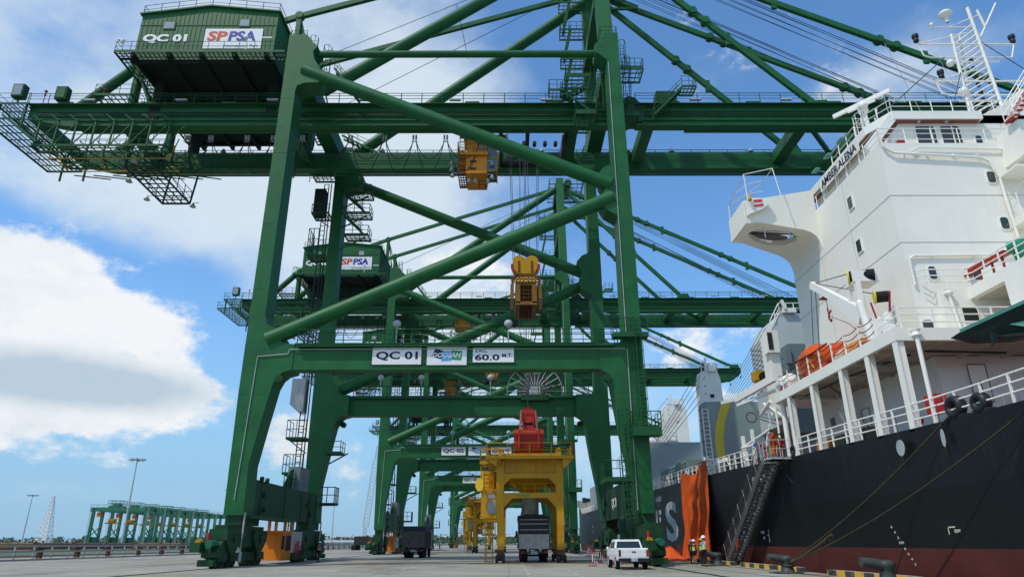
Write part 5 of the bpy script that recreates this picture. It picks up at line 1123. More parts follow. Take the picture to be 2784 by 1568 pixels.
b = MB(); b.poly([(28.0, 24.9), (31.2, 26.6), (31.2, 24.9)], 'y', 33.2, 37); b.poly([(30.9, 26.9), (31.3, 26.9), (33, 23.0), (31.6, 23.0)], 'y', 33.4, 36.4); b.build('mast_base', WHT, ship)
b = MB()
for p, q in (((23.0, 34, 25.9), (28.2, 35, 30.6)), ((26.6, 34, 25.2), (29.0, 35, 29.6)), ((30.8, 35, 31.8), (34, 34, 27))): b.tube(p, q, .03, 4)
b.build('mast_stay', DK, ship)
b = MB(); b.tube((25.1, 34, 25), (23.8, 34, 30.8), .022, 4); b.tube((28.2, 34, 25), (26.8, 34, 30.2), .018, 4); b.tube((23.3, 34.4, 25), (23.2, 34.4, 27.2), .03, 4); b.build('whip_aerial', GUARD, ship)
# doors and fittings of the lower house
def door(x0, y, z0, w=.85, h=1.75, fc='y', col=WHT):
    b = MB()
    if fc == 'y': b.box(x0, x0+w, y-.05, y, z0, z0+h)
    else: b.box(x0-.05, x0, y, y+w, z0, z0+h)
    d = b.build('door', col, ship)
    b = MB()
    pts = [(x0, y-.06, z0), (x0, y-.06, z0+h), (x0+w, y-.06, z0+h), (x0+w, y-.06, z0)] if fc == 'y' else [(x0-.06, y, z0), (x0-.06, y, z0+h), (x0-.06, y+w, z0+h), (x0-.06, y+w, z0)]
    b.path(pts+[pts[0]], .022, 5); c = (x0+w*.5, y-.09, z0+h*.55) if fc == 'y' else (x0-.09, y+w*.5, z0+h*.55); b.tube(c, Vector(c)+Vector((0, 0, -.4)), .03, 5); b.build('door_frame', mat('gasket_grey', (.12, .11, .1), .7), d); return d
door(21.35, 30.45, 7.4); door(20, 37.0, 6.6, .8, 1.8, 'x'); door(20, 35.6, 6.7, .8, 1.9, 'x', mat('door_dark', (.03, .025, .02), .6)); door(20, 38.2, 6.6, .75, 1.7, 'x')
b = MB(); b.box(19.97, 20, 41.2, 41.75, 8.0, 8.6); b.build('porthole', GLS, ship)
b = MB(); b.rail([(20.3, 29.6, 6.6), (23.8, 29.6, 6.6)], 1.0, .9, .025); b.stairs((19.3, 36.8, 5.95), (19.3, 38.4, 8.4), .6, (1, 0, 0)); b.path([(19.2, 30.3, 9.3), (19.2, 30.3, 6)], .03, 5); b.build('deck_stair', WHB, ship)
b = MB(); b.box(17.5, 17.85, 27.3, 28.0, 6.35, 7.15); b.tube((17.9, 27.2, 6.3), (17.9, 27.2, 7.1), .04, 6); b.sph((17.4, 28.4, 6.2), .14, 8); b.build('hose_box', mat('fire_red', (.42, .015, .02), .45), ship)
b = MB(); b.box(17.3, 18.1, 37.2, 38.3, 6.05, 6.75); b.build('crate', mat('ply_orange', (.40, .17, .05), .7, .2, .2), ship)
b = MB(); b.box(17.4, 18.0, 35.3, 36.2, 6.0, 6.7); b.box(17.5, 18.1, 32.9, 33.6, 6.0, 6.7); b.build('dark_bin', mat('bin_green_black', (.02, .035, .03), .6), ship)
# chocks (roller fairleads) at the deck edge
for y, sc_ in ((25.0, 1.0), (39.9, .8), (23.6, .8)):
    b = MB(); z = deckz(y)
    g = []
    for k in range(17):
        a = 2*PI*k/16; cy, cz = y+math.cos(a)*.34*sc_, z+.42*sc_+math.sin(a)*.30*sc_
        g.append([(16.75+.22*math.cos(t_*PI/4), cy+math.cos(a)*.15*math.sin(t_*PI/4), cz+math.sin(a)*.15*math.sin(t_*PI/4)) for t_ in range(9)])
    b.quadstrip(g); b.box(16.62, 16.95, y-.55*sc_, y+.55*sc_, z-.02, z+.1); b.build('mooring_chock', mat('chock_black', (.018, .022, .026), .45), ship)
# writing on the hull
HY = SX-.004
text('hull_letter', 'S', mat('hull_letter_white', (.50, .52, .51), .6, .15, .35, (.2, .15, .1)), hull, HY, 74.9, 1.55, 5.2, 3.85, face='-x', bold=.03)
text('hull_mark', 'TUG', mat('mark_white', (.62, .63, .62), .6), hull, HY, 78.4, 4.35, 1.5, .45, face='-x', bold=.02)
b = MB(); b.poly([(77.3, 4.0), (78.1, 4.0), (77.7, 3.45)], 'x', HY-.004, HY); b.poly([(77.64, 4.25), (77.76, 4.25), (77.76, 3.9), (77.64, 3.9)], 'x', HY-.006, HY-.001); b.build('tug_arrow', MT['mark_white'], hull)
text('hull_mark', 'ACH  BCH', MT['mark_white'], hull, HY, 79.2, 5.7, 3.0, .5, face='-x', bold=.02)
b = MB(); b.box(HY-.004, HY, 77.66, 77.74, 5.3, 6.4); b.build('hull_line', MT['mark_white'], hull)
text('hull_mark', 'SCHU', mat('mark_white_dim', (.42, .43, .43), .6), hull, HY, 47.3, 5.15, 2.3, .45, face='-x', bold=.02)
text('hull_mark', 'TUG', MT['mark_white'], hull, HY, 46.9, 1.98, .6, .17, face='-x'); text('hull_mark', 'VP', MT['mark_white'], hull, HY, 46.6, 1.62, .35, .17, face='-x'); b = MB(); b.box(HY-.004, HY, 45.5, 45.54, 1.45, 2.2); b.box(HY-.004, HY, 45.54, 45.8, 1.85, 1.89); b.build('hull_line', MT['mark_white'], hull)
DM = mat('draft_mark', (.55, .57, .42), .6)
for k, (s, z) in enumerate((('6', 2.0), ('4', 1.78), ('2', 1.56), ('12M', 1.36), ('8', 1.12), ('6', .92), ('4', .72), ('2', .52))):
    text('draft_mark', s, DM, hull, SX-.004+(.12*(3.4-z)*.5), 31.0-k*.16+(.12 if len(s) > 1 else 0), z, .12*len(s), .1, face='-x')
b = MB(); b.box(SX+.08, SX+.09, 26.55, 27.0, 1.93, 1.98); b.box(SX+.08, SX+.09, 26.95, 27.0, 1.7, 1.98); b.build('hull_line', DM, hull)
text('draft_mark', 'RUW', DM, hull, SX+.08, 26.6, 1.75, .35, .12, face='-x')
for y in (125, 133, 141, 150): text('hull_mark', 'TUG', MT['mark_white'], hull, HY, y, 4.2, 1.4, .6, face='-x') if y in (125, 141) else None
b = MB(); b.poly([(123.8, 3.7), (124.8, 3.7), (124.3, 2.9)], 'x', HY-.005, HY); b.poly([(139.8, 3.7), (140.8, 3.7), (140.3, 2.9)], 'x', HY-.005, HY); b.build('tug_arrow', MT['mark_white'], hull)
# forward deck: hatch coamings, open hatch covers, grey gear
b = MB()
for y0 in (60, 84, 108, 132): b.box(19, 42, y0, y0+20, 6.8, 8.6)
b.build('hatch_coaming', GRY, ship)
for n_, (y, x0, x1, z0, z1) in enumerate(((57.0, 16.75, 28.4, 8.05, 12.7), (82.0, 16.9, 29.5, 7.6, 12.75))):
    b = MB(); b.box(x0, x1, y, y+.5, z0, z1); b.box(x0-.15, x0+.1, y+.1, y+1.4, z0+.2, z1-.1)
    for k in range(5): b.box(x0-.25, x0-.1, y+.3, y+1.2, z0+.5+k*.9, z0+.6+k*.9)
    o = b.build('hatch_cover', GRY if n_ == 0 else mat('ship_grey_pale', (.33, .38, .38), .6, .06, .1), ship)
    if n_ == 0:
        b = MB(); cx, cz = 25.1, 8.85
        for r_, w_, a0, a1 in ((7.45, .7, 148, 187), (3.0, .7, 100, 190)):
            g = []
            for k in range(25):
                a = math.radians(a0+(a1-a0)*k/24)
                row = []
                for rr_ in (r_-w_/2, r_+w_/2):
                    x, z = cx+rr_*math.cos(a), cz+rr_*math.sin(a); row.append((x, y-.006, min(max(z, z0), z1)))
                g.append(row)
            b.quadstrip(g, False)
        b.build('yellow_ring', mat('ring_yellow', (.60, .50, .05), .6, .1, .15), o)
        b = MB(); g = []
        for k in range(33):
            a = 2*PI*k/32; g.append([(20.6+r_*math.cos(a), y-.01, 11.35+r_*math.sin(a)) for r_ in (.38, .46)])
        b.quadstrip(g, False); b.build('hatch_ring', RUST, o)
        b = MB(); b.ladder((16.6, 56.6, 6.7), (16.6, 56.6, 12), .5, .35, .04); b.build('hatch_ladder', WHB, ship)
b = MB(); b.box(17.0, 18.6, 66, 77.5, 7.9, 8.9)
for k in range(3): b.box(16.94, 17.0, 66, 77.5, 8.05+k*.28, 8.13+k*.28)
b.build('deck_locker', mat('locker_grey', (.18, .25, .24), .6, .1, .2), ship)
b = MB(); b.tube((17.3, 60.5, 6.9), (17.3, 60.5, 8.6), .13, 8); b.path([(17.2, 55.5, 7.4), (17.2, 56.8, 7.8), (17.2, 59.8, 7.7)], .2, 8); b.bar((16.8, 53, 7.45), (16.8, 60, 7.15), .25, .3); b.bar((16.9, 49, 6.3), (16.9, 49, 8.6), .22); b.bar((17.4, 48.4, 6.3), (17.4, 48.4, 9), .2); b.path([(16.6, 45.9, 8.0), (16.6, 46.0, 7.6), (16.6, 48.6, 7.7), (17.0, 44.0, 8.3), (17, 43.9, 8.6)], .08, 6); b.path([(17.1, 45.0, 7.4), (17.1, 44.6, 8.2)], .12, 6); b.build('deck_fittings', WHB, ship)
b = MB(); b.tube((16.6, 42.2, 10.1-.3), (16.8, 44.6, 9.4), .12, 8); b.tube((17.9, 42.0, 8.3), (16.7, 43.4, 9.75), .13, 8); b.path([(16.75, 43.3, 9.7), (16.8, 43.2, 8.2)], .02, 4); b.sph((16.7, 43.5, 9.85), .12, 8); b.build('stores_davit', WHB, ship)
b = MB(); b.bar((17.5, 60, 7.9), (17.5, 64, 7.9), .5, .6); b.build('striped_block', STR, ship)
# grey funnel shaped casing behind the boat deck and deck crane houses
b = MB(); b.poly([(21.3, 10), (21.3, 17.4), (22.2, 18.9), (24.1, 18.9), (24.4, 10)], 'y', 52, 57); b.build('crane_house', mat('ship_grey_white', (.50, .54, .54), .55, .05, .1), ship)
b = MB(); b.rail([(21.3, 51.9, 17.4), (22.2, 51.9, 18.9), (24.0, 51.9, 18.9)], .9, .7, .04); b.box(22.4, 23.5, 51.7, 53, 18.95, 19.25); b.bar((22.6, 51.7, 19.2), (22.4, 51.7, 20.0), .2); b.build('house_rail', WHB, ship)
b = MB(); b.box(22.5, 23.2, 51.98, 52, 15.2, 15.45); b.build('name_plate', mat('plate_blue', (.05, .05, .25), .6), ship)
b = MB(); b.box(21.6, 23.4, 50, 51.9, 9, 15.8); b.box(21.3, 21.7, 49.8, 50.2, 14.2, 15.4); b.build('grey_casing', mat('casing_grey', (.15, .21, .23), .6, .08, .1), ship)
b = MB(); b.box(19.35, 20.05, 48, 49.5, 9.8, 16.0); b.poly([(19.1, 14.5), (20.0, 14.5), (20.0, 16.2), (19.2, 16.2)], 'y', 47.7, 48.6); b.build('vent_trunk', WHT, ship)
b = MB(); b.box(19.2, 19.55, 47.66, 47.7, 14.7, 16.0); b.build('vent_opening', DK, ship)
b = MB()
for k in range(9): b.tube((20.2-k*.02, 50+k*.15, 17.6-k*.45), (24.2+k*.1, 76, 16.2-k*.16), .025, 4)
for k in range(3): b.tube((20.0, 52, 13.2-k*.3), (23.3, 78, 13.0-k*.1), .03, 4)
b.build('crane_rope', WIRE, ship)
b = MB(); b.bar((18.45, 45.5, 12.1), (17.75, 51.8, 11.85), .3, .5); b.bar((18.7, 46.5, 11.4), (17.7, 51.6, 11.35), .16, .2); b.bar((17.75, 51.8, 11.85), (17.6, 55, 12.2), .2, .25); b.build('crane_jib', WHB, ship)
b = MB(); b.box(19.0, 19.8, 50.5, 51.5, 13.1, 13.8); b.build('rope_guide', YEL, ship); b = MB(); b.tube((19.6, 50.2, 13.3), (19.6, 50.5, 13.3), .38, 14); b.build('rope_wheel', RUB, ship)
def deck_crane(x, y, w, z1, s=1):
    b = MB(); b.poly([(x-w*.62, 7), (x-w*.5, z1-1), (x-w*.38, z1), (x+w*.38, z1), (x+w*.5, z1-1), (x+w*.62, 7)], 'y', y, y+w*.9); c = b.build('deck_crane', WHB, ship)
    b = MB(); b.rail([(x-w*.4, y, z1), (x+w*.4, y, z1), (x+w*.4, y+w, z1)], .9, .6, .05); b.bar((x-w*.2, y, z1), (x-w*.15, y, z1+1.5), .2); b.bar((x-.2, y, z1+.2), (x+.6, y, z1+.2), .8, .7); b.build('crane_top', WHB, c)
    b = MB(); b.box(x-w*.1, x+w*.1, y-.02, y, z1-3.1, z1-2.7); b.build('crane_plate', NAVY, c)
    b = MB(); b.box(x+w*.15, x+w*.62, y-1.4, y, 10.5, 12.2); b.build('crane_cab', WHB, c)
    b = MB()
    for k in range(5): b.tube((x-w*.3, y-.2, z1+1-k*.9), (x-w*2.4, y+10, z1-8-k*.3), .04, 4)
    b.build('crane_wire', WIRE, c); return c
deck_crane(27.4, 110, 3.6, 22.8); deck_crane(23.0, 75, 2.3, 19.8)
b = MB(); b.bar((18.0, 84, 13.6), (21.2, 84, 16.4), .5, 1.1); b.path([(18.4, 83.6, 13.4), (18.6, 83.6, 9.2)], .05, 4); b.path([(19.6, 83.6, 13.8), (19.2, 83.6, 9.2)], .05, 4); b.box(17.4, 21.2, 85, 86, 12.6, 13.4); b.rail([(17.3, 85, 13.4), (21, 85, 13.4)], 1, .8, .05); b.build('cargo_jib', WHB, ship)
# forecastle gear far ahead
b = MB(); b.box(18.1, 21.5, 150, 156, 7.4, 12.8); b.build('fore_casing', MT['ship_grey_pale'], ship)
b = MB(); b.poly([(166, 8.6), (166, 10.6), (196, 12.6), (196, 11.0)], 'x', 18.4, 18.7); b.box(18, 30, 160, 165, 7.5, 10.2); b.build('forecastle', mat('fore_buff', (.45, .44, .38), .6), ship)
b = MB()
for k in range(6): b.tube((17.4+k*.5, 163+k, 10.2), (17.4+k*.5, 163+k, 11.3), .35, 8)
b.build('winch', DK, ship)

# ---- things standing on the ship
t = thing('lifeboat', (18.1, 37.0, 10.1), 'orange lifeboat lying on the edge of the ship\'s boat deck', 'lifeboat')
LBO = mat('lifeboat_orange', (.62, .085, .012), .4, .1, .1)
b = MB(); g = []
for k in range(13):
    s = k/12; y = 39.4-s*4.9; w = (.95*math.sin(PI*min(1, .12+s*.9)) ** .5)*(1 if s < .85 else .75)
    g.append([(18.0+w*math.cos(a), y, 11.35+(-1.0 if math.sin(a) < 0 else .75)*abs(math.sin(a))**.8*(.8+.2*w)*(1 if math.sin(a) < 0 else (1.1 if s < .45 else .35))) for a in [2*PI*j/14 for j in range(15)]])
b.quadstrip(g); b.add(g[0][:-1], [tuple(range(14))]); b.add(g[-1][:-1], [tuple(range(14))]); b.build('hull', LBO, t)
b = MB(); b.path([(17.05, y, 11.38+.04*math.sin(y)) for y in (39.3, 38.4, 37.4, 36.4, 35.4, 34.6)], .05, 6); b.build('fender_rope', mat('rope_brown', (.08, .03, .025), .8), t)
b = MB(); b.path([(17.3, 37.6, 12.0), (17.1, 37.2, 11.4), (17.2, 36.8, 10.6)], .05, 5); b.build('strap', YEL, t)
b = MB(); b.box(17.4, 18.6, 38.6, 38.8, 10.05, 10.7); b.box(17.4, 18.6, 35.4, 35.6, 10.05, 10.7); b.build('cradle', RED, t)
t = thing('boat_cover_bundle', (18, 33.6, 10.05), 'pale and orange crumpled boat cover lying beside the orange lifeboat', 'cover')
b = MB(); rr = random.Random(4); g = []
for k in range(12):
    y = 34.6-k*.22; g.append([(18+(.7+.1*rr.random())*math.cos(a), y, 10.45+(.55+.12*rr.random())*math.sin(a)*(1 if k not in (0, 11) else .6)) for a in [2*PI*j/14 for j in range(15)]]); g[-1][-1] = g[-1][0]
b.quadstrip(g[:6]); b.add(g[0][:-1], [tuple(range(14))]); b.build('pale_cover', mat('canvas_pale', (.55, .42, .34), .8, .3, .3, (.35, .1, .05), scale=3, bump=.4), t)
b = MB(); b.quadstrip(g[5:]); b.add(g[-1][:-1], [tuple(range(14))]); b.build('orange_cover', mat('canvas_orange', (.55, .22, .06), .8, .4, .3, scale=3, bump=.5), t)
t = thing('life_raft', (17.4, 41.0, 10.1), 'white life raft canister strapped in its cradle at the end of the boat deck', 'life raft')
b = MB(); b.lathe([(0, -1.0), (.3, -.98), (.42, -.75), (.43, -.03), (.46, 0), (.43, .03), (.42, .75), (.3, .98), (0, 1.0)], (17.4, 41.2, 10.75), 16, 'y'); b.build('canister', WHB, t)
b = MB(); b.bar((17.05, 41.7, 10.1), (17.05, 40.8, 10.8), .07); b.bar((17.05, 40.7, 10.1), (17.05, 41.6, 10.8), .07); b.box(17.0, 17.8, 40.5, 41.9, 10.05, 10.25); b.build('cradle', RED, t)
t = thing('provision_crane', (18.2, 31.8, 10.05), 'small white provision crane with black hose drums beside the boat deck rail', 'deck crane')
b = MB(); b.lathe([(.95, 0), (1.15, .25), (1.2, .42), (1.1, .5), (.5, .55)], (18.4, 31.6, 10.05), 20); b.build('turntable', mat('crane_base_red', (.22, .05, .04), .5, .3, .3, (.5, .48, .45)), t)
b = MB(); b.tube((18.0, 31.8, 10.5), (17.85, 32.0, 12.75), .2, 14); b.sph((17.85, 32.0, 12.75), .2, 10); b.box(18.1, 18.9, 31.2, 32.0, 10.5, 11.7); b.tube((18.7, 31.3, 11.6), (18.7, 31.3, 12.0), .22, 10); b.build('column', WHB, t)
b = MB(); v = [Vector((17.95, 32.1, 12.3)), Vector((18.0, 37.0, 15.65))]; b.bar(v[0], v[1], .3, .42); b.bar(v[0]+Vector((0, .2, -.35)), v[0].lerp(v[1], .5)+Vector((0, 0, -.2)), .3, .5); b.build('jib', WHB, t)
b = MB(); b.bar((18.0, 33.2, 12.9), (18.0, 33.0, 14.2), .18); b.bar((18.0, 32.2, 13.0), (18.0, 32.2, 14.0), .25); b.box(17.85, 19.1, 32.2, 33.2, 13.98, 14.06); b.box(17.8, 19.15, 32.1, 32.2, 14.0, 14.6); b.build('drum_frame', WHB, t)
b = MB(); b.tube((17.95, 32.7, 14.4), (19.0, 32.2, 14.35), .36, 18); b.tube((18.25, 31.3, 12.8), (18.8, 31.1, 12.8), .28, 18); b.build('hose_drum', RUB, t)
b = MB(); b.tube((17.88, 32.74, 14.4), (17.95, 32.7, 14.4), .42, 18); b.tube((18.2, 31.32, 12.8), (18.26, 31.3, 12.8), .33, 18); b.build('drum_flange', mat('flange_yellow', (.7, .55, .03), .5), t)
b = MB(); b.path([(18, 36.9, 15.7), (17.95, 32.9, 14.7)], .025, 4); b.path([(18, 36.8, 15.7), (18.2, 31.4, 13.05)], .025, 4); b.path([(17.9, 37.0, 15.5), (17.6, 37.6, 10.9)], .025, 4); b.path([(18.0, 36.7, 15.3), (17.7, 37.0, 10.9)], .025, 4); b.path([(18, 35.6, 14.6), (17.9, 35.5, 13.3)], .025, 4); b.path([(17.9, 35.4, 13.2), (18.2, 34.2, 12.4), (18.5, 33, 11.2)], .018, 4); b.build('crane_wire', WIRE, t)
b = MB(); b.lathe([(.28, 0), (.1, .1), (.05, .2)], (18, 35.9, 14.4), 12); b.path([(17.95, 35.6, 13.7), (17.9, 35.45, 13.35), (17.9, 35.15, 13.45), (17.9, 35.45, 13.3), (17.9, 35.5, 13.05), (17.9, 35.3, 12.85), (17.9, 35.25, 13.0)], .05, 6); b.bar((18.1, 31.5, 12.6), (18.2, 31.2, 10.8), .06); b.bar((18.6, 30.9, 11.9), (18.8, 30.9, 13.0), .08); b.build('hook_block', mat('hook_red', (.28, .02, .04), .5), t)
# gangway
t = thing('gangway', (16.0, 46, 0), 'grey aluminium gangway slanting from the quay up to the black hull', 'gangway')
ga = Vector((15.75, 50.6, .2)); gb = Vector((15.95, 41.9, 6.05))
GW = mat('gangway_grey', (.16, .16, .155), .55, .3, .3, (.07, .06, .05), metal=.3)
b = MB()
for s in (-.42, .42):
    o = Vector((s, 0, 0)); b.bar(ga+o, gb+o, .09, .42)
b.bar(ga+Vector((0, 0, -.15)), gb+Vector((0, 0, -.15)), .1, .1)
for k in range(27):
    c = ga.lerp(gb, k/26); c2 = ga.lerp(gb, min(1, (k+1)/26)); b.bar(c+Vector((-.42, 0, -.16)), c2+Vector((.42, 0, -.16)), .05); b.bar(c+Vector((.42, 0, -.16)), c2+Vector((-.42, 0, -.16)), .05)
b.build('truss', GW, t)
b = MB()
for k in range(31):
    c = ga.lerp(gb, (k+.5)/31); b.bar(c+Vector((-.4, 0, .02)), c+Vector((.4, 0, .02)), .17, .05)
b.build('tread', mat('tread_alu', (.42, .44, .42), .6, .3), t)
b = MB()
for s in (-.45, .45):
    for k in range(8): c = ga.lerp(gb, k/7)+Vector((s, 0, .1)); b.tube(c, c+Vector((s*.25, .12, 1.05)), .025, 5)
b.build('stanchion', ST, t)
b = MB()
for s in (-.56, .56):
    for f in (.55, 1.1): b.path([ga.lerp(gb, k/14)+Vector((s, .1, f-.04*(k % 2))) for k in range(15)], .018, 4)
b.build('hand_rope', MT['rope_brown'], t)
b = MB(); rr = random.Random(9)
for s in (-.58, .6):
    for k in range(46):
        c = ga.lerp(gb, k/46); c2 = ga.lerp(gb, (k+1.6)/46); b.tube(c+Vector((s, .1, 1.05)), c2+Vector((s*.85, 0, -.25)), .009, 3); b.tube(c2+Vector((s, .1, 1.05)), c+Vector((s*.85, 0, -.25)), .009, 3)
for k in range(60):
    a = Vector((15.4+rr.random()*1.1, 40.6+rr.random()*1.9, 5.95-rr.random()*.9*rr.random())); b.tube(a, a+Vector((rr.uniform(-.3, .3), rr.uniform(-.5, .5), rr.uniform(-.5, .3))), .012, 3)
b.build('safety_net', mat('net_dark', (.05, .05, .045), .9), t)
b = MB(); b.lathe([(.0, 0), (.62, 0), (.64, .1), (0, .1)], (15.95, 41.1, 6.02), 20); b.box(15.4, 16.6, 40.3, 41.5, 6.02, 6.12); b.build('platform', ST, t)
b = MB(); b.rail([(15.4, 41.9, 6.1), (15.4, 40.2, 6.1), (16.5, 40.1, 6.1)], 1.0, .5, .022); b.build('platform_rail', ST, t)
b = MB(); b.poly([(48.6, 1.9), (48.2, 2.2), (47.9, 1.6), (48.5, .9)], 'x', 15.36, 15.4); b.build('red_rag', mat('rag_red', (.42, .03, .02), .8), t)
b = MB(); b.tube((15.6, 50.7, .2), (16.1, 50.7, .2), .16, 12); b.build('foot_roller', RUB, t)
# tarpaulin down the ship's side
t = thing('tarpaulin', (16.4, 61.5, 0), 'orange tarpaulin with a blue edge hanging from the ship\'s rail to the quay', 'tarpaulin')
TO = mat('tarp_orange', (.68, .105, .012), .65, .22, .15, (.3, .05, .01), scale=1.2, bump=.3); TB = mat('tarp_blue', (.03, .06, .42), .6, .2)
b = MB(); g = []
for j in range(26):
    v = j/25; row = []
    for i in range(40):
        u = i/39; y = 65.6-u*7.9+(.5*v*(1-u))-(0.4*v*u); top = 7.25+.65*abs(2*u-1)**1.6-.25*(1-u)
        z = top*(1-v)+.05*v-.35*math.sin(PI*u)*math.sin(PI*min(1, v*3))*(1-v); x = 16.42-.22*math.sin(u*17+v*3.2+.8*math.sin(v*4))*(.3+.7*v)-.10*math.sin(u*41+v*7+math.sin(v*9))-.35*v**3-.10*math.sin(v*26+math.sin(u*PI)*5)*(1-v)**1.5*math.sin(PI*u)
        row.append((x, y, z))
    g.append(row)
b.quadstrip(g); b.build('sheet', TO, t)
b = MB(); b.quadstrip([[(r_[-1][0]-.01, r_[-1][1], r_[-1][2]), (r_[-1][0]-.12, r_[-1][1]-.38, r_[-1][2])] for r_ in g]); b.build('blue_edge', TB, t)
t = thing('tarpaulin_heap', (14.4, 63, 0), 'crumpled orange and blue tarpaulin heap lying on the quay beside the crane', 'tarpaulin')
rr = random.Random(2); b = MB(); g = []
for j in range(12):
    row = []
    for i in range(22):
        u, v = i/21, j/11; h = math.sin(PI*u)*math.sin(PI*v)
        row.append((12.6+v*2.9+rr.uniform(-.1, .1), 68.5-u*8.5+rr.uniform(-.15, .15), .02+h*(.35+.75*math.exp(-((u-.55)**2)*18))*(.75+.5*rr.random())))
    g.append(row)
b.quadstrip(g); b.build('sheet', TO, t)
b = MB(); b.box(12.1, 12.9, 62.5, 64, 0, .55); b.build('blue_bundle', TB, t)
# mooring ropes with rat guards
ROPE = mat('mooring_rope', (.055, .044, .022), .9, .3, scale=6)
def rope(p, q, sag, r, name, lab, n=26):
    p = Vector(p); q = Vector(q); b = MB(); pts = []
    for k in range(n+1): c = p.lerp(q, k/n); c.z -= sag*4*(k/n)*(1-k/n); pts.append(c)
    b.path(pts, r, 8); o = b.build(name, ROPE, off=p); tag(o, lab, 'rope', 'mooring ropes from the stern to the bollard'); return pts
rope((13.95, 36.2, .5), (16.65, 24.9, 6.05), .35, .034, 'mooring_rope', 'steeper mooring rope from the bollard up to the black chock at the rail')
rope((13.95, 36.1, .45), (16.6, 20.3, 5.75), .45, .034, 'mooring_rope', 'longer lower mooring rope running off to the right edge of the photo')
b = MB(); pts = [Vector((13.95, 36.3, .45)).lerp(Vector((14.75, 32.6, 1.75)), k/10)+Vector((0, 0, -.05*k*(10-k)/10)) for k in range(11)]; b.path(pts, .085, 8)
rr = random.Random(1)
for k in range(26): c = pts[9]+Vector((rr.uniform(-.12, .12), rr.uniform(-.5, .5), rr.uniform(-.06, .1))); b.tube(c, c+Vector((rr.uniform(-.1, .1), rr.uniform(-.1, .1), -.3*rr.random())), .012, 3)
b.lathe([(.3, .3), (.36, .35), (.3, .4), (.26, .35)], (13.95, 36.2, 0), 14); o = b.build('rope_splice', ROPE, off=(14, 36, 0)); tag(o, 'frayed thick splice and eye of the ropes round the bollard', 'rope')
def ratguard(x, y, z, w, lab):
    t = thing('rat_guard', (x, y, z), lab, 'rat guard', 'rat guards hanging at the hull')
    b = MB(); P = [(y+w*math.cos(2*PI*k/20), z+.33*math.sin(2*PI*k/20)) for k in range(20)]; b.poly(P, 'x', x-.012, x+.012); b.build('disc', mat('guard_pale', (.33, .40, .38), .6, .2, .4, (.15, .1, .06), streak=False), t)
    b = MB(); b.path([(x, y, z+.33), (x+.05, y+.02, z+1.3)], .012, 4); b.path([(x, y-.05, z-.3), (x, y-.03, z-.65)], .012, 4); b.path([(x, y+.06, z-.3), (x, y+.1, z-.6)], .012, 4); b.build('lanyard', ROPE, t)
ratguard(16.35, 28.45, 5.1, .30, 'round pale rat guard disc hanging upright on the hull, left of the other'); ratguard(16.4, 25.6, 5.1, .12, 'pale rat guard disc seen almost edge on above the ropes')
# dark green steel platform jutting in at the right edge
t = thing('boarding_ramp', (15.2, 19.5, 7.5), 'dark green steel ramp tip jutting in from the right edge of the photo', 'ramp')
GRN = mat('ramp_green', (.006, .018, .014), .5, .2, .2, (.05, .07, .05)); AQ = mat('ramp_aqua', (.05, .20, .15), .5, .15, .2)
P = [(14.25, 20.2, 7.62), (15.6, 18.6, 8.15), (17.2, 17.6, 8.5), (17.2, 17.8, 7.25), (15.1, 18.7, 7.05), (14.72, 19.9, 7.35)]
b = MB(); v = [Vector(p) for p in P]; v2 = [p+Vector((.25, .9, .05)) for p in v]; b.add(v+v2, [tuple(range(6)), tuple(range(11, 5, -1))]+[(i, i+6, (i+1) % 6+6, (i+1) % 6) for i in range(6)]); b.poly([(14.72, 7.4), (15.0, 7.3), (14.68, 6.98)], 'y', 19.5, 19.6); b.build('plate', GRN, t)
b = MB(); b.add([(15.0, 19.1, 7.52), (16.2, 18.15, 7.62), (16.2, 18.2, 7.3), (15.35, 18.7, 7.28)], [(0, 1, 2, 3)]); b.build('underside_plate', AQ, t)
b = MB(); b.bar((14.25, 20.2, 7.64), (15.6, 18.58, 8.2), .05, .10); b.bar((15.6, 18.58, 8.2), (17.2, 17.58, 8.58), .05, .16); b.build('top_flange', AQ, t)
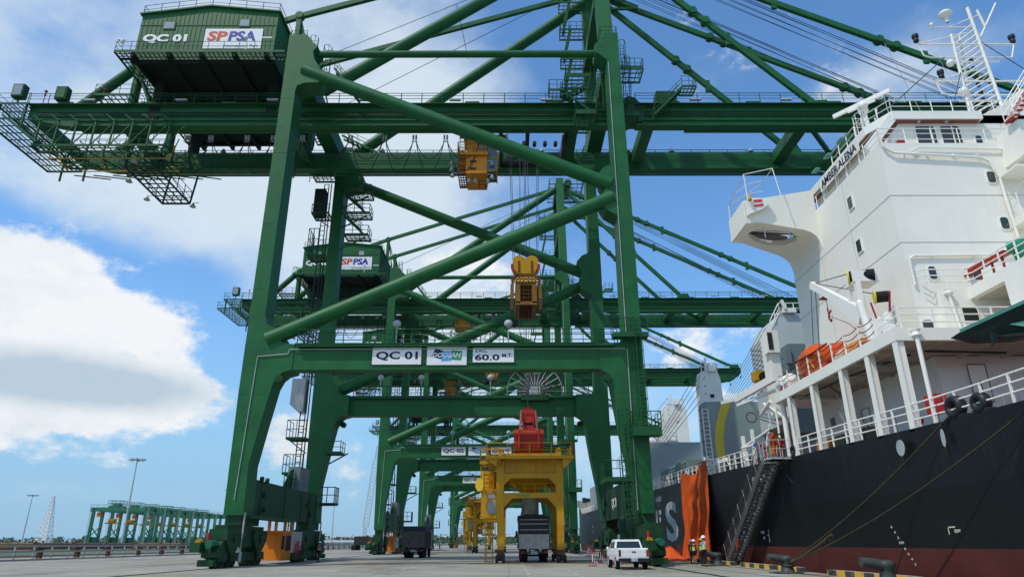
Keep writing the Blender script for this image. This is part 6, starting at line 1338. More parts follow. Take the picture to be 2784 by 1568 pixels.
# ------------------------------------------------------------ yellow hoppers
def make_hopper():
    t = thing('cargo_hopper', (1.75, 60, 0), 'nearest yellow hopper marked H01, straddling a loaded dump truck', 'hopper', 'yellow cargo hoppers under the cranes')
    x0, x1, y0, y1 = -.70, 4.17, 57.3, 63.6
    for x in (x0, x1):
        s = 1 if x == x0 else -1
        for y in (y0, y1):
            b = MB(); b.poly([(x-.3, 7.9), (x+.3, 7.9), (x+.3, 4.9), (x+(.3 if s > 0 else .22), .95), (x-(.22 if s > 0 else .3), .95), (x-.3, 4.9)], 'y', y-.28, y+.28)
            b.poly([(x+s*.3, 4.9), (x+s*1.0, 4.9), (x+s*.3, 4.15)][::s], 'y', y-.2, y+.2); b.poly([(x+s*.3, 6.46), (x+s*.85, 6.46), (x+s*.3, 5.9)][::s], 'y', y-.2, y+.2); b.build('leg', YEL, t)
    for y in (y0, y1):
        b = MB(); b.box(x0+.3, x1-.3, y-.2, y+.2, 4.9, 5.32); b.build('lower_beam', YEL, t); b = MB(); b.box(x0+.3, x1-.3, y-.2, y+.2, 6.46, 6.84); b.build('upper_beam', YEL, t)
    for x in (x0, x1):
        b = MB(); b.box(x-.2, x+.2, y0+.3, y1-.3, 4.9, 5.3); b.box(x-.2, x+.2, y0+.3, y1-.3, 6.46, 6.8); b.build('side_beam', YEL, t)
    b = MB(); b.box(x0+.32, x1-.32, y0-.05, y0+.1, 6.9, 7.95); b.box(x0+.32, x1-.32, y1-.1, y1+.05, 6.9, 7.95); b.box(x0+.02, x0+.12, y0+.3, y1-.3, 6.9, 7.95); b.box(x1-.12, x1-.02, y0+.3, y1-.3, 6.9, 7.95)
    for k in range(9): x = x0+.34+k*(x1-x0-.72)/8; b.box(x, x+.05, y0-.12, y0-.05, 6.88, 7.95)
    b.build('bin_wall', YEL, t)
    cx, cy = 1.78, 60.4
    b = MB(); T = [(x0+.45, y0+.2, 6.75), (x1-.45, y0+.2, 6.75), (x1-.45, y1-.2, 6.75), (x0+.45, y1-.2, 6.75)]; B = [(cx-.62, cy-.62, 5.45), (cx+.62, cy-.62, 5.45), (cx+.62, cy+.62, 5.45), (cx-.62, cy+.62, 5.45)]
    b.add(T+B, [(i, (i+1) % 4, 4+(i+1) % 4, 4+i) for i in range(4)])
    for f in (.2, .4, .6, .8):
        p = Vector(T[0]).lerp(Vector(T[1]), f); q = Vector(B[0]).lerp(Vector(B[1]), f); b.bar(p, q, .06, .1)
    b.box(cx-.66, cx+.66, cy-.66, cy+.66, 5.1, 5.5); b.bar((cx-.15, cy-.8, 5.3), (cx+.4, cy-.8, 5.3), .3, .3); b.build('funnel', ORD if False else YEL, t)
    b = MB(); g = []
    for j in range(8):
        z = 5.1-j*.21; w = .58+.02*j; g.append([(cx+w*(1+.09*math.sin(9*a+j*.7))*math.cos(a), cy+w*(1+.09*math.sin(9*a+j*.7))*math.sin(a), z) for a in [2*PI*k/28 for k in range(29)]])
    b.quadstrip(g); b.build('cloth_chute', mat('chute_cloth', (.30, .30, .23), .9, .3, .3, (.2, .19, .14), scale=2, bump=.4), t)
    # deck, grizzly lip and rails
    b = MB(); b.box(-1.86, 5.3, 56.1, y0+.1, 7.96, 8.08); b.box(-1.86, 5.3, y1-.1, 64.8, 7.96, 8.08); b.box(-1.86, x0+.1, y0+.1, y1-.1, 7.96, 8.08); b.box(x1-.1, 5.3, y0+.1, y1-.1, 7.96, 8.08); b.box(-1.88, 5.32, 56.02, 56.1, 7.9, 8.14)
    b.poly([(-1.86, 7.9), (-1.0, 7.3), (-.9, 7.9)], 'y', 56.2, 56.4); b.poly([(5.3, 7.9), (4.45, 7.1), (4.4, 7.9)], 'y', 56.2, 56.4); b.poly([(56.1, 7.9), (57.1, 7.9), (57.1, 7.2)], 'x', -.9, -.7); b.build('deck', YEL, t)
    b = MB(); b.box(x0+.2, x1-.2, y0+.15, y0+.25, 8.08, 8.5); b.box(x0+.2, x1-.2, y1-.25, y1-.15, 8.08, 8.5)
    for x in (x0, x1): b.box(x-.2, x+.2, y0-.1, y0+.3, 8.08, 8.75); b.tube((x, y0-.1, 8.75), (x, y0+.3, 8.75), .2, 12)
    for k in range(14): x = x0+.4+k*.31; b.box(x, x+.03, y0+.1, y0+.15, 8.1, 8.45)
    b.build('bin_lip', YEL, t)
    b = MB(); b.rail([(-1.82, 56.1, 8.08), (5.26, 56.1, 8.08), (5.26, 64.7, 8.08), (-1.82, 64.7, 8.08)], 1.1, 1.65, .035, (.5,), closed=True); b.build('railing', YEL, t)
    text('lettering', 'H01', mat('letter_green', (.05, .28, .10), .6), t, .72, y0-.2, 5.0, 1.0, .26, bold=.03)
    # control cabin, service column and stairs on the land side
    b = MB(); b.box(-2.3, -1.02, 58.0, 60.6, 3.5, 5.5); b.box(-2.35, -1.0, 57.9, 60.7, 3.35, 3.5); b.box(-2.3, -1.1, 60.7, 62.6, 3.4, 5.9); c = b.build('control_cabin', YEL, t)
    b = MB(); b.box(-1.75, -1.1, 57.975, 57.998, 3.75, 4.75); b.box(-1.75, -1.1, 57.975, 57.998, 4.95, 5.35); b.build('window', mat('cab_pane', (.30, .33, .34), .2, .2), c)
    b = MB(); b.tube((-1.7, 61.6, 5.9), (-1.7, 61.6, 7.4), .75, 14); b.build('dust_filter', YEL, t)
    b = MB(); b.ladder((-1.65, 57.9, 5.5), (-1.65, 57.9, 8.1), .8, .3, .045, (1, 0, 0), False)
    for z in (5.9, 6.5, 7.1, 7.6): b.rail([(-2.3, 57.85, z), (-1.0, 57.85, z)], .35, .65, .035, ())
    b.grate(-2.35, -1.0, 56.9, 57.9, 7.7, 3, 3); b.rail([(-2.35, 57.9, 7.7), (-2.35, 56.9, 7.7), (-1.1, 56.9, 7.7)], 1.1, .6, .04); b.bar((-2.3, 57.9, 5.5), (-2.3, 57.9, 7.7), .1); b.build('service_stair', YEL, t)
    b = MB(); b.ladder((-1.55, 57.2, .1), (-1.55, 57.2, 3.4), .5, .3, .04, (1, 0, 0), False); b.bar((-1.9, 57.2, .05), (-1.9, 57.2, 3.4), .07); b.bar((-1.9, 57.2, .35), (-.95, 57.2, .35), .06); b.rail([(-2.3, 57.3, 2.2), (-1.1, 57.3, 2.2)], .9, .3, .035); b.box(-2.2, -1.1, 57.3, 59, 2.05, 2.2); b.build('access_ladder', YEL, t)
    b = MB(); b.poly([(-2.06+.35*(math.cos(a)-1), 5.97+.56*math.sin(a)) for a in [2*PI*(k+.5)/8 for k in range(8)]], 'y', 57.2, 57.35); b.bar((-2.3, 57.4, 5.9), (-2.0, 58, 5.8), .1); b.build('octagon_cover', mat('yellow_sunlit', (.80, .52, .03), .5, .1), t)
    b = MB(); b.box(-1.25, -1.0, 57.05, 57.25, 1.1, 1.75); b.build('control_box', SGN, t)
    b = MB(); b.rail([(x0+.3, y0+.4, 5.32), (x1-.3, y0+.4, 5.32)], .75, .8, .03); b.build('inner_rail', YEL, t)
    for x in (x0, x1):
        for y in (y0, y1):
            b = MB(); b.box(x-.26, x+.26, y-.75, y+.75, .62, .98); b.box(x-.42, x+.42, y-.2, y+.2, .8, 1.0); h = b.build('wheel_beam', RUST, t)
            for dy in (-.5, .5):
                b = MB(); b.tube((x-.36, y+dy, .3), (x-.18, y+dy, .3), .3, 14); b.tube((x+.18, y+dy, .3), (x+.36, y+dy, .3), .3, 14); b.tube((x-.2, y+dy, .3), (x+.2, y+dy, .3), .1, 8); b.box(x-.12, x+.12, y+dy-.2, y+dy+.2, .3, .65); b.build('wheel', DK, h)
    return t
h1 = make_hopper()
moved(h1, -5.0, 61, 0, 'second yellow hopper, its legs and cabin just left of the nearest hopper')
moved(h1, -9.0, 118, 0, 'farthest yellow hopper, half hidden behind the second one')
# heap of dust and spilt cargo beside the wheels
SP = mat('spilt_cargo', (.30, .20, .09), .95, .3, .3, (.2, .15, .1), scale=3)
b = MB(); rr = random.Random(8)
for (cx, cy, rx, ry) in ((-1.6, 57, 2.6, 1.4), (4.8, 57.8, 1.8, 1.5), (3.9, 55.6, 2.2, .8), (.2, 54.8, 3.2, .6)):
    g = [[(cx+rx*s*math.cos(a)*(1+.15*math.sin(3*a)), cy+ry*s*math.sin(a)*(1+.2*math.sin(5*a)), .004+.03*(1-s)) for a in [2*PI*k/20 for k in range(21)]] for s in (0, .4, .75, 1)]; b.quadstrip(g)
o = b.build('spilt_cargo', SP); tag(o, 'brown spilt cargo dust on the apron round the hopper wheels', 'dust', kind='stuff')

# ------------------------------------------------------------ trucks
TRK = mat('truck_grime', (.10, .095, .08), .8, .35, .5, (.20, .17, .12), scale=1.5); TRD = mat('truck_dark', (.035, .035, .035), .8, .3, .4, (.12, .1, .08), scale=1.5)
def wheel(b, x, y, r=.52, w=.28): b.tube((x-w/2, y, r), (x+w/2, y, r), r, 20); b.tube((x-w/2-.03, y, r), (x+w/2+.03, y, r), r*.4, 12)
def make_truck(x, y, lab, tall):
    t = thing('dump_truck', (x, y+4, 0), lab, 'truck', 'dump trucks on the apron'); w = 1.23
    gate = mat('tailgate_pale', (.40, .40, .37), .7, .25, .4, (.12, .11, .1), scale=2) if tall else TRK
    z0, z1 = (1.05, 2.15) if tall else (1.15, 2.75)
    b = MB(); b.box(x-w, x-w+.08, y+.1, y+6.2, z0, z1); b.box(x+w-.08, x+w, y+.1, y+6.2, z0, z1); b.box(x-w, x+w, y+.1, y+6.2, z0-.1, z0); b.box(x-w, x+w, y+6.1, y+6.3, z0, z1+.3)
    for k in range(9): b.box(x-w-.07, x-w, y+.2+k*.72, y+.32+k*.72, z0, z1); b.box(x+w, x+w+.07, y+.2+k*.72, y+.32+k*.72, z0, z1)
    b.build('cargo_box', TRK, t)
    b = MB(); b.box(x-w, x+w, y, y+.08, z0, z1); b.box(x-w, x+w, y-.07, y, z1-.12, z1); b.box(x-w, x+w, y-.07, y, z0, z0+.14)
    for k in range(5): xx = x-w+k*(2*w-.12)/4; b.box(xx, xx+.12, y-.06, y, z0, z1)
    for s in (-.5, .5): b.poly([(x+s-.14, z0), (x+s+.14, z0), (x+s, z0-.32)], 'y', y-.05, y)
    b.build('tailgate', gate, t)
    if tall:
        b = MB()
        b.box(x-w, x+w, y+.02, y+.07, z1, 3.5)
        for z in (2.45, 2.85, 3.2, 3.5): b.box(x-w, x+w, y-.04, y+.02, z, z+.07)
        for k in range(2): xx = x-w+k*(2*w-.08); b.box(xx, xx+.08, y-.05, y+.03, z1, 3.6)
        b.box(x-w, x-w+.05, y, y+6.2, z1, 3.5); b.box(x+w-.05, x+w, y, y+6.2, z1, 3.5); b.build('side_boards', TRD, t)
        b = MB(); b.bar((x-w+.08, y-.05, 2.5), (x+w-.08, y-.05, 2.5), .03, .06); b.bar((x-w+.08, y-.05, 2.95), (x+w-.08, y-.05, 2.95), .03, .06); b.bar((x-w+.08, y-.06, 3.28), (x+w-.08, y-.06, 3.28), .03, .05); b.build('board_slat', GUARD, t)
        g = []; b = MB()
        for i in range(15):
            v = i/14; g.append([(x-w-.06+(2*w+.12)*u/12, y-.08+v*6.3, 3.58+.16*math.sin(PI*u/12)+.05*math.sin(u*2.1+v*9)-(.22 if v == 0 else 0)) for u in range(13)])
        b.quadstrip(g); b.quadstrip([[(x-w-.06, y-.08+6.3*k/14, 3.62), (x-w-.08, y-.08+6.3*k/14, 3.2+.08*math.sin(k*1.7))] for k in range(15)]); b.build('tarpaulin_cover', mat('truck_canvas', (.05, .06, .055), .85, .3, .3, (.15, .14, .11), bump=.3), t)
    else:
        b = MB(); b.poly([(x-w, 2.75), (x+w, 2.75), (x+w+.02, 3.3), (x-w-.02, 3.3)], 'y', y+.15, y+.2); b.box(x-w, x-w+.05, y+.15, y+6.2, 2.75, 3.3); b.box(x+w-.05, x+w, y+.15, y+6.2, 2.75, 3.3); b.box(x-w, x+w, y-.05, y+.15, 2.7, 2.78); b.build('side_boards', mat('truck_blue_black', (.03, .035, .05), .7, .3, .3, (.12, .11, .1)), t)
    b = MB(); b.box(x-.45, x-.3, y+.2, y+8, .72, 1.0); b.box(x+.3, x+.45, y+.2, y+8, .72, 1.0); b.box(x-1.15, x+1.15, y+.05, y+.2, .66, .9); b.box(x-1.1, x+1.1, y+1.4, y+1.6, .45, .6); b.box(x-1.1, x+1.1, y+2.8, y+3, .45, .6); b.build('chassis', TRD, t)
    for yy in (1.5, 2.9): 
        for xx in (-.98, -.66, .66, .98): b = MB(); wheel(b, x+xx, y+yy); b.build('wheel', RUB, t)
    for xx in (-.98, .98): b = MB(); wheel(b, x+xx, y+7.0); b.build('wheel', RUB, t)
    b = MB(); b.box(x-1.2, x+1.2, y+6.5, y+8.4, .9, 2.9); b.poly([(y+6.5, 2.9), (y+8.2, 2.9), (y+7.9, 3.1), (y+6.6, 3.1)], 'x', x-1.15, x+1.15); b.build('cab', mat('truck_cab', (.22, .22, .21), .5, .2, .4), t)
    for s in (-1.08, .86): b = MB(); b.box(x+s, x+s+.22, y-.01, y+.05, .7, .84); b.build('tail_light', mat('tail_red', (.35, .02, .015), .4), t)
    b = MB(); b.box(x-1.18, x-.62, y+.62, y+.65, .35, .95); b.box(x+.62, x+1.18, y+.62, y+.65, .35, .95); b.build('mud_flap', RUB, t)
    b = MB(); b.box(x-.28, x+.28, y, y+.05, .62, .86); b.build('number_plate', GUARD, t)
    b = MB(); b.bar((x-1.35, y+6.4, 2.0), (x-1.35, y+6.4, 2.5), .2, .08); b.build('mirror', DK, t)
    return t
make_truck(2.05, 58.6, 'dump truck with pale tailgate and tarped high sides, loading under the nearest hopper', True)
tk2 = make_truck(-10.55, 79.2, 'dark grimy dump truck driving away on the left of the apron', False)
moved(tk2, -10.55+13.0-5.0+(-.3), 21, 0, 'dark dump truck mostly hidden behind the nearest hopper\'s left leg')

# ------------------------------------------------------------ white pickup
t = thing('pickup_truck', (7.25, 44.4, 0), 'white double cab pickup parked at the foot of the seaward crane leg', 'pickup', None)
PW = mat('car_white', (.80, .80, .79), .22, .04, .08, (.45, .42, .36), spec=.6); PB = mat('bumper_black', (.02, .02, .02), .5)
x, y = 7.25, 41.9; w = .9
def body_section(y_, xw, zb, zt, zs): return [(x-xw, y_, zb), (x-xw-.02, y_, (zb+zt)/2), (x-xw+.02, y_, zt), (x-xw+.1, y_, zt+.0), (x+xw-.1, y_, zt), (x+xw-.02, y_, zt), (x+xw+.02, y_, (zb+zt)/2), (x+xw, y_, zb)]
b = MB()
g = [body_section(yy, xw, zb, zt, 0) for yy, xw, zb, zt in ((y, .84, .62, 1.12), (y+.06, .89, .55, 1.16), (y+.3, .91, .5, 1.17), (y+1.55, .92, .5, 1.17), (y+1.6, .92, .5, 1.12), (y+3.4, .92, .5, 1.1), (y+4.6, .9, .5, 1.02), (y+4.95, .8, .55, .88), (y+5.0, .7, .6, .8))]
b.quadstrip(g, False); b.add(g[0], [tuple(range(8))]); b.add(g[-1], [tuple(range(7, -1, -1))]); b.box(x-.88, x+.88, y+.1, y+4.9, .48, .55); b.build('body', PW, t)
b = MB(); P = [(y+1.62, 1.1), (y+1.85, 1.58), (y+2.1, 1.66), (y+3.2, 1.66), (y+3.5, 1.58), (y+4.05, 1.08)]
def tap(z): return .86-(z-1.1)*.25
g = [[(x-tap(z), yy, z), (x+tap(z), yy, z)] for yy, z in P]; b.quadstrip(g, False)
b.add([(x-tap(z), yy, z) for yy, z in P], [tuple(range(6))]); b.add([(x+tap(z), yy, z) for yy, z in P], [tuple(range(5, -1, -1))]); cabn = b.build('cab', PW, t)
b = MB(); b.add([(x-.74, y+1.64, 1.17), (x+.74, y+1.64, 1.17), (x+.66, y+1.80, 1.54), (x-.66, y+1.80, 1.54)], [(0, 1, 2, 3)]); b.build('rear_window', GLS, cabn)
for s in (-1, 1):
    for ya, yb in ((y+1.95, y+2.75), (y+2.85, y+3.6)):
        b = MB(); f = lambda yy, z: (x+s*(tap(z)+.006), yy, z); b.add([f(ya, 1.14), f(yb, 1.14), f(yb-.15 if yb > y+3 else yb, 1.52), f(ya+.05, 1.52)], [(0, 1, 2, 3)][:1] if s > 0 else [(3, 2, 1, 0)]); b.build('side_window', GLS, cabn)
b = MB(); b.box(x-.72, x+.72, y-.012, y, .66, 1.10); b.box(x-.72, x+.72, y-.02, y-.012, .98, 1.0); tg = b.build('tailgate', PW, t)
b = MB(); b.box(x-.09, x+.13, y-.03, y-.02, .93, 1.0); b.build('handle', PB, tg)
text('maker_plate', 'TRUCK', ST, tg, x-.55, y-.02, .78, .34, .05) if False else None
b = MB(); b.box(x-.9, x+.9, y-.16, y+.05, .42, .62); b.box(x-.5, x+.5, y-.18, y-.16, .42, .5); b.build('bumper', PB, t)
for s in (-1, 1): b = MB(); b.box(x+s*.81-.07, x+s*.81+.07, y-.02, y+.06, .72, 1.08); b.build('tail_light', mat('tail_red' if s > 0 else 'tail_dark', (.35, .02, .015) if s > 0 else (.10, .03, .03), .25), t)
b = MB(); b.box(x-.17, x+.17, y-.195, y-.18, .46, .66); npl = b.build('number_plate', SGN, t); text('lettering', '1132', NAVY, npl, x-.13, y-.196, .49, .26, .13)
for xx in (-.82, .82):
    for yy in (1.1, 4.1): b = MB(); b.tube((x+xx-.11, y+yy, .36), (x+xx+.11, y+yy, .36), .36, 20); wl = b.build('tyre', RUB, t); b = MB(); b.tube((x+xx-.115*(1 if xx < 0 else -1), y+yy, .36), (x+xx-.12*(1 if xx < 0 else -1), y+yy, .36), .22, 14); b.build('rim', ST, wl)
for s in (-1, 1): b = MB(); b.sph((x+s*1.02, y+3.45, 1.14), .12, 8, sx=.7, sy=.5, sz=.8); b.build('mirror', PW, t)
b = MB()
for s in (-1, 1):
    for yy in (1.1, 4.1):
        g = [[(x+s*.915, y+yy+r_*math.cos(a), .36+r_*math.sin(a)) for r_ in (.37, .43)] for a in [PI*k/12 for k in range(13)]]; b.quadstrip(g, False)
b.build('wheel_arch', PB, t)
b = MB(); b.box(x-.5, x+.5, y+2.0, y+2.05, 1.67, 1.69); b.build('roof_trim', PB, t)

# ------------------------------------------------------------ barriers, cone and small gear
WR = bpy.data.materials.new('red_white_bands'); WR.use_nodes = True
def _wr():
    t = WR.node_tree; n = t.nodes; l = t.links; p = n['Principled BSDF']; co = n.new('ShaderNodeTexCoord'); sp = n.new('ShaderNodeSeparateXYZ'); l.new(co.outputs['Object'], sp.inputs[0])
    a = n.new('ShaderNodeMath'); a.operation = 'ADD'; l.new(sp.outputs['Y'], a.inputs[0]); l.new(sp.outputs['Z'], a.inputs[1]); m = n.new('ShaderNodeMath'); m.operation = 'PINGPONG'; l.new(a.outputs[0], m.inputs[0]); m.inputs[1].default_value = .5
    g = n.new('ShaderNodeMath'); g.operation = 'GREATER_THAN'; l.new(m.outputs[0], g.inputs[0]); g.inputs[1].default_value = .25; mx = n.new('ShaderNodeMixRGB'); l.new(g.outputs[0], mx.inputs[0]); mx.inputs[1].default_value = (.42, .03, .03, 1); mx.inputs[2].default_value = (.75, .75, .73, 1); l.new(mx.outputs[0], p.inputs['Base Color'])
_wr()
def barrier(x0, y0, x1, y1, lab):
    t = thing('crowd_barrier', (x0, y0, 0), lab, 'barrier', 'red and white barriers beside the crane leg')
    b = MB(); p, q = Vector((x0, y0, 0)), Vector((x1, y1, 0)); Z = Vector((0, 0, 1))
    for z in (.22, 1.0): b.tube(p+Z*z, q+Z*z, .03, 6)
    for e in (p, q): b.tube(e, e+Z*1.0, .03, 6)
    b.build('frame', WR, t); b = MB()
    for k in range(1, 9): c = p.lerp(q, k/9); b.tube(c+Z*.22, c+Z*1.0, .014, 4)
    b.build('bars', WR, t); b = MB()
    for e in (p, q): b.bar(e+Vector((-.3, 0, .03)), e+Vector((.3, 0, .03)), .05); b.bar(e+Vector((-.22, 0, .05)), e+Vector((0, 0, .35)), .03); b.bar(e+Vector((.22, 0, .05)), e+Vector((0, 0, .35)), .03)
    b.build('foot', RED, t)
barrier(5.6, 48.4, 7.1, 50.3, 'red and white tube barrier just left of the white pickup'); barrier(7.3, 50.6, 8.4, 54.2, 'red and white barrier behind the white pickup')
barrier(9.2, 84, 9.9, 87, 'small red and white barrier far off beside the second crane')
def cone(x, y, lab):
    t = thing('traffic_cone', (x, y, 0), lab, 'cone'); b = MB(); b.lathe([(.2, 0), (.03, .68), (0, .7)], (x, y, .03), 14); b.build('cone', mat('cone_orange', (.6, .1, .02), .5), t); b = MB(); b.box(x-.25, x+.25, y-.25, y+.25, 0, .04); b.build('base', RUB, t)
cone(-20.2, 216, 'tiny orange traffic cone far down the apron left of the fourth crane')
t = thing('work_platform_trailer', (-20.5, 128, 0), 'small yellow machine with a ladder mast behind the dump truck on the left', 'machine')
b = MB(); b.box(-21.6, -19.2, 128, 131, .7, 2.3); b.tube((-19.2, 129.5, 1.5), (-18.6, 129.5, 1.5), .75, 14); b.build('tank', mat('machine_yellow', (.75, .50, .02), .45, .1), t)
b = MB(); b.ladder((-21.2, 127.9, 2.3), (-21.2, 127.9, 6.4), .9, .5, .06); b.ladder((-20.4, 127.9, 2.3), (-20.4, 127.9, 6.4), .7, .5, .06); b.build('mast', MT['machine_yellow'], t)
for xx in (-21, -19.6): b = MB(); wheel(b, xx, 128.6, .4); b.build('wheel', RUB, t)
t = thing('ring_reel', (-18.2, 61.4, 0), 'red life ring shaped reel standing against the green service deck', 'life ring')
b = MB(); g = [[(-18.05+.05*math.sin(p), 61.3+(.42+.1*math.cos(p))*math.cos(a), 1.25+(.42+.1*math.cos(p))*math.sin(a)) for p in [2*PI*j/8 for j in range(9)]] for a in [2*PI*k/24 for k in range(25)]]; b.quadstrip(g); b.build('ring', mat('ring_red', (.55, .04, .02), .5), t)
b = MB()
for k in range(6): a = k*PI/3; b.tube((-18.05, 61.3, 1.25), (-18.05, 61.3+.4*math.cos(a), 1.25+.4*math.sin(a)), .02, 4)
b.bar((-18.05, 61.3, .3), (-18.05, 61.3, .8), .06); b.build('spokes', RED, t)
for (x, y, w, l, lab) in ((-3.2, 29, .8, .18, 'thin dark oil streak on the concrete near the bottom centre'),):
    pass

# ------------------------------------------------------------ people
import bmesh
SKIN = mat('skin', (.36, .20, .13), .6, .06)
def skinmesh(J, E, parent, name, mt, extra=None, lvl=1):
    bm = bmesh.new(); ly = bm.verts.layers.skin.verify(); ids = {}
    keys = [k for k in J if any(k in e for e in E)]
    for k in keys: p, r = J[k]; v = bm.verts.new(p); v[ly].radius = (r if isinstance(r, tuple) else (r, r)); v[ly].use_root = (k == keys[0]); ids[k] = v
    for a, c in E: bm.edges.new((ids[a], ids[c]))
    me = bpy.data.meshes.new('tmp'); bm.to_mesh(me); bm.free(); o = bpy.data.objects.new('tmp', me); C.objects.link(o)
    m = o.modifiers.new('s', 'SKIN'); m.branch_smoothing = .6; m2 = o.modifiers.new('d', 'SUBSURF'); m2.levels = lvl; m2.render_levels = lvl
    bpy.context.view_layer.update(); e = bpy.data.meshes.new_from_object(o.evaluated_get(bpy.context.evaluated_depsgraph_get()))
    b = MB(); b.add([v.co[:] for v in e.vertices], [tuple(p.vertices) for p in e.polygons], True)
    bpy.data.objects.remove(o); bpy.data.meshes.remove(e)
    if extra: extra(b)
    return b.build(name, mt, parent, off=(0, 0, 0))
BASE = {'pelvis': ((0, 0, .96), (.15, .10)), 'waist': ((0, 0, 1.10), (.13, .095)), 'chest': ((0, 0, 1.32), (.16, .11)), 'neck': ((0, 0, 1.49), .052), 'jaw': ((0, .025, 1.57), (.065, .075)), 'skull': ((0, .01, 1.67), (.078, .092)),
        'shL': ((-.18, 0, 1.42), .06), 'elL': ((-.235, -.03, 1.14), .042), 'wrL': ((-.235, .05, .90), .028), 'plL': ((-.235, .075, .83), (.035, .018)),
        'shR': ((.18, 0, 1.42), .06), 'elR': ((.235, -.03, 1.14), .042), 'wrR': ((.235, .05, .90), .028), 'plR': ((.235, .075, .83), (.035, .018)),
        'hiL': ((-.095, 0, .90), .092), 'knL': ((-.105, .02, .50), .06), 'anL': ((-.11, -.02, .10), .04), 'toL': ((-.12, .13, .04), (.045, .03)),
        'hiR': ((.095, 0, .90), .092), 'knR': ((.105, .02, .50), .06), 'anR': ((.11, -.02, .10), .04), 'toR': ((.12, .13, .04), (.045, .03))}
EB = [('pelvis', 'waist'), ('waist', 'chest'), ('chest', 'neck'), ('neck', 'jaw'), ('jaw', 'skull')]
for s in 'LR': EB += [('chest', 'sh'+s), ('sh'+s, 'el'+s), ('el'+s, 'wr'+s), ('wr'+s, 'pl'+s), ('pelvis', 'hi'+s), ('hi'+s, 'kn'+s), ('kn'+s, 'an'+s), ('an'+s, 'to'+s)]
def person(loc, rz, lab, shirt, trousers, vest=None, helmet=None, hair=(.02, .015, .012), pose=None, shorts=False, sleeves=True, scale=1.0, group=None, band=True):
    t = thing('person', (0, 0, 0), lab, 'person', group)
    J = {k: (Vector(p), r) for k, (p, r) in BASE.items()}
    for k, p in (pose or {}).items(): J[k] = (Vector(p), J[k][1])
    def ex(b):
        for s in 'LR':
            w, p = J['wr'+s][0], J['pl'+s][0]; d = (p-w).normalized(); sd = Vector((0, 1, 0)) if abs(d.y) < .8 else Vector((1, 0, 0)); sd = (sd-d*sd.dot(d)).normalized(); n_ = d.cross(sd)*(.2 if s == 'L' else -.2)
            for i, L in enumerate((.065, .075, .07, .055)):
                a = p+sd*(.03-.02*i)+d*.02; m = a+d*L*.55+n_*L*.3; b.tube(a, m, .0085, 6, .008); b.tube(m, m+d*L*.45+n_*L*1.6, .008, 6, .006)
            a = w+d*.03+sd*.03; b.tube(a, a+d*.04+sd*.03, .011, 6, .009); b.tube(a+d*.04+sd*.03, a+d*.07+sd*.03, .009, 6, .007)
        h = J['skull'][0]; jw = J['jaw'][0]; upv = (h-jw).normalized(); f = Vector((0, 1, 0)); f = (f-upv*f.dot(upv)).normalized() if abs(f.dot(upv)) < .95 else Vector((0, 0, -1)); sx = upv.cross(f)
        b.tube(jw+f*.085+upv*.06, jw+f*.11+upv*.03, .008, 6, .014); b.bar(jw-sx*.02+f*.085+upv*.005, jw+sx*.02+f*.085+upv*.005, .012, .01)
        for q in (-1, 1): b.sph(h+sx*q*.08-upv*.04, .022, 6, sx=.4)
    body = skinmesh(J, EB, t, 'body', SKIN, ex)
    h = J['skull'][0]; jw = J['jaw'][0]; upv = (h-jw).normalized(); f = Vector((0, 1, 0)); f = (f-upv*f.dot(upv)).normalized() if abs(f.dot(upv)) < .95 else Vector((0, 0, -1)); sx = upv.cross(f)
    b = MB()
    for q in (-1, 1): b.sph(h+sx*q*.032+f*.088-upv*.03, .010, 6)
    b.build('eyes', DK, t, off=(0, 0, 0))
    def grow(J, d): return {k: (p, tuple(x+d for x in (r if isinstance(r, tuple) else (r, r)))) for k, (p, r) in J.items()}
    tor = [('pelvis', 'waist'), ('waist', 'chest')]
    J2 = grow(J, .018); J2['nk'] = (J['chest'][0].lerp(J['neck'][0], .7), (.075, .07)); c_ = list(tor)+[('chest', 'nk')]
    for s in 'LR':
        J2['ms'+s] = (J['sh'+s][0].lerp(J['el'+s][0], .75), (.06, .06)); c_ += [('chest', 'sh'+s)]
        if sleeves: c_ += [('sh'+s, 'el'+s), ('el'+s, 'wr'+s)]
        else: c_ += [('sh'+s, 'ms'+s)]
    skinmesh(J2, c_, t, 'shirt', mat('cloth_%.2f_%.2f_%.2f' % shirt, shirt, .85, .15, bump=.2, scale=5), lvl=1)
    J3 = grow(J, .016); e3 = []
    J3['pelvis'] = (J['pelvis'][0], (.165, .12))
    for s in 'LR':
        if shorts: J3['sh_'+s] = (J['hi'+s][0].lerp(J['kn'+s][0], .72), (.095, .085)); e3 += [('pelvis', 'hi'+s), ('hi'+s, 'sh_'+s)]
        else: J3['hm'+s] = (J['kn'+s][0].lerp(J['an'+s][0], .93), (.062, .06)); e3 += [('pelvis', 'hi'+s), ('hi'+s, 'kn'+s), ('kn'+s, 'hm'+s)]
    skinmesh(J3, e3, t, 'shorts' if shorts else 'trousers', mat('cloth_%.2f_%.2f_%.2f' % trousers, trousers, .85, .15, bump=.2, scale=5), lvl=1)
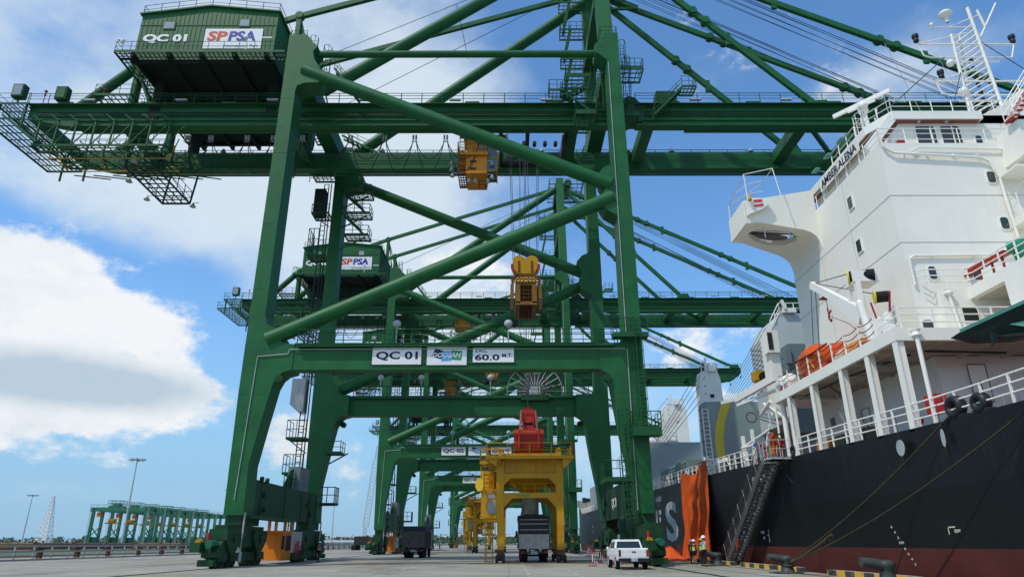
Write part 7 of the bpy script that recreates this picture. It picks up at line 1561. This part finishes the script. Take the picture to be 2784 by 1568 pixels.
    if vest:
        J4 = grow(J, .036); J4['nk'] = (J['chest'][0].lerp(J['neck'][0], .45), (.10, .085)); J4['l'] = (J['pelvis'][0].lerp(J['waist'][0], .1), (.185, .14)); e4 = [('l', 'waist'), ('waist', 'chest'), ('chest', 'nk')]
        for s in 'LR': J4['vs'+s] = (J['chest'][0].lerp(J['sh'+s][0], .75), (.085, .08)); e4.append(('chest', 'vs'+s))
        v_ = skinmesh(J4, e4, t, 'vest', mat('vest_%.2f_%.2f_%.2f' % vest, vest, .8, .1, bump=.2, scale=5), lvl=1)
        if band:
            b = MB()
            for f_ in (.15, .75):
                c = J['waist'][0].lerp(J['chest'][0], f_-.25) if f_ < .5 else J['waist'][0].lerp(J['chest'][0], .45); b.lathe([(.176, -.022), (.18, 0), (.176, .022)], c, 16)
            b.build('reflective_band', mat('band_pale', (.6, .62, .55), .5), v_, off=(0, 0, 0))
    b = MB(); b.sph(h+upv*.01-f*.02, .098, 12, sx=.92, sy=1.08, sz=.98) if not helmet else b.sph(h-f*.035-upv*.035, .085, 12); b.build('hair', mat('hair_dark', hair, .7), t, off=(0, 0, 0))
    if helmet:
        b = MB(); q = upv; prof = [(.145, -.005), (.142, .01), (.125, .012), (.122, .05), (.10, .10), (.055, .135), (0, .145)]
        g = []
        for r_, z_ in prof: g.append([h+q*(z_+.005)+(sx*math.cos(a)*.92+f*(math.sin(a)*1.1+(.10 if r_ > .13 and math.sin(a) > .3 else 0)))*r_ for a in [2*PI*k/18 for k in range(19)]])
        b.quadstrip(g); b.add([g[1][k] for k in range(18)], [tuple(range(18))]); b.build('helmet', mat('helmet_%.2f_%.2f' % helmet[:2], helmet, .35, .05), t, off=(0, 0, 0))
    for s in 'LR':
        a, c = J['an'+s][0], J['to'+s][0]; b = MB(); b.sph((a+c)/2+Vector((0, -.02, -.02)), .11, 10, sx=.45, sy=1.25, sz=.45); b.build('shoe', DK, t, off=(0, 0, 0))
    t.location = loc; t.rotation_euler = (0, 0, rz); t.scale = (scale,)*3
    return t
R_ = math.radians
LIME = (.66, .92, .04)
person((13.3, 51.6, 0), R_(-65), 'person in lime vest, black sleeves, dark shorts and white helmet watching the ship', (.015, .015, .02), (.02, .02, .03), LIME, (.8, .8, .8), shorts=True, scale=.93, pose={'toL': (-.14, .12, .04), 'elR': (.24, -.05, 1.16), 'wrR': (.22, .06, .93), 'plR': (.21, .1, .87)})
person((13.3, 52.35, 0), R_(-50), 'person almost hidden behind the one in the lime vest, only a white helmet showing', (.05, .05, .06), (.03, .03, .04), LIME, (.8, .8, .8), scale=.93)
person((12.72, 46.8, 0), R_(-75), 'tall person in pale blue shirt, black trousers and white helmet, hands at the hips', (.28, .45, .62), (.012, .012, .018), (.38, .66, .30), (.82, .82, .82), sleeves=False, scale=1.05, band=False,
       pose={'knL': (-.12, .06, .5), 'anL': (-.16, .02, .10), 'toL': (-.18, .17, .04), 'anR': (.08, -.08, .10), 'toR': (.1, .07, .04), 'elL': (-.32, -.05, 1.18), 'wrL': (-.19, .10, 1.02), 'plL': (-.15, .14, .98), 'chest': (0, -.02, 1.32), 'neck': (0, -.02, 1.49)})
person((12.8, 47.7, 0), R_(-60), 'person in lime vest and orange helmet standing just left of the tall man', (.05, .06, .08), (.02, .02, .03), LIME, (.72, .28, .02), scale=.97)
person((-17.05, 64.7, 0), R_(-75), 'person in orange vest, black trousers and white helmet reading beside the left crane leg', (.40, .14, .16), (.012, .012, .015), (.62, .09, .015), (.8, .8, .8), scale=.96,
       pose={'elL': (-.24, .08, 1.18), 'wrL': (-.14, .27, 1.2), 'plL': (-.10, .33, 1.22), 'elR': (.24, .08, 1.18), 'wrR': (.14, .27, 1.2), 'plR': (.10, .33, 1.22), 'jaw': (0, .05, 1.56), 'skull': (0, .05, 1.66)})
sit = {'pelvis': (0, 0, .96), 'knL': (-.14, .42, .92), 'anL': (-.14, .45, .5), 'toL': (-.14, .6, .45), 'knR': (.14, .42, .90), 'anR': (.15, .40, .5), 'toR': (.15, .55, .45), 'hiL': (-.1, .02, .92), 'hiR': (.1, .02, .92), 'elL': (-.25, .12, 1.15), 'wrL': (-.15, .32, 1.08), 'plL': (-.13, .38, 1.05), 'elR': (.25, .12, 1.15), 'wrR': (.15, .32, 1.08), 'plR': (.13, .38, 1.05)}
person((-18.35, 62.6, -.02), R_(-80), 'bareheaded person in red vest sitting on the crane\'s green service deck', (.30, .10, .12), (.03, .03, .04), (.45, .05, .04), None, pose=sit)
REDC = (.62, .055, .012)
person((16.0, 41.1, 6.12), R_(60), 'crewman in orange red coveralls standing on the gangway\'s top platform, back turned', REDC, REDC, None, None,
       pose={'elL': (-.27, .05, 1.18), 'wrL': (-.15, .2, 1.12), 'plL': (-.12, .26, 1.1), 'elR': (.27, .05, 1.16), 'wrR': (.2, .24, 1.1), 'plR': (.18, .3, 1.08), 'anL': (-.16, -.02, .1), 'toL': (-.19, .12, .04), 'anR': (.14, -.02, .1), 'jaw': (0, .06, 1.55), 'skull': (0, .07, 1.64)})
bend = {'waist': (0, .10, 1.08), 'chest': (0, .30, 1.18), 'neck': (0, .44, 1.22), 'jaw': (0, .53, 1.21), 'skull': (0, .62, 1.20), 'shL': (-.18, .36, 1.2), 'shR': (.18, .36, 1.2), 'elL': (-.22, .42, .95), 'wrL': (-.18, .5, .8), 'plL': (-.18, .53, .74), 'elR': (.22, .42, .95), 'wrR': (.18, .5, .8), 'plR': (.18, .53, .74)}
person((16.95, 45.0, 6.3), R_(75), 'crewman in red coveralls and blue helmet leaning over the ship\'s rail', (.48, .03, .012), (.40, .03, .012), None, (.03, .12, .55), pose=bend)
person((16.9, 42.3, 6.2), R_(30), 'crewman in dark red coveralls partly hidden behind the gangway platform rail', (.40, .03, .02), (.35, .025, .015), None, None, scale=.92)
person((-18.9, 196, 0), R_(20), 'tiny distant person standing far down the apron by the orange cone', (.05, .06, .09), (.02, .02, .03))
# ------------------------------------------------------------ the air: a pale box of even haze
hz_ = bpy.data.materials.new('haze_air'); hz_.use_nodes = True; t_ = hz_.node_tree; t_.nodes.clear()
o_ = t_.nodes.new('ShaderNodeOutputMaterial'); v_ = t_.nodes.new('ShaderNodeVolumePrincipled'); v_.inputs['Color'].default_value = (.80, .88, .95, 1); v_.inputs['Density'].default_value = .00004; v_.inputs['Anisotropy'].default_value = .2
t_.links.new(v_.outputs[0], o_.inputs['Volume'])
b = MB(); b.box(-1800, 700, -60, 2600, -7, 72); o = b.build('haze', hz_); o['kind'] = 'stuff'
